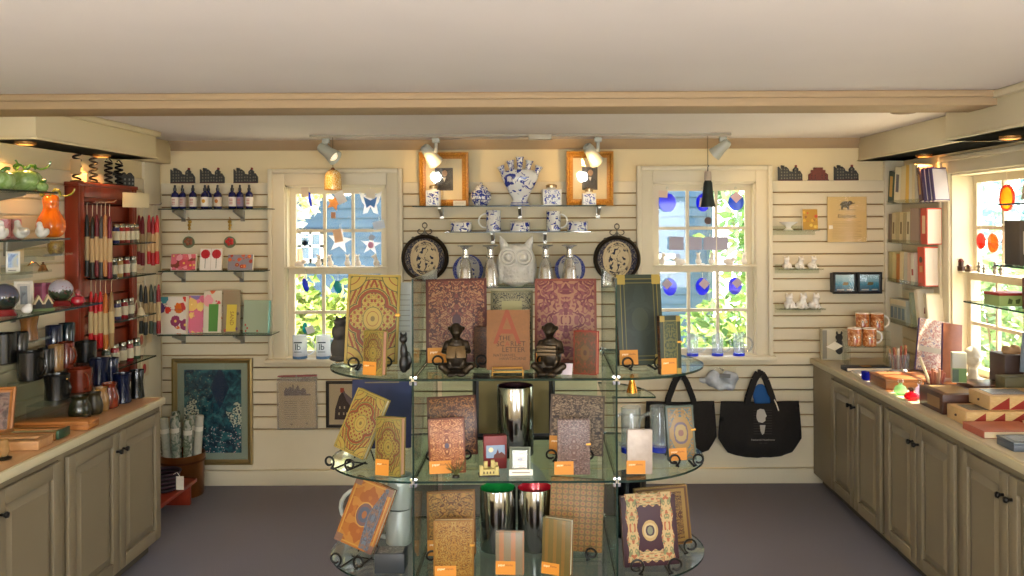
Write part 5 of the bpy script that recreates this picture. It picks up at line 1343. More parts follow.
N = ('first', 'second', 'third', 'fourth', 'fifth', 'sixth')
peg('chrome peg of the upper taper candles on the red rack', 4.5, 1.816, 114)
for k, (px, c, cn) in enumerate(((87, '2b2c24', 'dark green'), (92.5, '2f3026', 'dark green'), (97, '6a1c22', 'maroon'), (101.2, '4a4640', 'grey'), (105.3, 'b07a44', 'tan'), (109.6, '6f1626', 'deep red'))): taper('%s hanging taper candle, %s on the upper peg of the red rack' % (cn, N[k]), px, 4.5, 1.752 - .01 * (k % 2), .33, c, GA, band='b89f72')
peg('chrome peg of the lower bright red and tan candles on the red rack', 4.5, 1.405, 116)
for k, (px, c, cn) in enumerate(((91, 'c01a1c', 'bright red'), (95.8, 'b81416', 'bright red'), (100.4, 'c8181e', 'bright red'), (105.6, 'c8762c', 'orange'), (111.5, '9a7a48', 'olive tan'))): taper('%s hanging taper candle, %s on the lower peg of the red rack' % (cn, N[k]), px, 4.5, 1.345 - .008 * (k % 2), .30, c, GA, band='c0a878')
peg('chrome peg of the upper candles between the red rack and the wall corner', 5.15, 1.815, 160)
for k, (px, c, cn) in enumerate(((139, '8a1c20', 'dark red'), (142.5, '7a1620', 'dark red'), (149, 'b02020', 'red'), (153, '9a1c22', 'dark red'), (157, 'b82020', 'red'))): taper('%s hanging taper candle, %s on the upper peg beyond the rack' % (cn, N[k]), px, 5.15, 1.755 - .008 * (k % 2), .30, c, GB_, band='b89f74')
peg('chrome peg of the lower candles between the red rack and the wall corner', 5.15, 1.395, 161)
for k, (px, c, cn) in enumerate(((141, '2c2e26', 'dark green'), (145.5, '24241e', 'black-green'), (151, '3a4434', 'green'), (155, '54584e', 'grey'), (158.5, '8a1c1e', 'dark red'))): taper('%s hanging taper candle, %s on the lower peg beyond the rack' % (cn, N[k]), px, 5.15, 1.335 - .008 * (k % 2), .30, c, GB_, band='b89f74')
# jars
XJ = -2.315
jar_n = 0
def jar(label, px, z, c, r=.019, h=.105, X=XJ, grp='candle jars on the red rack'):
    o = thing('candle_jar', label, 'jar', atx(px, X, z), 0, grp)
    lathe_part('jar_body', [(r * .95, 0), (r, .004), (r, h * .74), (r * .78, h * .84)], mat(c, .12, coat=.6), o, 16)
    lathe_part('jar_label', [(r * 1.03, h * .16), (r * 1.03, h * .62)], mat('c9bd9c', .7), o, 16, cap=False)
    lathe_part('lid', [(r * .9, h * .83), (r * .92, h * .98), (r * .85, h), (0, h)], mat('8f8a7a', .25, .9), o, 16)
for nm, py, pxs in (('top', 243, ((116, '2c2f5a', 'blue'), (121.3, '7a1c1e', 'red'), (126.4, '8a2a26', 'red'), (131, '5a3a34', 'brown'), (135.5, '6a5a44', 'olive'))), ('second', 276, ((113.5, '3a3a2a', 'dark green'), (119.5, 'b08a4a', 'tan'), (126.5, '8f2a20', 'red'), (133, '7a7a62', 'grey-green'))), ('third', 318, ((117.5, '3a3a5a', 'blue'), (124.5, '8a1c22', 'red'), (130.5, '6a5a4a', 'brown'))), ('lowest', 363, ((106, '3a4030', 'dark green'), (115, '8a2024', 'red'), (122.5, '5a4a3a', 'brown'), (129.5, '8a2026', 'red'), (136.5, '3f5038', 'green')))):
    z = zat(126, py, 4.72)
    low = nm == 'lowest'
    zz_ = side_shelf('glass shelf across the red rack, %s row of candle jars' % nm, XK - .045, -2.26, 4.44 if low else 4.56, 5.0, z, 1)
    for k, (px, c, cn) in enumerate(pxs): jar('%s candle jar, %s in the %s row of jars on the red rack' % (cn, N[k], nm), px, zz_, c, .022 if low else .0195, .118 if low else .105)
    if nm == 'third':
        o = thing('handbell', 'small cream bell with a looped cord beside the third row of jars', 'bell', atx(141, -2.29, zz_)); lathe_part('bell_cup', [(.024, 0), (.02, .012), (.013, .034), (.005, .044), (0, .046)], mat('c9b890', .4), o); B().tube([(0, 0, .044), (0, -.014, .075), (0, -.045, .09), (0, -.07, .07), (0, -.075, .03)], .003, 6).build('cord', mat('cbbd9a', .7), o)
# spirals on top
M_IRON = mat('1d1813', .5, .6)
def spiral(label, px, hgt, tagc=None):
    o = thing('spiral_candle_holder', label, 'candle holder', atx(px, -2.43, ZK1 + .0205))
    b = B(); b.tube([(.018 * math.cos(a), .018 * math.sin(a), .012 + (hgt - .02) * a / (9 * PI)) for a in [k * 9 * PI / 90 for k in range(91)]], .0058, 6); b.build('iron_spiral', M_IRON, o)
    b = B(); b.lathe([(.034, 0), (.034, .006), (.01, .012), (0, .013)], 16); b.build('base', M_IRON, o)
    if tagc: B().box(-.024, .024, -.04, -.0385, .04, .118, M=Matrix.Rotation(R(20), 4, 'Z')).build('price_tag', mat('c9a878', .8), o)
    B().tube([(.02, 0, hgt - .01), (.0, 0, hgt + .012), (-.012, 0, hgt + .004)], .0035, 6).build('hook_end', M_IRON, o)
spiral('iron spiral candle holder with a tan tag on the cherry rack', 77, .17, 1); spiral('iron spiral candle holder on the cherry rack, second from the tagged one', 93.5, .165); spiral('iron spiral candle holder on the cherry rack, third from the tagged one', 108.5, .14); spiral('iron spiral candle holder on the cherry rack, fourth from the tagged one', 119, .135)
o = thing('house_ornament', 'dark village house ornament beyond the iron spirals on the side wall', 'ornament', (XL + .03, 4.985, ZK1 + .0205), R(64))
b = B(); k_ = .14 / 24; b.prism([(x * k_, y * k_) for x, y in [(-12, 0), (12, 0), (12, 10), (8, 14), (4, 11), (1, 14), (-3, 11), (-6, 15), (-9, 15.5), (-12, 11)]], -.01, .01); b.build('house_front', mat('3d3c38', .7, var=.2, scale=60), o)
b = B()
for x in (-9, -4, 1, 6, 10):
    for y in (2, 6): b.box((x - .8) * k_, (x + .8) * k_, -.0115, -.0099, y * k_, (y + 2) * k_)
b.build('windows', mat('8a8a80', .6), o)
o = thing('shelf_sign', 'small blank cream sign at the far upper corner of the cherry rack', 'sign', (-2.352, 4.95, 1.795)); B().box(-.004, .004, -.10, .10, 0, .085, .002, M=Matrix.Rotation(R(-18), 4, 'Z')).build('sign_board', mat('d9cba4', .7), o)
B().box(-.02, -.004, -.01, .01, .03, .05).build('clip', M_CHROME, o)
# packets hanging beyond the rack
for k, (px, py, c, l) in enumerate(((143, 350, 'b8604a', 'pink hanging packet low on the side wall beyond the rack'), (149, 347, 'c8b88a', 'cream hanging packet low on the side wall beyond the rack'), (146, 380, 'a83030', 'red-printed hanging packet lowest on the side wall beyond the rack'))):
    z = zat(px, py, 5.12); o = thing('hanging_packet', l, 'packet', (XW + .002, atx(px, XW + .02, z).y, z), R(90)); B().box(-.05, .05, -.014, -.001, 0, .105, .003).build('packet_body', mat('d0bf98', .5), o); b = B(); b.ell((-.012, -.0145, .05), (.024, .003, .03), 12, 6); b.build('packet_print', mat(c, .6), o); B().tube([(0, 0, .1), (0, -.012, .108), (0, -.02, .108)], .0025, 6).build('hook', M_CHROME, o)

# copper bin of rolled posters, low red bench, basket
bx, by = -2.255, 5.345
o = thing('copper_bin', 'round copper bin holding rolled posters', 'bin', (bx, by, 0)); r = .135
lathe_part('bin_body', [(r * .93, 0), (r * .95, .008), (r * .95, .20), (r, .215), (r, .262), (r * .96, .262), (r * .93, .2), (r * .93, .012), (0, .01)], mat('7a4a22', .35, .7, var=.2, scale=8), o, 32)
lathe_part('rim_band', [(r * 1.012, .212), (r * 1.012, .224)], mat('5a3218', .4, .7), o, 32, cap=False)
WR = ['5a6a50', '8a9a88', '6a6a58', 'b0b0a0', '4a5a4a', 'c0bca8', '7a8a7a']
for k, (dx, dy, tx, ty, c, l) in enumerate(((-.088, -.02, -.09, .0, 0, 'dark green wrapped rolled poster at the counter side of the copper bin'), (-.055, -.075, -.14, .05, 1, 'floral wrapped rolled poster tilting at the front of the copper bin'), (.005, -.10, -.10, .03, 4, 'dark floral wrapped rolled poster in the middle of the copper bin'), (.062, -.075, -.10, .02, 5, 'pale wrapped rolled poster in the copper bin beside the framed garden painting'), (.10, -.02, -.02, .03, 3, 'upright cream rolled poster at the painting side of the copper bin'), (-.035, .03, -.08, .05, 2, 'rolled poster standing at the back of the copper bin'), (.04, .04, -.05, .02, 6, 'grey rolled poster behind the pale one in the copper bin'))):
    tx, ty = dx * .9 - .02, -dy * .5
    o = thing('rolled_poster', l, 'poster', (bx + dx * .85, by + dy * .85, .018), 0, 'rolled posters in the copper bin', Matrix.Rotation(tx, 3, 'Y') @ Matrix.Rotation(ty, 3, 'X'))
    hh_ = .47 + .012 * (k % 3)
    lathe_part('paper_roll', [(.024, 0), (.025, .004), (.025, hh_ - .004), (.022, hh_), (.012, hh_ - .006), (0, hh_ - .006)], marble('roll_print_%d' % k, [WR[c], 'b8b8a8', WR[(c + 2) % 7], WR[c]], 18, 1.5, .25), o, 18)
    lathe_part('band', [(.0256, hh_ * .8), (.0256, hh_ * .86)], mat('d8d4c4', .6), o, 18, cap=False)
o = thing('low_bench', 'low red wooden bench beside the counter, holding a dark basket', 'bench', (-2.27, 4.82, 0)); M_REDW = wood('red_bench_wood', '7a2412', '98341a', .35, 1, 4)
B().box(-.175, .175, -.37, .36, .128, .15, .004).build('bench_top', M_REDW, o)
for y in (-.33, .32): B().box(-.15, .15, y - .012, y + .012, 0, .128, .003).build('end_board', M_REDW, o)
B().box(-.012, .012, -.318, .308, .06, .12, .003).build('stretcher', M_REDW, o)
o = thing('woven_basket', 'dark purple woven basket with a white tag on the low red bench', 'basket', (-2.195, 4.95, .1505))
t = T('dark_weave', .7); t.co('Object'); a = (t.co('Object')[2] * 260).sin(); t.color(t.mix(a.gt(0), '1a1016', '3a2230')); t.bump(a, .6, .01)
lathe_part('basket_body', [(.07, 0), (.078, .01), (.088, .10), (.092, .105), (.084, .104), (.074, .012), (0, .01)], t.m, o, 28)
b = B(); b.tube([(.09 * math.cos(a), .09 * math.sin(a), .106) for a in [k * PI / 14 for k in range(28)]], .006, 6, True); b.build('rim', t.m, o)
B().tube([(.07, -.05, .1), (.10, -.06, .12), (.12, -.06, .09)], .0016, 5).build('string', M_PAPER, o); B().box(.098, .142, -.068, -.066, .02, .098).build('paper_tag', M_PAPER, o)
# ================================================================ right side
CFR, ZCR0, ZCR = 1.77, .781, .8155
cabs = (('base cabinet farthest along the counter of boxes, by the wall', 5.15, .80), ('base cabinet in the middle of the counter of boxes', 4.35, .78), ('base cabinet nearest the viewer under the patterned wooden boxes', 3.57, .78), )
for l, y, wd in cabs: 
    o = cabinet(l, (CFR, y, 0), -PI / 2, wd - .002, .585); o.scale = (1, 1, ZCR0 / .764)
o = thing('cabinet_filler', 'plain painted filler panel between the counter cabinets and the back wall', 'panel', (CFR, 5.152, 0))
B().box(-.008, .012, 0, 5.495 - 5.152, .07, .78, .002).build('panel', M_CAB, o); B().box(.05, .06, 0, .343, 0, .07).build('toe_kick', mat('4a443a', .8), o)
o = thing('worktop', 'pale worktop under the cat mugs, boxes and books', 'worktop', (CFR, 4.15, ZCR0))
b = B(); b.box(-.009, XR - CFR - .004, -1.36, 1.345, 0.001, .034, .004); b.build('top_board', mat('b9ad92', .32, var=.05, scale=5), o)
b = B(); b.box(-.030, -.009, -1.36, 1.345, -.004, .0345, .009); b.build('edge_strip', mat('b3a684', .4), o)

# booklet shelves on the side wall
XRW = XR - .0185; XFB = 2.235
def bookletshelf(label, py):
    z = zat(905, py, 5.2)
    o = thing('acrylic_shelf', label, 'shelf', (XRW, 5.235, z)); d = XFB - XRW
    b = B(); b.box(d, -.001, -.255, .245, -.005, 0); b.box(d, d + .003, -.255, .245, 0, .022); b.box(-.005, -.001, -.255, .245, 0, .05); b.build('shelf_board', G_ACR, o)
    return z + .0004
def bklt(label, row_z, px0, px1, hpx, c, lean=0, cov=None, kind='booklet', dep=.085, X=None, deco=None):
    X = X or XFB + .006
    y1 = atx(px0, X, row_z + .05).y; y0 = atx(px1, X, row_z + .05).y
    t = y1 - y0; h = hpx * (y0 + y1) / 2 / F / math.cos(R(lean))
    # leaning: rises on its lower edge
    o = thing(kind, label, 'book', (X, y0 + (t if lean >= 0 else 0) * 0, row_z + (abs(math.sin(R(lean))) * t if lean < 0 else 0)), 0, None, Matrix.Rotation(R(lean), 3, 'X'))
    B().box(0, dep, 0, t, .001, h, .001).build('pages', M_PAPER, o)
    b = B(); b.box(-.0015, dep, -.0012, .0, 0, h + .002); b.box(-.0015, dep, t, t + .0012, 0, h + .002); b.box(-.0018, 0, -.001, t + .001, 0, h + .002); b.build('cover', [mat(c, .45)], o)
    if cov: B().box(.004, dep - .003, -.0022, -.001, .006, h - .006).build('front_panel', cov if not isinstance(cov, str) else mat(cov, .5), o)
    if deco: deco(o, t, h)
    return o
r1 = bookletshelf('clear top shelf of pale and purple booklets on the side wall', 203)
r2 = bookletshelf('clear second shelf of booklets with a red-spined white album', 243.5)
r3 = bookletshelf('clear third shelf of booklets with an orange-red spined album', 284)
r4 = bookletshelf('clear lowest shelf of boxed cards and a leaning white card', 326)
def spine_print(c, a, b_):
    def f(o, t, h): B().box(-.0026, -.0016, t * .25, t * .75, h * a, h * b_).build('spine_print', mat(c, .6), o)
    return f
# (leans are about the booklet's near lower edge: negative = top towards the viewer)
bklt('dark green book leaning at the far end of the top booklet shelf', r1, 888, 893, 31, '2a4a3e', 8, None, deco=spine_print('c9a45a', .2, .85))
bklt('tall white book next to the dark green one on the top booklet shelf', r1, 894, 899.5, 35, 'efe6c8', 7, None, deco=spine_print('6a6a70', .3, .8))
bklt('cream booklet third from the far end of the top booklet shelf', r1, 900.5, 905, 36, 'ecdcae', 6)
bklt('yellow booklet on the top booklet shelf', r1, 905.6, 908.5, 37, 'eec456', 4)
bklt('white booklet right after the yellow one on the top booklet shelf', r1, 909, 911.5, 38, 'e6dfc8', 3)
bklt('thin cream booklet in the middle of the top booklet shelf', r1, 912, 914.5, 38, 'e2d2a6', 2)
bklt('pale grey booklet beside the purple-brown one on the top booklet shelf', r1, 915, 917.5, 37, 'ccc4b0', 2)
bklt('purple-brown patterned booklet leaning on the top booklet shelf', r1, 919.5, 923, 34, '5a3f52', -12, marble('purple_gold', ['4a3448', '8a6a4a', '5a4058'], 20), deco=spine_print('b08a5a', .2, .8))
for k in range(3): bklt('purple-backed white booklet leaning at the near end of the top booklet shelf, %s of three' % ('first', 'second', 'last')[k], r1, 924.5 + 4.2 * k, 926.5 + 4.2 * k, 33, '4a3c72', -13, 'd9d0d4')
for k, (a, c, hh_, l) in enumerate(((888.5, '7a6a58', 28, 'brown-grey'), (892, 'c9bc94', 29, 'cream'), (896, 'b3a67e', 30, 'tan'), (899.5, 'd2c49a', 30, 'pale cream'), (903, 'a89a74', 30, 'khaki'), (906.5, 'e2d9b8', 31, 'ivory'))): bklt('%s booklet on the second booklet shelf, %s from its far end' % (l, N[k]), r2, a, a + 3, hh_, c, 3, deco=spine_print('7a6a48', .3, .7) if k % 2 else None)
bklt('mauve-brown blank backed album on the second booklet shelf', r2, 910.5, 919, 35.5, '9a8272', 1)
bklt('white album with a bright red-orange spine on the second booklet shelf', r2, 921, 927, 36, 'd0452c', 0, 'efe2d0', deco=spine_print('e8c8a0', .3, .8))
for k, (a, c, hh_, l) in enumerate(((888.5, 'b3a876', 29, 'olive cream'), (892.5, 'cabd86', 29, 'pale yellow'), (896.5, 'c07a34', 28, 'orange'), (900, 'd8ca9c', 31, 'cream'), (904, 'c0b9a8', 31, 'grey'), (907.5, 'd6b8a0', 31, 'pinkish'))): bklt('%s booklet on the third booklet shelf, %s from its far end' % (l, N[k]), r3, a, a + 3.2, hh_, c, 2)
bklt('white booklet with a small red figure leaning on the third booklet shelf', r3, 911.5, 915, 31, 'e0d8c4', -5, deco=spine_print('b04a3a', .3, .5))
def dot(o, t, h):
    B().lathe([(0, -.001), (.018, -.001), (.018, .001), (0, .001)], 18, M=Matrix.Translation((-.003, t / 2, h * .68)) @ Matrix.Rotation(PI / 2, 4, 'Y')).build('spine_emblem', mat('4a4a3a', .5), o)
    B().box(-.0035, -.0016, t * .3, t * .7, h * .36, h * .52).build('spine_label', mat('d8a06a', .5), o)
bklt('thick white album with an orange-red spine and round emblem on the third booklet shelf', r3, 918.5, 925, 39, 'd8502f', -2, 'f2e6d8', deco=dot)
o = thing('card_box', 'boxed set of pale blue house cards at the far end of the lowest booklet shelf', 'box', (XFB + .006, atx(898, XFB, r4).y, r4), R(-90))
B().box(-.13, .10, 0, .08, 0, .15, .002).build('box_body', mat('a9aea0', .4), o); b = B()
for k in range(4): b.box(-.12 + .055 * k, -.085 + .055 * k, -.002, 0, .03, .10)
b.build('printed_houses', mat('6a7f8a', .5), o); B().box(-.13, .10, -.0015, 0, .115, .148).build('lid_band', mat('cfc4a4', .5), o)
bklt('pale green card standing behind the leaning white card on the lowest booklet shelf', r4, 911, 913, 34, '9aa58c', -6)
def robed(o, t, h):
    B().lathe([(.017, 0), (.012, .03), (.004, .05), (.006, .055), (.007, .062), (0, .07)], 12, M=Matrix.Translation((.045, -.0025, h * .38)) @ Matrix.Diagonal((1, .1, 1, 1))).build('figure_print', mat('7a2f3a', .6), o)
bklt('white card with a small red robed figure leaning on the lowest booklet shelf', r4, 918, 920.5, 38, 'e2d8bc', -13, 'f2ead2', deco=robed, dep=.1)
bklt('blank white card at the near end of the lowest booklet shelf', r4, 927, 929, 37, 'd9ccaa', -9, 'eee4c8', dep=.1)

# what stands at the window
G_OR = glass('f08a28', 1.2, .05, name='orange_glass', body=.25); G_YE = glass('f6c02a', 1.2, .05, name='yellow_glass', body=.3); G_RD = glass('d8481c', 1.2, .05, name='red_orange_glass', body=.3)
def sundisc(label, px, py, X, rx, rz_, m, rim=None):
    Y = X * F / (px - CX); p = P(px, py, Y); p.x = X
    o = thing('sun_catcher', label, 'sun catcher', p)
    A = Matrix.Rotation(PI / 2, 4, 'Y')
    B().lathe([(0, -.003), (rz_ * (.84 if rim else 1), -.003), (rz_ * (.84 if rim else 1), .003), (0, .003)], 28, M=A, sx=1, sy=rx / rz_).build('glass_disc', m, o)
    if rim: B().lathe([(rz_ * .82, -.004), (rz_, -.004), (rz_, .004), (rz_ * .82, .004)], 28, M=A, cap=False).build('rim', rim, o)
    B().tube([(0, 0, rz_), (0, 0, rz_ + .09)], .0012, 5).build('thread', M_PAPER, o); B().lathe([(.011, 0), (.006, .006), (0, .008)], 12, M=Matrix.Translation((.004, 0, rz_ + .092)) @ Matrix.Rotation(-PI / 2, 4, 'Y')).build('suction_cup', G_CLEAR, o)
sundisc('yellow glass disc with an orange rim hanging in the window over the counter', 1007, 198, 2.432, .07, .07, G_YE, G_RD)
sundisc('narrow red-orange glass disc in the window over the counter', 981, 241, 2.425, .045, .045, G_RD)
sundisc('orange glass disc in the window over the counter, below the yellow one', 993, 243, 2.43, .052, .052, G_OR)
ZL3 = ZM3 + .0262
fig_me = blob([((0, 0, .014), (.012, .012, .014)), ((0, 0, .034), (.009, .009, .014)), ((0, 0, .055), (.008, .008, .009)), ('limb', [(-.008, 0, .04), (-.016, -.004, .03)], [.004, .003]), ('limb', [(.008, 0, .04), (.016, -.004, .03)], [.004, .003])], .0026)
for k, (px, c, sc, l) in enumerate(((979, '8a8478', 1.0, 'small grey standing figure'), (984, '5a4438', .8, 'shorter brown standing figure'), (995, '8a7a70', 1.1, 'pinkish-grey standing figure'), (1001, '3a2a28', .95, 'dark brown standing figure'))):
    o = link('window_figurine', fig_me if not fig_me.materials else fig_me.copy(), mat(c, .5), None, atx(px, 2.395, ZL3), (0, 0, R(-70))); o.scale = (sc,) * 3
    tag(o, l + ' on the rail of the window over the counter', 'figurine', 'little figures on the window rail')
for px, c, l, hgt in ((961, '4a2f22', 'dark brown stacked little house figure on the window rail over the counter', .07), (969, '5f4a34', 'low brown little house figure on the window rail over the counter', .042)):
    o = thing('house_figurine', l, 'figurine', atx(px, 2.398, ZL3), R(-60)); b = B(); b.box(-.018, .018, -.014, .014, 0, hgt * .3, .002); b.box(-.02, .02, -.016, .016, hgt * .3, hgt * .38, .002); b.box(-.011, .011, -.01, .01, hgt * .38, hgt * .72, .002); b.build('house_body', mat(c, .6), o); B().prism([(-.015, hgt * .72), (.015, hgt * .72), (0, hgt)], -.011, .011).build('roof', mat('6a2a20', .6), o)
# glass shelves in front of the window
zs1 = side_shelf('glass shelf crossing the window, holding the green box and red book', XR - .03, 2.10, 2.7, 4.22, 1.300, -1, ())
zs2 = side_shelf('upper glass shelf crossing the window, holding two dark binders', XR - .03, 2.12, 2.7, 3.97, 1.492, -1, ())
zs3 = side_shelf('topmost glass shelf crossing the window, holding the marbled grey folder', XR - .03, 2.12, 2.7, 3.93, 1.775, -1, ())
o = thing('shelf_standard', 'chrome upright post carrying the glass shelves across the window', 'post', (XR - .03, 3.72, .97)); B().box(-.012, .012, -.012, .012, 0, .98, .003).build('post', M_CHROME, o)
b = B()
for z in (1.300, 1.492, 1.775): b.prism([(0, z - .009 - .97), (-.19, z - .009 - .97), (-.19, z - .97 - .018), (0, z - .97 - .05)], -.003, .003)
b.build('bracket', M_CHROME, o); B().box(-.02, .028, -.02, .02, -.045, 0, .003).build('foot', M_CHROME, o)
o = thing('soap_box', 'pale green box with a red lid on the lower glass shelf at the window', 'box', (2.17, 3.98, zs1), R(4)); B().box(-.06, .10, -.06, .06, 0, .05, .003).build('box_body', mat('9ab06a', .5), o); B().box(-.062, .102, -.062, .062, .0495, .062, .003).build('lid', mat('9a2f26', .5), o); b = B(); b.prism([(-.02, .012), (0, .012), (.004, .03), (-.014, .038)], -.0615, -.06); b.prism([(.02, .012), (.035, .012), (.042, .036), (.018, .03)], -.0615, -.06); b.build('printed_motif', mat('4a5a2a', .6), o)
o = thing('book', 'brown-red book standing on edge on the lower glass shelf by the frame edge', 'book', (2.215, 3.80, zs1), R(-6)); B().box(-.05, .08, -.02, .02, 0, .14, .002).build('cover', mat('6a3a2a', .5), o); B().box(-.047, .082, -.017, .017, .003, .142).build('pages', M_PAGES, o)
for dx, y, c, l, w_ in ((2.205, 3.92, '4a4038', 'dark grey-brown binder with a cream spine label on the upper window shelf', .062), (2.262, 3.88, '7a5a3a', 'brown binder beside the dark one on the upper window shelf', .045)):
    o = thing('binder', l, 'binder', (dx, y, zs2), R(2)); B().box(-w_ / 2, w_ / 2, -.06, .06, 0, .205, .003).build('binder_body', mat(c, .5), o)
    B().box(-w_ * .22, w_ * .22, -.0612, -.06, .05, .155).build('spine_label', mat('c9bfa4', .6), o)
o = thing('folder', 'grey marbled folder leaning on the topmost window shelf', 'folder', (2.235, 3.86, zs3), 0, None, turn(-8, 4, 9)); B().box(-.045, .07, -.012, .012, .012, .255, .002).build('folder_cover', marble('grey_marble', ['5a5850', '8a867a', '6a6a5a', '76705f'], 16, 2), o); B().box(-.043, .072, -.009, .009, .014, .252).build('pages', M_PAGES, o)
# --- counter top, from the wall towards the viewer
def YC(y): return (H - ZCR) * F / (y - CY)
def onc(px, Y): return at(px, Y, ZCR + .0004)
def cbox(name, label, cat, x0, x1, y0, y1, h, m, z=None, rz=0, lid=None, bev=.003, part='box_body'):
    z = ZCR + .0004 if z is None else z
    o = thing(name, label, cat, ((x0 + x1) / 2, (y0 + y1) / 2, z), R(rz)); a, d = (x1 - x0) / 2, (y1 - y0) / 2
    B().box(-a, a, -d, d, 0, h * (.72 if lid else 1), bev).build(part, m, o)
    if lid: B().box(-a - .001, a + .001, -d - .001, d + .001, h * .722, h, bev).build('lid', lid, o)
    return o, a, d
o, a, d = cbox('picture_box', 'upright box printed with a black cat and a white diamond tag, by the wall', 'box', at(821.5, 5.40, .8).x, at(846, 5.40, .8).x, 5.385, 5.43, .20, mat('bdb59a', .5), rz=0)
B().box(-a + .002, -a + .03, -d - .001, -d, .01, .19).build('spine_stripe', mat('8a8472', .5), o)
me = blob([((0, 0, .05), (.03, .004, .045)), ((0, 0, .105), (.026, .004, .022)), ((-.015, 0, .13), (.007, .004, .012)), ((.015, 0, .13), (.007, .004, .012))], .003); q = link('cat_print', me, mat('25241f', .6), o, (.03, -d - .0015, .03)); q.scale = (1, .3, 1.1)
B().prism([(-.055, .085), (.0, .062), (.052, .09), (0, .12)], -d - .006, -d - .004).build('white_tag', M_PAPER, o)
rs = thing('acrylic_riser', 'clear two-step riser holding the four cat-face mugs', 'riser', (at(868, 5.2, .9).x, 5.2, ZCR + .0003)); b = B()
b.box(-.15, .11, -.11, -.005, .121, .126); b.box(-.12, .14, .0, .11, .20, .205)
for x in (-.15, .106): b.box(x, x + .004, -.11, -.005, 0, .121); b.box(x + .03, x + .034, 0, .11, 0, .2)
b.build('step', G_ACR, rs)
def catface():
    t = T('cat_face_mug', .2, coat=.3); x, y, z = t.co('Object'); gx, gy, gz = t.co()
    t.co('Object'); n = t.noise(t.raw, 60, 3, .8); f = gx - .5; s = (gz - .5).abs()
    col = t.ramp(n, [(.35, '8a4a22'), (.55, 'b8733c'), (.7, 'd8b080')])
    ax = (f.abs() - .15); ay = gz - .52
    e = ((ax * ax) * 2.2 + (ay * ay) * 5.0).sqrt(); fr = gy.lt(.5)
    col = t.mix(e.lt(.14) * fr, col, 'e0c090'); col = t.mix(e.lt(.08) * fr, col, '2a2418')
    ny = gz - .3; d = ((f * f) * 3.0 + ny * ny).sqrt(); col = t.mix(d.lt(.10) * fr, col, 'a84a40'); col = t.mix(gz.gt(.955), col, 'efe6d4')
    return t.color(col).m
M_CAT = catface()
zq, zp = ZCR + .2057, ZCR + .1267
for px, Y, z, ang, l in ((862.5, 5.265, zq, None, 'cat-face mug at the back of the riser, farther from the booklet shelves'), (877, 5.25, zq, 0, 'cat-face mug with its handle out at the back of the riser'), (854.5, 5.15, zp, None, 'cat-face mug at the front of the riser, beside the cat picture box'), (869.5, 5.135, zp, 0, 'cat-face mug with its handle out at the front of the riser')):
    mug(l, at(px, Y, z), .041, .108, M_CAT, ang, hm=M_WHITE, group='cat-face mugs on the riser', hs=.9)
o, a, d = cbox('book', 'large flat navy blue book lying by the cat mugs', 'book', 1.79, 2.05, 4.97, 5.075, .024, mat('12151f', .4), part='cover'); B().box(-a + .004, a + .001, -d - .001, d - .004, .004, .020).build('pages', M_PAGES, o); B().box(-.03, .03, -.02, .02, .0236, .0246).build('gold_emblem', M_GOLD, o)
o, a, d = cbox('magazine', 'white magazine lying on the counter in front of the navy book', 'magazine', 1.80, 1.99, 4.745, 4.945, .012, M_PAPER, rz=-4, part='pages'); B().box(-a, a, -d, d, .0122, .0135).build('cover', marble('magazine_print', ['d8d4cc', '9a9aa0', 'c8c0b0', '5a5a60'], 14), o)
o, a, d = cbox('book', 'second slim white book lying under the light, beside the magazine', 'book', 2.03, 2.17, 4.80, 4.95, .014, M_PAPER, rz=6, part='pages'); B().box(-a, a, -d, d, .0142, .016).build('cover', mat('c8c2b4', .4), o)
G_BLU = glass('2a3ad8', 1.3, .04, name='blue_glass', body=.35)
for px, Y, l in ((862.5, 4.70, 'tiny blue glass cup on the counter edge, farther one'), (867.5, 4.685, 'tiny blue glass cup touching the brown wooden box')):
    o = thing('blue_cup', l, 'cup', onc(px, Y + .02)); o.location.x = max(o.location.x, 1.80); lathe_part('cup_body', [(.014, 0), (.019, .006), (.02, .046), (.018, .046), (.016, .008), (0, .007)], G_BLU, o, 16); B().tube([(.012 * math.cos(a), .012 * math.sin(a), .045) for a in [k * PI / 8 for k in range(16)]], .003, 5, True).build('rim', G_BLU, o)
M_BRW = wood('brown_box_wood', '7a4a26', '98623a', .35, 0, 4); M_DKW = wood('dark_box_wood', '3f2216', '54301f', .35, 0, 4); M_LTW = wood('light_box_wood', 'c09a66', 'd0ac78', .45, 0, 4)
o, a, d = cbox('wooden_box', 'flat brown wooden box with a sunlit lid at the counter edge', 'box', 1.80, 2.07, 4.43, 4.655, .056, M_BRW, lid=M_BRW)
o, a, d = cbox('wooden_tray', 'long low brown wooden tray behind the sunlit box', 'tray', 2.10, 2.34, 4.48, 4.90, .03, M_BRW); B().box(-a + .012, a - .012, -d + .012, d - .012, .0301, .031).build('tray_floor', M_DKW, o)
def vial(label, px, Y, r, h, m, sm, x=None, emit=None):
    o = thing('perfume_bottle', label, 'bottle', onc(px, Y)); 
    if x: o.location.x = x
    lathe_part('bottle_body', [(r * .6, 0), (r * .95, h * .12), (r, h * .3), (r * .8, h * .5), (r * .3, h * .6), (r * .28, h * .7)], m, o, 20); lathe_part('stopper', [(r * .25, h * .68), (r * .5, h * .8), (r * .4, h * .95), (0, h)], sm, o, 14)
vial('pale green glass bottle glowing in the sun before the brown box', 900.5, 4.32, .032, .082, glass('c8f0c0', 1.3, .04, name='pale_green_glass', body=.45), G_CLEAR)
vial('bright red squat glass bottle glowing in the sun', 911.5, 4.19, .036, .062, glass('e82a4a', 1.3, .04, name='red_glass', body=.45), mat('8a6a5a', .2, .8))
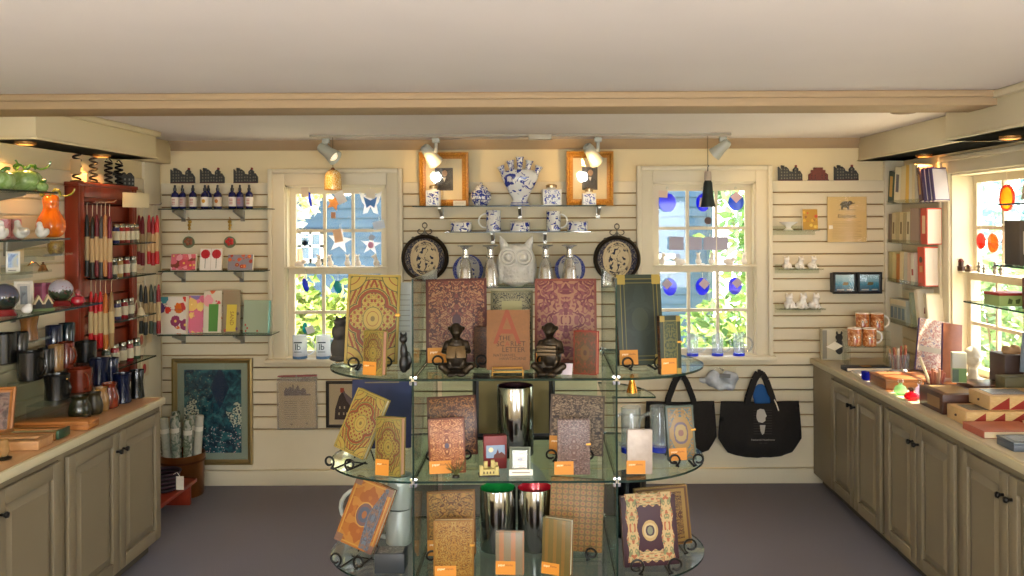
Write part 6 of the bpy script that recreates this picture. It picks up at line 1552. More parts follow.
vial('clear glass bottle behind the bright red one', 919.5, 4.27, .022, .085, glass('f0e8ff', 1.4, .04, name='violet_glass', body=.3), G_CLEAR)
vial('small white and red glass bottle near the cat mugs', 884.5, 4.70, .024, .06, glass('f0c0c0', 1.3, .04, name='blush_glass', body=.5), M_WHITE, x=2.015)
# paper-wrapped pens in a clear cup
o = thing('pen_cup', 'clear cup crammed with red and tan striped pens by the booklet shelves', 'pen cup', onc(899, 5.0), 0); lathe_part('cup_body', [(.05, 0), (.062, .10), (.060, .10), (.048, .004), (0, .004)], glass('f4f6f8', 1.2, .05, name='pen_cup_glass', body=.12), o, 20)
for k in range(11):
    a = k * 2.4; q = .034 * math.sqrt((k + .5) / 11); p_ = B().tube([(q * math.cos(a), q * math.sin(a), .006), (q * 1.6 * math.cos(a), q * 1.6 * math.sin(a), .125 + .012 * (k % 3))], .0055, 8).build('pen', mat(('9a4a34', 'c08a5a', 'a85a40', 'd8c8b0')[k % 4], .5), o)
o = thing('pencil_holder', 'dark holder of red and tan pencils beside the small brown box', 'pen cup', onc(935, 4.22), 0); b = B(); b.box(-.04, .04, -.035, .035, 0, .075, .003); b.build('cup_body', M_DKW, o)
for k in range(12):
    x, y = -.028 + .0185 * (k % 4), -.022 + .022 * (k // 4); B().tube([(x, y, .076), (x * 1.3, y * 1.2, .13 + .008 * ((k * 7) % 3))], .006, 8).build('pencil', mat(('7a3a2a', '9a5a44', 'b08a70', '8a4030')[k % 4], .5), o)
B().tube([(-.03, -.01, .076), (-.075, .0, .205)], .007, 8).build('pencil', mat('c9b896', .5), o)
# leaning notebooks
M_MARB = marble('shell_marbled_paper', ['4a3a5a', 'b8a890', '8a4a4a', 'c8b8a0', '5a4a6a', '9a8a7a'], 34, 1.8, .4)
o = book('marbled paper notebook with a grey band leaning near the window', 917, 947, 321, 4.72, ZCR + .0315, M_MARB, .02, 0, 14, 11, px=930, lift=.008, spine=mat('3a2a6a', .5)); w_ = sz(30, 4.72)
B().box(-w_ / 2 - .002, w_ / 2 + .002, -.0135, -.0115, .105, .135).build('paper_wrap', mat('9a8f7c', .6), o)
book('brown leather-like notebook leaning behind the marbled one', 946, 965, 325, 4.54, ZCR + .0315, mat('7a4426', .4, var=.1, scale=30), .02, 0, 12, 7, px=951, lift=.006, spine=mat('4a2a5a', .5))
# white head on a stand
o = thing('bust_figure', 'pale bust with a round head standing against the bright window', 'figurine', onc(973, 4.27))
me = blob([((0, 0, .20), (.044, .046, .05)), ((0, -.012, .185), (.034, .036, .042)), ((0, -.05, .19), (.008, .012, .012)), ('limb', [(0, 0, .15), (0, 0, .09)], [.022, .026]), ((0, .004, .075), (.056, .034, .026)), ((0, 0, .03), (.034, .03, .04)), ((-.045, 0, .195), (.007, .01, .014)), ((.045, 0, .195), (.007, .01, .014)), ((-.015, -.044, .205), (.008, .006, .005)), ((.015, -.044, .205), (.008, .006, .005)), ((0, -.043, .168), (.014, .006, .005))], .005); link('bust_body', me, mat('c9bfa8', .4, var=.08, scale=25), o); lathe_part('stand', [(.045, 0), (.045, .012), (.02, .018), (0, .018)], M_DKW, o)
# boxes nearer the viewer
o, a, d = cbox('wooden_box', 'long dark brown wooden box behind the patterned boxes', 'box', 2.035, 2.31, 3.99, 4.16, .105, M_DKW, lid=M_DKW)
zdk = ZCR + .106
o, a, d = cbox('gift_packet', 'upright white and green packet standing on the dark brown box', 'packet', at(951, 4.09, 1).x, at(964, 4.09, 1).x, 4.06, 4.10, .145, mat('b8b4a0', .35), z=zdk, rz=-14); B().box(-a, a, -d - .0012, -d, .004, .07).build('green_panel', mat('6a8a4a', .5), o); B().box(-a, -.004, -d - .002, -d - .001, .004, .065).build('dark_panel', mat('4a5a44', .5), o)
o, a, d = cbox('wooden_box', 'small dark box with a tan front and open top at the counter edge', 'box', 1.825, 2.02, 3.86, 4.10, .092, M_DKW); B().box(-a - .002, -a, -d + .03, d - .09, .02, .07).build('tan_panel', mat('8a6a44', .5), o); B().box(-a + .03, a - .03, -d + .03, d - .03, .0921, .0935).build('top_panel', mat('9a7a50', .5), o)
def domino_mat():
    t = T('red_triangle_print', .5); x, y, z = t.co(); u = (x * 4.0).fr(); n = t.noise(t.raw, 14, 2)
    col = t.ramp(n, [(.3, 'c8a468'), (.7, 'd8ba84')]); return t.color(t.mix(z.lt(u * .92 + .02), col, '8f2418')).m
M_DOM = domino_mat()
for l, x0, x1, y0, y1, z in (('lower wooden game box with red triangle pattern on its end', 1.822, 2.16, 3.645, 3.815, ZCR + .0004), ('upper wooden game box with red triangle pattern and dark lid window', 1.935, 2.27, 3.665, 3.845, ZCR + .0632)):
    o, a, d = cbox('game_box', l, 'box', x0, x1, y0, y1, .062, M_LTW, z=z)
    B().box(-a + .004, a - .004, -d - .0012, -d, .003, .059).build('patterned_end', M_DOM, o)
    b = B(); b.box(-a + .03, a - .14, -d + .03, d - .03, .0622, .0635); b.build('lid_window', marble('domino_picture', ['2a2620', '6a6258', '3a342c', 'a09684'], 26), o); B().lathe([(.006, 0), (.004, .006), (0, .006)], 10, M=Matrix.Translation((-a, 0, .03)) @ Matrix.Rotation(-PI / 2, 4, 'Y')).build('peg', M_DKW, o)
o, a, d = cbox('book', 'coral pink book lying flat before the patterned game boxes', 'book', 1.795, 2.03, 3.44, 3.61, .026, M_PAGES, part='pages'); b = B(); b.box(-a - .003, a, -d - .003, d + .003, .0262, .029); b.box(-a - .003, a, -d - .003, d + .003, -.0002, .0); b.box(-a - .003, -a, -d, d, 0, .027); b.build('cover', mat('b8624a', .5, var=.1, scale=12), o)
o, a, d = cbox('book', 'cream book lying beside the coral pink one at the edge of the view', 'book', 2.045, 2.2, 3.47, 3.61, .03, M_PAGES, part='pages'); B().box(-a - .002, a, -d - .002, d, .0302, .033).build('cover', mat('c0a880', .5), o)
o, a, d = cbox('tin_case', 'grey-blue lidded case lying closest to the viewer on the counter', 'case', 1.80, 2.06, 3.235, 3.36, .036, mat('5a6068', .35, .3), lid=mat('5f6870', .3, .3)); B().box(-a + .015, a - .015, -d + .012, d - .012, .0362, .0372).build('lid_picture', marble('case_picture', ['22262a', '5a6268', '3a3a34', '7a7a70'], 22), o)
# at the frame edge, under the window shelves
o, a, d = cbox('wooden_box', 'greenish brown long box stacked under the window shelf', 'box', 2.165, 2.34, 3.70, 3.80, .06, wood('greenish_wood', '4f4a2e', '665c3a', .5, 0, 4), z=ZCR + .1262) if False else cbox('wooden_box', 'greenish brown long box on the dark tray under the window shelf', 'box', 2.12, 2.33, 3.88, 3.965, .075, wood('greenish_wood', '4f4a2e', '665c3a', .5, 0, 4), z=ZCR + .0904)
cbox('wooden_tray', 'dark tray carrying the greenish box under the window shelf', 'tray', 2.10, 2.335, 3.862, 3.975, .089, M_DKW)
o = thing('slate_board', 'blue-grey slate board leaning at the edge of the view under the window shelf', 'slate', (2.29, 3.925, ZCR + .166), 0, None, turn(-6, 4, 6)); B().box(-.075, .03, -.005, .005, .008, .19, .001).build('slate', mat('6a7480', .6, var=.12, scale=30), o); b = B()
for k in range(5): b.box(-.055, .015, -.0058, -.0048, .04 + .026 * k, .043 + .026 * k)
b.build('chalk_line', mat('9aa2a8', .8), o)
o, a, d = cbox('card_holder', 'dark brown card holder with a crumpled tan cloth before the bright window', 'holder', 2.19, 2.335, 4.01, 4.15, .14, mat('3a241a', .5), z=zdk); o.location.z = zdk
me = blob([((0, 0, 0), (.05, .03, .02)), ((.02, .01, .012), (.03, .03, .02), (0, .6, 0)), ((-.03, 0, .008), (.025, .03, .022), (.4, .3, 0))], .006); link('tan_cloth', me, mat('9a7650', .9), o, (0, -.01, .145))
# ================================================================ the rest of the display tower
M_BRZ = mat('2f261a', .35, .7, var=.4, scale=25)
def monkey(label, px, yaw, closed):
    o = thing('monkey_statue', label, 'statue', at(px, 2.675, Z0), R(yaw))
    me = blob([((0, .005, .055), (.034, .028, .045)), ((0, 0, .092), (.030, .024, .026)), ((0, -.012, .142), (.021, .021, .022)), ((0, -.028, .136), (.013, .012, .011)), ((-.023, -.006, .146), (.006, .004, .008)), ((.023, -.006, .146), (.006, .004, .008)), ((0, -.012, .122), (.013, .013, .012)),
        ('limb', [(-.03, 0, .098), (-.040, -.014, .074), (-.024, -.038, .074)], [.010, .008, .007]), ('limb', [(.03, 0, .098), (.040, -.014, .074), (.024, -.038, .074)], [.010, .008, .007]),
        ('limb', [(-.02, 0, .022), (-.046, -.03, .030), (-.012, -.048, .010)], [.016, .012, .008]), ('limb', [(.02, 0, .022), (.046, -.03, .030), (.012, -.048, .010)], [.016, .012, .008]), ((0, -.02, .010), (.044, .036, .010)), ((-.016, -.055, .008), (.016, .008, .007)), ((.016, -.055, .008), (.016, .008, .007)),
        ((-.008, -.031, .149), (.004, .004, .003)), ((.008, -.031, .149), (.004, .004, .003))], .0036)
    link('monkey_body', me, M_BRZ, o)
    if closed:
        b = B()
        for k in range(3): b.box(-.030, .030, -.064, -.034, .066 + .011 * k, .075 + .011 * k, .001)
        b.build('held_books', mat('4a3a22', .4, .5), o)
    else:
        b = B()
        for s in (-1, 1): b.box(0, s * .030, -.004, .004, -.018, .020, .001, M=Matrix.Translation((0, -.052, .076)) @ Matrix.Rotation(R(s * 16), 4, 'Z') @ Matrix.Rotation(R(-24), 4, 'X')) if s > 0 else b.box(-.030, 0, -.004, .004, -.018, .020, .001, M=Matrix.Translation((0, -.052, .076)) @ Matrix.Rotation(R(-16), 4, 'Z') @ Matrix.Rotation(R(-24), 4, 'X'))
        b.build('open_book', mat('5a4628', .4, .5), o)
monkey('seated bronze monkey reading an open book, beside the dark red floral book', 456.5, 4, False)
monkey('seated bronze monkey holding a stack of books, beside the rose floral book', 550.5, -12, True)
o = thing('note_card', 'small pale lilac card propped by the book-holding monkey', 'card', at(566.5, 2.66, Z0), R(-14), None, turn(-14, 12)); B().box(-.018, .018, -.001, .001, 0, .035).build('card', mat('c0b0b4', .6), o)
o = thing('stone_figure', 'dark stone bird figure behind the quatrefoil book, against the window', 'statue', at(341, 2.92, Z0)); link('stone_body', blob([((0, 0, .05), (.026, .024, .05)), ((0, -.004, .11), (.022, .022, .034)), ((0, -.01, .145), (.016, .016, .018)), ((0, 0, .0145), (.03, .026, .012)), ((-.01, 0, .162), (.005, .005, .008)), ((.01, 0, .162), (.005, .005, .008))], .004), mat('2e2a22', .7, var=.3, scale=30), o).scale = (1.4, 1.2, .95)
o = thing('cat_figure', 'slim black cat figure between the quatrefoil book and the glass panel', 'statue', at(404, 2.70, Z0)); link('cat_body', blob([((0, 0, .03), (.016, .018, .03)), ((0, -.004, .07), (.012, .012, .03)), ((0, -.01, .11), (.013, .014, .014)), ((-.008, -.008, .126), (.004, .004, .008)), ((.008, -.008, .126), (.004, .004, .008)), ('limb', [(.012, .01, .012), (.022, .0, .04), (.016, 0, .065)], [.005, .005, .004])], .0034), mat('171210', .4), o)
o = thing('paper_notice', 'white printed card standing behind the black cat figure', 'card', at(404.5, 2.95, Z0), 0, None, turn(0, 4)); B().box(-.026, .026, -.001, .001, 0, .27).build('card', mat('b3b0a8', .7), o); b = B()
for k in range(8): b.box(-.02, .018, -.0018, -.0009, .1 + .018 * k, .1025 + .018 * k)
b.build('print', mat('8a8478', .8), o)
# middle level
def silver_cup(label, px, Y, z, r, h, inside):
    o = thing('metal_vase', label, 'vase', at(px, Y, z)); lathe_part('outer_wall', [(r * .96, 0), (r, .004), (r, h - .002), (r * .985, h)], mat('928f89', .14, 1.0), o, 40, cap=False); lathe_part('inner_wall', [(r * .985, h), (r * .95, h - .003), (r * .94, .006), (0, .005)], mat(inside, .2, .2), o, 40, cap=False)
silver_cup('mirror-bright metal cylinder vase on the middle level', 515.5, 2.90, Z1, .062, .235, '2a1418')
silver_cup('mirror-bright metal cup with green inside on the lowest level', 498, 2.88, Z2, .061, .205, '178a3c')
silver_cup('mirror-bright metal cup with red inside on the lowest level', 535, 2.885, Z2, .059, .205, 'b8182c')
o, p = framed('framed_board', 'dark framed olive panel standing behind the metal vase', 'picture', .30, .24, at(514, 3.10, Z1), turn(0, 4), .022, mat('14110d', .4), 0, None, mat('7a6838', .7), .018, glz=False)
o = thing('souvenir_box', 'small red box printed with a castle and moon, on the middle level', 'box', at(495, 2.74, Z1), R(8)); B().box(-.037, .037, -.014, .014, 0, .106, .002).build('box_body', mat('6a1612', .5), o); B().box(-.029, .031, -.0152, -.014, .036, .076).build('picture', mat('7f93a8', .5), o); B().ell((-.014, -.0152, .062), (.008, .0008, .008), 12, 6).build('moon', mat('d8c8a0', .6), o); B().prism([(-.006, .036), (.031, .036), (.031, .045), (.02, .055), (.012, .05), (.008, .064), (.002, .05), (-.004, .046)], -.0162, -.0153).build('castle', mat('5a2a1c', .6), o)
o = thing('castle_model', 'tiny cream castle model standing before the red box', 'model', at(489, 2.66, Z1), R(6)); b = B(); b.box(-.027, .027, -.016, .016, .004, .022, .001)
for x, y, h in ((-.024, -.012, .034), (.024, -.012, .03), (-.01, .006, .042), (.012, .004, .046), (.022, .012, .036)): b.box(x - .006, x + .006, y - .006, y + .006, .004, h, .001)
b.build('castle_body', mat('b3a264', .7), o); B().box(-.033, .033, -.022, .022, 0, .004, .001).build('base', mat('2a2620', .6), o); b = B()
for x in (-.016, -.006, .004, .014): b.box(x - .002, x + .002, -.0168, -.0158, .009, .016)
b.build('windows', mat('4a3c24', .7), o)
o, p = framed('small_plaque', 'small silver framed plaque with a cream name strip, on the middle level', 'picture frame', .066, .078, at(520, 2.69, Z1 + .0), turn(-2, 10), .011, mat('7f8474', .35, .5), .004, mat('a8a694', .6), mat('c4a88c', .7), .012); B().prism([(-.010, .036), (.010, .036), (.002, .048), (-.003, .044)], -.0078, -.0064).build('motif', mat('2a2620', .7), o)
o = thing('name_strip', 'cream name strip standing before the small silver plaque', 'sign', at(521, 2.655, Z1), 0, None, turn(0, 14)); B().box(-.037, .037, -.002, .002, 0, .018).build('strip', M_PAPER, o); B().box(-.028, .028, -.0028, -.0019, .007, .010).build('print', mat('8a7a68', .8), o)
o = thing('grass_sprig', 'small tuft of dark green sprigs beside the copper filigree book', 'plant', at(456, 2.64, Z1)); b = B()
for k in range(14):
    a = k * 2.4; b.tube([(0, 0, .004), (.012 * math.cos(a), .006 * math.sin(a), .02), (.034 * math.cos(a), .012 * math.sin(a), .03 + .014 * (k % 3))], [.0018, .0016, .0006], 5)
b.build('sprigs', mat('4a4a1c', .7), o); lathe_part('base', [(.012, 0), (.01, .006), (0, .008)], M_BLACK, o)
G_MUG = glass('f8fbfd', 2.0, .03, name='mug_glass', body=.12)
def glass_mug(label, loc, r, h, ang, base='1c2fae', print_=None, gm=None, hs=1.0):
    o = mug(label, loc, r, h, gm or G_MUG, ang, name='glass_mug', base=mat(base, .1, coat=.6), hr=.0065, hs=hs)
    if print_: 
        b = B(); b.lathe([(r * 1.01, h * .45), (r * 1.01, h * .72)], 20, cap=False); b.build('print', print_, o)
    return o
glass_mug('tall clear glass mug with a blue base, nearer the tower panel', at(631, 2.92, Z1), .034, .155, 180, hs=.55)
glass_mug('tall clear glass mug with a blue base behind the silvery notebook', at(660, 2.93, Z1), .034, .155, 180, hs=.8)
o = thing('brass_bell', 'small golden cone bell on the little rear glass wing', 'bell', at(632, 3.30, 1.0374)); lathe_part('bell_cup', [(.022, 0), (.02, .01), (.012, .04), (.008, .06), (.009, .066), (0, .072)], mat('c98a34', .25, .9), o, 20)
# lowest level
def big_mug(label, px, Y, z, r, h, ang): return mug(label, at(px, Y, z), r, h, mat('a8aaa2', .3, coat=.2), ang, hr=.008, hs=1.05)
big_mug('stacked grey-white mug, upper one behind the tilted orange book', 400, 2.93, Z2 + .121, .042, .115, 180)
big_mug('grey-white mug at the bottom of the stack behind the orange book', 399, 2.93, Z2, .044, .12, 180)
big_mug('grey-white mug farther back behind the tilted orange book', 373, 3.02, Z2, .044, .19, 180)
o, a, d = cbox('small_box', 'dark slate box by the tower panel on the lowest level', 'box', at(376, 2.70, Z2).x, at(406, 2.70, Z2).x, 2.67, 2.74, .062, mat('22262a', .5), z=Z2); b = B(); b.box(-a + .008, a - .008, -d + .008, d - .008, .0621, .0632); b.build('picture_lid', marble('lid_picture', ['8a8478', '4a4a4a', 'b0aca0'], 30), o)
o = thing('black_mug', 'black glazed mug behind the maroon jewelled book', 'mug', at(630, 2.99, Z2), R(-80)); lathe_part('mug_body', [(.05, 0), (.056, .005), (.058, .215), (.055, .215), (.052, .01), (0, .01)], mat('0c0c10', .08, coat=.8), o, 28); B().tube([(-.055, 0, .17), (-.082, 0, .16), (-.09, 0, .12), (-.08, 0, .08), (-.055, 0, .07)], .008, 8).build('handle', mat('0c0c10', .08, coat=.8), o)
o = thing('white_plate', 'pale round plate standing behind the metal cups', 'plate', at(517, 3.10, Z2 + .006), 0, None, turn(0, 8)); B().lathe([(0, .008), (.07, .008), (.115, .022), (.115, .019), (.072, .003), (0, .002)], 36, M=Matrix.Translation((0, 0, .116)) @ FACE, cap=False).build('plate_face', mat('b9b8ae', .25), o)
b = B(); b.tube([(-.05, -.05, .003), (-.05, -.03, .03), (-.05, .04, .003), (.05, .04, .003), (.05, -.03, .03), (.05, -.05, .003)], .003, 6); b.build('plate_stand', M_BLACK, o)

# ================================================================ windows: hangings, little figures, mugs
mouse_me = blob([((0, 0, .022), (.020, .020, .022)), ((0, -.006, .046), (.013, .012, .017)), ((0, -.014, .064), (.012, .015, .012)), ((0, -.03, .062), (.005, .007, .005)), ((-.011, -.006, .077), (.006, .003, .007)), ((.011, -.006, .077), (.006, .003, .007)), ('limb', [(0, .018, .008), (.02, .03, .006), (.036, .024, .005)], [.005, .004, .003])], .003)
crouch_me = blob([((0, .006, .02), (.018, .034, .02)), ((0, -.028, .034), (.012, .016, .013)), ((0, -.045, .034), (.006, .008, .006)), ((-.010, -.022, .047), (.005, .003, .007)), ((.010, -.022, .047), (.005, .003, .007)), ((0, -.018, .010), (.014, .01, .01))], .003)
YFIG = 5.527
for px, rz, me, l in ((300, 75, crouch_me, 'white crouching mouse figure at the card-shelf end of the window rail'), (318.5, 30, mouse_me, 'white upright mouse figure second along the rail by the card shelves'), (330.5, -20, mouse_me, 'white upright mouse figure third along the rail by the card shelves'), (347.5, 10, mouse_me, 'white big-eared mouse figure fourth along the rail by the card shelves'), (358, -10, mouse_me, 'white big-eared mouse figure fifth along the rail by the card shelves'), (376.5, -60, mouse_me, 'white turned mouse figure at the far end of the rail by the card shelves')):
    figurine(l, px, YFIG, ZM + .0262, 1.02, rz, me, 'white mice on the window rails', mat('f0e8dc', .45), 'mouse_figurine')
for px, rz, me, l in ((662, 50, mouse_me, 'white mouse figure nearest the dark green book on the rail behind it'), (680, -75, crouch_me, 'white crouching mouse figure second along the rail under the blue discs'), (698.5, -20, mouse_me, 'white upright mouse figure third along the rail under the blue discs'), (711.5, 10, mouse_me, 'white upright mouse figure fourth along the rail under the blue discs'), (729, 75, crouch_me, 'white crouching mouse figure fifth along the rail under the blue discs'), (744, 0, mouse_me, 'white upright mouse figure at the tote-bag end of the rail under the blue discs')):
    figurine(l, px, YFIG, ZM2 + .0262, 1.02, rz, me, 'white mice on the window rails', mat('f0e8dc', .45), 'mouse_figurine')
def hanging(name, label, cat, px, py, up, group=None, Y=None):
    Y = Y or (5.553 if up else 5.527); p = P(px, py, Y); o = thing(name, label, cat, p, 0, group); return o
def string(o, z0, z1):
    B().tube([(0, 0, z0), (0, 0, z1)], .001, 5).build('thread', M_PAPER, o)
    B().lathe([(.010, 0), (.006, .005), (0, .007)], 12, M=Matrix.Translation((0, .012, z1)) @ FACE).build('suction_cup', G_CLEAR, o)
def ptag(o, x, z, a, w=.05, h=.062, c='cdb9a2', y=-.008): B().box(-w / 2, w / 2, -.0006, .0006, -h / 2, h / 2, M=Matrix.Translation((x, y, z)) @ Matrix.Rotation(R(a), 4, 'Y')).build('paper_tag', mat(c, .7), o)
M_FROST = glass('fbf8fa', 1.0, .2, name='frosted_white', body=.7)
def star(o, r, n, r2, m, a0=0.3, part='star_body'): B().prism([((r if k % 2 == 0 else r2) * math.sin(a0 + k * PI / n), (r if k % 2 == 0 else r2) * math.cos(a0 + k * PI / n)) for k in range(2 * n)], -.003, .003).build(part, m, o)
M_BL1, M_TEAL, M_PUR = glass('3a5ad0', 1, .1, name='blue_agate', body=.5), glass('3aa0a8', 1, .1, name='teal_agate', body=.5), glass('8a6ab0', 1, .1, name='purple_agate', body=.5)
o = hanging('window_hanging', 'blue feather-shaped glass hanging with a cream tag, top row by the card shelves', 'sun catcher', 309.5, 199, 1); B().prism([(-.012, .05), (.006, .04), (.014, -.01), (.018, -.05), (.004, -.045), (-.008, 0)], -.003, .003).build('glass_feather', M_BL1, o); ptag(o, -.028, .045, -6, .045, .065); string(o, .05, .10)
o = hanging('window_hanging', 'tan and white star hanging with a white tag, top row by the card shelves', 'sun catcher', 334, 203, 1); star(o, .055, 5, .025, glass('e8b070', 1, .2, name='amber_star', body=.5)); ptag(o, .045, .035, -25, .06, .08, 'e6e2dc'); B().box(-.02, .01, -.002, .002, -.10, -.06).build('pendant', mat('c98a5a', .5), o); string(o, .05, .12)
o = hanging('window_hanging', 'white butterfly hanging with a bright blue centre, top row by the card shelves', 'sun catcher', 370.5, 202, 1); B().prism([(-.075, .07), (-.05, .055), (0, .03), (.05, .055), (.075, .07), (.055, .0), (.04, -.02), (.05, -.08), (.02, -.07), (0, -.03), (-.02, -.07), (-.05, -.08), (-.04, -.02), (-.055, 0)], -.003, .003).build('wings', M_FROST, o); B().prism([(-.045, .035), (0, .01), (.045, .035), (.025, -.04), (0, -.02), (-.025, -.04)], -.005, -.003).build('blue_centre', mat('2a6fb8', .3), o); ptag(o, .004, .055, 12, .06, .06, 'd8cdb8', -.012); string(o, .04, .12)
o = hanging('window_hanging', 'blue snowflake hanging in the second row by the card shelves', 'sun catcher', 305, 243, 1); star(o, .052, 6, .012, mat('8aa8b8', .3), 0); star(o, .026, 6, .012, mat('3a6a9a', .3), .5, 'snowflake_centre'); string(o, .05, .09)
o = hanging('window_hanging', 'white star hanging with a tan tag in the second row by the card shelves', 'sun catcher', 340, 241, 1); star(o, .085, 5, .035, M_FROST, .15); ptag(o, -.012, .035, -12, .055, .085, 'e0b890'); string(o, .08, .11)
o = hanging('window_hanging', 'white and pink starfish hanging in the second row by the card shelves', 'sun catcher', 371, 245, 1); star(o, .072, 5, .026, M_FROST, .1); B().ell((0, -.004, 0), (.02, .004, .022), 10, 6).build('pink_centre', mat('c88aa8', .4), o); ptag(o, .006, .05, 30, .035, .035, 'b8c0d0'); string(o, .07, .11)
o = hanging('window_hanging', 'pale blue tilted tag hanging between the rows by the card shelves', 'tag', 379, 225, 1); ptag(o, 0, 0, -12, .075, .055, 'c8d4e4'); string(o, .02, .05)
def agate(label, px, py, m, rx=.02, rz_=.045, tilt=15, tg=None):
    o = hanging('window_hanging', label, 'sun catcher', px, py, 0); B().ell((0, 0, 0), (rx, .004, rz_), 16, 10, M=Matrix.Rotation(R(-tilt), 4, 'Y')).build('agate_slice', m, o); string(o, rz_ * .8, rz_ + .05)
    if tg: ptag(o, .035, -.01, -20, .05, .05, 'd8dcdc')
agate('blue oval stone slice hanging in the lower sash by the card shelves', 305.5, 285, M_BL1)
agate('teal oval stone slice hanging beside the blue one in the lower sash', 338, 287, M_TEAL, .026, .042)
agate('teal stone slice hanging lower in the same sash, above the lettered mugs', 305, 328, M_TEAL, .018, .036, 0, 1)
agate('purple stone slice hanging behind the stone bird figure', 340, 324, M_PUR, .026, .04, 30, 1)
G_COB = glass('2a48f0', 1.2, .05, name='cobalt_glass', body=.4); G_CER = glass('1a78e0', 1.2, .05, name='cerulean_glass', body=.4)
def blue_disc(label, px, py, up, m, rx=.056, rz_=.06, tg=None, Y=None):
    o = hanging('blue_disc', label, 'sun catcher', px, py, up, 'blue glass discs in the window', Y); B().lathe([(0, -.003), (rz_, -.003), (rz_, .003), (0, .003)], 28, M=FACE, sx=rx / rz_).build('glass_disc', m, o)
    B().lathe([(rz_ * .93, -.004), (rz_, -.006), (rz_ * 1.03, 0), (rz_, .004)], 28, M=FACE, sx=rx / rz_, cap=False).build('rim', m, o)
    if tg: ptag(o, *tg)
    string(o, rz_, rz_ + .035)
blue_disc('cobalt glass disc with a tag at its top corner, farthest from the dark bell', 667.5, 202.5, 1, G_COB, .056, .06, (-.03, .055, 5, .06, .045, 'd8c0a8'))
blue_disc('cobalt glass disc half hidden behind the dark bell', 703, 202.5, 1, G_COB, .045, .058, (-.01, .0, 8, .03, .06, 'c8b8a8'))
blue_disc('cerulean glass disc with a pinkish diamond tag, top row near the window edge', 736, 202, 1, G_CER, .05, .056, (0, .032, 45, .055, .055, 'c8aeb4'))
blue_disc('cobalt glass disc partly behind the dark green gilt book', 670, 287, 0, G_COB, .044, .056, (-.02, .02, 45, .05, .05, 'c0b0b8'))
blue_disc('cobalt glass disc with a diamond tag in the middle of the lower sash', 702.5, 286.5, 0, G_COB, .044, .056, (.01, .018, 42, .052, .052, 'c8b4b4'))
blue_disc('blue glass disc with a diamond tag at the far side of the lower sash', 735, 286, 0, glass('2a40e8', 1.2, .05, name='bright_blue_glass', body=.4), .044, .054, (.012, .02, 48, .05, .05, 'b8a8b0'))
for k, (a_, c_) in enumerate(((669, 683.5), (689, 702), (703.5, 716), (717, 728))):
    o = hanging('paper_card', 'blank grey card hanging in the window under the blue discs, %s of four' % N[k], 'card', (a_ + c_) / 2, 243.5, 1, 'grey cards in the window'); w_ = sz(c_ - a_, 5.553) / 2; B().box(-w_, w_, -.001, .001, -.043, .043).build('card', mat('a9a4b4', .7), o); string(o, .04, .06)
# hanging bells
def drop_cord(o, z0, z1): B().tube([(0, 0, z0), (0, 0, z1)], .0022, 6).build('cord', mat('6a5a3a', .7), o)
p = P(333, 190, 5.30); o = thing('hanging_bell', 'amber glass bell hanging by a cord before the window by the card shelves', 'bell', p)
t = T('amber_crackle', .1, coat=.6); t.co('Object'); d_, _ = t.voro(t.raw, 70, 'DISTANCE_TO_EDGE'); t.color(t.mix(d_.lt(.05), 'd8a44a', 'f4e6b8')); B().lathe([(.053, 0), (.055, .012), (.052, .08), (.045, .105), (.028, .122), (.01, .128)], 28, cap=False).build('bell_body', t.m, o)
lathe_part('bell_cap', [(.03, .118), (.014, .128), (.008, .14), (0, .142)], mat('8a4a1a', .35, .5), o); b = B(); b.tube([(.053 * math.cos(a), .053 * math.sin(a), .002) for a in [k * PI / 12 for k in range(24)]], .003, 6, True); b.build('rim', mat('b87a2a', .3, .5), o); drop_cord(o, .14, ZC - p.z)
p = P(708, 207, 5.30); o = thing('hanging_bell', 'dark slate-coloured bell with a cream tag and round clapper before the blue discs', 'bell', p)
lathe_part('bell_body', [(.044, 0), (.046, .006), (.040, .03), (.032, .09), (.027, .15), (.02, .165), (0, .168)], mat('26302e', .5, .5, var=.3, scale=20), o, 24)
b = B(); b.tube([(0, 0, .02), (0, 0, -.075)], .0016, 5); b.build('clapper_string', M_BLACK, o); B().lathe([(0, -.003), (.023, -.003), (.023, .003), (0, .003)], 20, M=Matrix.Translation((0, 0, -.085)) @ FACE).build('clapper', mat('4a2f26', .5), o)
lathe_part('paper_tag', [(.024, .165), (.022, .215), (.018, .222)], mat('b8a896', .7), o, 14); B().tube([(0, 0, .16), (0, 0, .25), (.006, 0, .256), (0, 0, .262)], .003, 6).build('hook', M_BLACK, o); drop_cord(o, .26, ZC - p.z)
# mugs on the sills
M_TEXT = mat('1f2430', .5)
G_FR = glass('f4f6f8', 1.2, .1, name='frosted_mug', body=.45)
for px, l, sg in ((300, 'frosted mug with black lettering and blue-grey base, nearer the card shelves', 0), (323.5, 'frosted mug with black lettering and blue-grey base, next to the stone bird figure', 0)):
    zsl = W1[2] + .0045; o = glass_mug(l, at(px, 5.482, zsl), .046, .15, 0, '4f6f92', None, G_FR)
    words('lb', .055, M_TEXT, o, (0, -.0475, .078), ext=.0012); B().box(-.026, .026, -.0485, -.0465, .104, .112).build('print_line', M_TEXT, o)
    B().box(-.024, .024, -.0485, -.0465, .046, .050).build('print', M_TEXT, o)
for px, l in ((681.5, 'clear glass mug with a blue base half hidden by the narrow green book'), (692.5, 'clear glass mug with a blue base on the sill, nearest the narrow green book'), (717.5, 'clear glass mug with a blue base in the middle of the sill'), (739, 'clear glass mug with a blue base at the tote-bag end of the sill')):
    if px == 681.5: continue
    glass_mug(l, at(px, 5.482, W2[2] + .0045), .037, .145, 0, '2a3ad0')

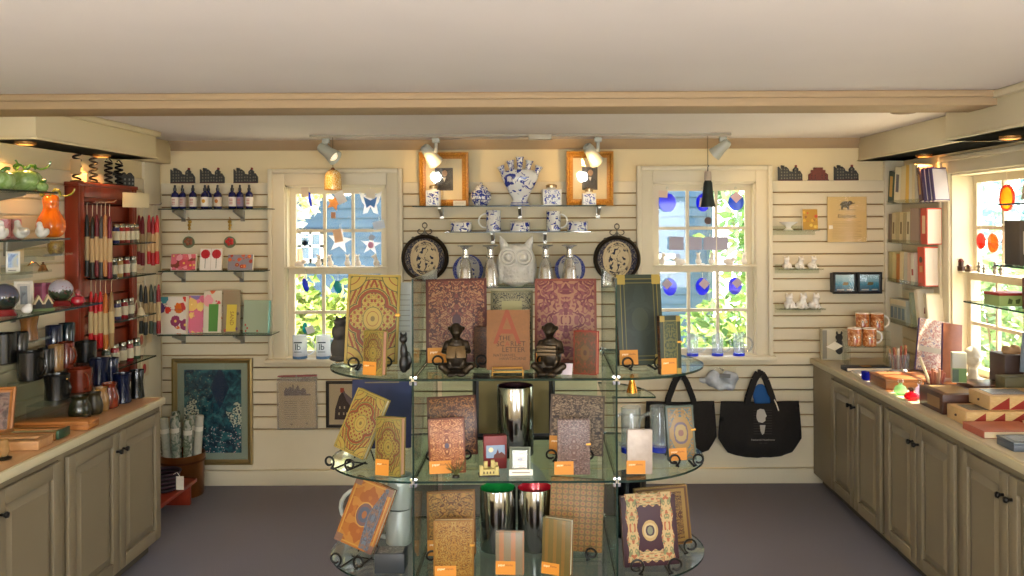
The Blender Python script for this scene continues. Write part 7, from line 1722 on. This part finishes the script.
# ================================================================ tote bags and plastic pack on the wall
M_BLKC = mat('17130f', .9, var=.25, scale=60)
def tote(label, px0, px1, pyt, pyb, pyh, dep, Y, printed):
    zb_, zt_ = zat((px0 + px1) / 2, pyb, Y), zat((px0 + px1) / 2, pyt, Y); w = sz(px1 - px0, Y); h = zt_ - zb_
    o = thing('tote_bag', label, 'bag', at((px0 + px1) / 2, Y, zb_))
    b = B(); nx, nz = 16, 12; G = {}
    for s in (-1, 1):
        for i in range(nx + 1):
            for j in range(nz + 1):
                u, v = i / nx * 2 - 1, j / nz
                half = w / 2 * (.66 + .34 * min(1, v / .34) ** .8) if v < .34 else w / 2 * (1.0 - .07 * (v - .34) / .66)
                bulge = dep * (1 - abs(u) ** 3.0) * (.35 + .65 * (1 - v) ** .5) * min(1.0, .25 + v * 4)
                fold = .006 * math.sin(7 * u + 4 * v) * (1 - abs(u)) + .004 * math.sin(15 * u - 6 * v)
                y = s * bulge * .5 + (fold if s < 0 else 0)
                G[s, i, j] = b.b.verts.new((u * half, y, v * h + (-.012 * (1 - abs(u)) if v > .95 else 0) + (.02 * abs(u) ** 3 if v < .05 else 0)))
        for i in range(nx):
            for j in range(nz): b.b.faces.new((G[s, i, j], G[s, i + 1, j], G[s, i + 1, j + 1], G[s, i, j + 1]))
    bmesh.ops.remove_doubles(b.b, verts=b.b.verts, dist=.0008)
    for k in range(2): pass
    edge = [(G[-1, i, 0], G[1, i, 0]) for i in range(nx + 1)]
    for i in range(nx):
        a, c, d, e = G[-1, i, 0], G[1, i, 0], G[1, i + 1, 0], G[-1, i + 1, 0]
        q = [v for k, v in enumerate((a, c, d, e)) if v.is_valid]
        try:
            if len(set(q)) >= 3: b.b.faces.new(list(dict.fromkeys(q)))
        except Exception: pass
    b.build('bag_body', M_BLKC, o, smooth=60)
    zh = zat((px0 + px1) / 2, pyh, Y) - zb_
    for s in (-1, 1):
        y = s * dep * .16; b = B(); q = [(-.085, h - .035), (-.075, h + .02), (-.035, zh - .05), (-.008, zh - .004), (.012, zh - .004), (.04, zh - .05), (.08, h + .02), (.09, h - .035)]
        for (x0, z0), (x1, z1) in zip(q, q[1:]):
            d = Vector((x1 - x0, 0, z1 - z0)).normalized(); n = Vector((-d.z, 0, d.x)) * .017
            A, C = Vector((x0, y, z0)), Vector((x1, y, z1)); L_ = [A - n, C - n, C + n, A + n]
            lo = [b.b.verts.new(v - Vector((0, .0018, 0))) for v in L_]; hi = [b.b.verts.new(v + Vector((0, .0018, 0))) for v in L_]
            b.b.faces.new(lo); b.b.faces.new(hi[::-1])
            for k in range(4): b.b.faces.new((lo[k], lo[(k + 1) % 4], hi[(k + 1) % 4], hi[k]))
        b.build('handle', M_BLKC, o, smooth=0)
    B().tube([(0, WF - Y + .001, zh - .028), (0, -.04, zh - .028), (0, -.044, zh - .015)], .004, 8).build('hook', M_BRK, o)
    return o, w, h
o, w_, h_ = tote('black tote bag with a white printed portrait and blue lining showing at the handles', 718, 802, 401, 457, 372, .12, 5.43, True)
me = blob([((0, 0, 0), (.05, .012, .08)), ((.02, .0, -.03), (.05, .014, .05))], .008); q = link('blue_lining', me, mat('14508a', .8), o, (.01, .022, h_ + .03))
M_PRT = mat('a9a49a', .8); yb = -.072
M_PRD = mat('3f3a36', .9)
b = B()
for k in range(10): b.box(-.058, .058, yb - .001, yb, h_ * .46 + .0165 * k, h_ * .46 + .0165 * k + .003)
b.build('printed_line', M_PRD, o)
B().prism([(-.030, .150), (-.026, .176), (-.012, .184), (.006, .180), (.012, .165), (.018, .150), (.012, .142), (.012, .128), (-.002, .118), (-.02, .122), (-.028, .135)], yb - .003, yb - .001, M=Matrix.Translation((0, 0, h_ * .92 - .253)) @ Matrix.Scale(1.35, 4, (1, 0, 0)) @ Matrix.Scale(1.35, 4, (0, 0, 1))).build('printed_face', mat('b9b4aa', .8), o)
B().prism([(-.014, .108), (.012, .108), (.006, .07), (-.003, .062), (-.011, .08)], yb - .003, yb - .001, M=Matrix.Translation((0, 0, h_ * .92 - .253)) @ Matrix.Scale(1.35, 4, (1, 0, 0)) @ Matrix.Scale(1.35, 4, (0, 0, 1))).build('printed_shirt', M_PRT, o)
words('Nathaniel Hawthorne', .017, M_PRT, o, (0, yb - .004, h_ * .36)); words('1804 - 1864', .011, M_PRD, o, (0, yb - .004, h_ * .30))
B().tube([(.085, -.03, h_ + .015), (.095, -.05, h_ - .015), (.105, -.055, h_ - .05)], .004, 6).build('cord_end', M_PAPER, o)
tote('second black tote bag hanging behind the right end of the glass tower', 644, 717, 401, 455, 374, .11, 5.43, False)
p = P(722, 390, 5.45); o = thing('plastic_packet', 'crumpled clear plastic packet of silvery goods hanging beside the portrait tote bag', 'packet', p, 0)
me = blob([((0, 0, .05), (.10, .022, .05)), ((.05, -.01, .08), (.06, .02, .045), (0, .3, 0)), ((-.06, 0, .09), (.05, .02, .035), (0, -.4, 0)), ((.02, -.01, .02), (.07, .02, .022)), ((-.12, 0, .06), (.03, .012, .02))], .008)
for v in me.vertices: v.co.y += .006 * math.sin(60 * v.co.x + 40 * v.co.z); v.co.z += .004 * math.sin(80 * v.co.x)
link('packet_body', me, mat('a9adb0', .4, .15, var=.3, scale=18), o); B().box(-.03, .04, -.036, -.033, .085, .11, M=Matrix.Rotation(R(4), 4, 'Y')).build('label', mat('6a6a64', .6), o); B().tube([(0, WF - 5.45 + .001, .13), (0, -.03, .13), (0, -.034, .142)], .003, 6).build('hook', M_BRK, o)
b = B(); b.box(-.09, .09, -.002, .002, .1, .145, .001); b.build('header', G_SLEEVE, o)
# ================================================================ camera
cam = bpy.data.cameras.new('camera'); co = bpy.data.objects.new('camera', cam); COL.objects.link(co)
cam.sensor_width = 36; cam.lens = F / 1024 * 36; cam.shift_x = (512 - CX) / 1024; cam.shift_y = (CY - 288) / 1024; cam.clip_start = .02
co.matrix_world = Matrix(((RC, RS, 0, 0), (0, 0, -1, 0), (-RS, RC, 0, H), (0, 0, 0, 1)))
S.camera = co
S.view_settings.view_transform = 'Standard'; S.view_settings.look = 'None'; S.view_settings.gamma = 1.0
S.view_settings.use_curve_mapping = False; S.view_settings.exposure = EXPO
S.cycles.max_bounces = 14; S.cycles.transparent_max_bounces = 40; S.cycles.diffuse_bounces = 5; S.cycles.glossy_bounces = 5
S.cycles.use_denoising = True; S.cycles.sample_clamp_indirect = 6.0; S.cycles.caustics_reflective = False; S.cycles.caustics_refractive = False
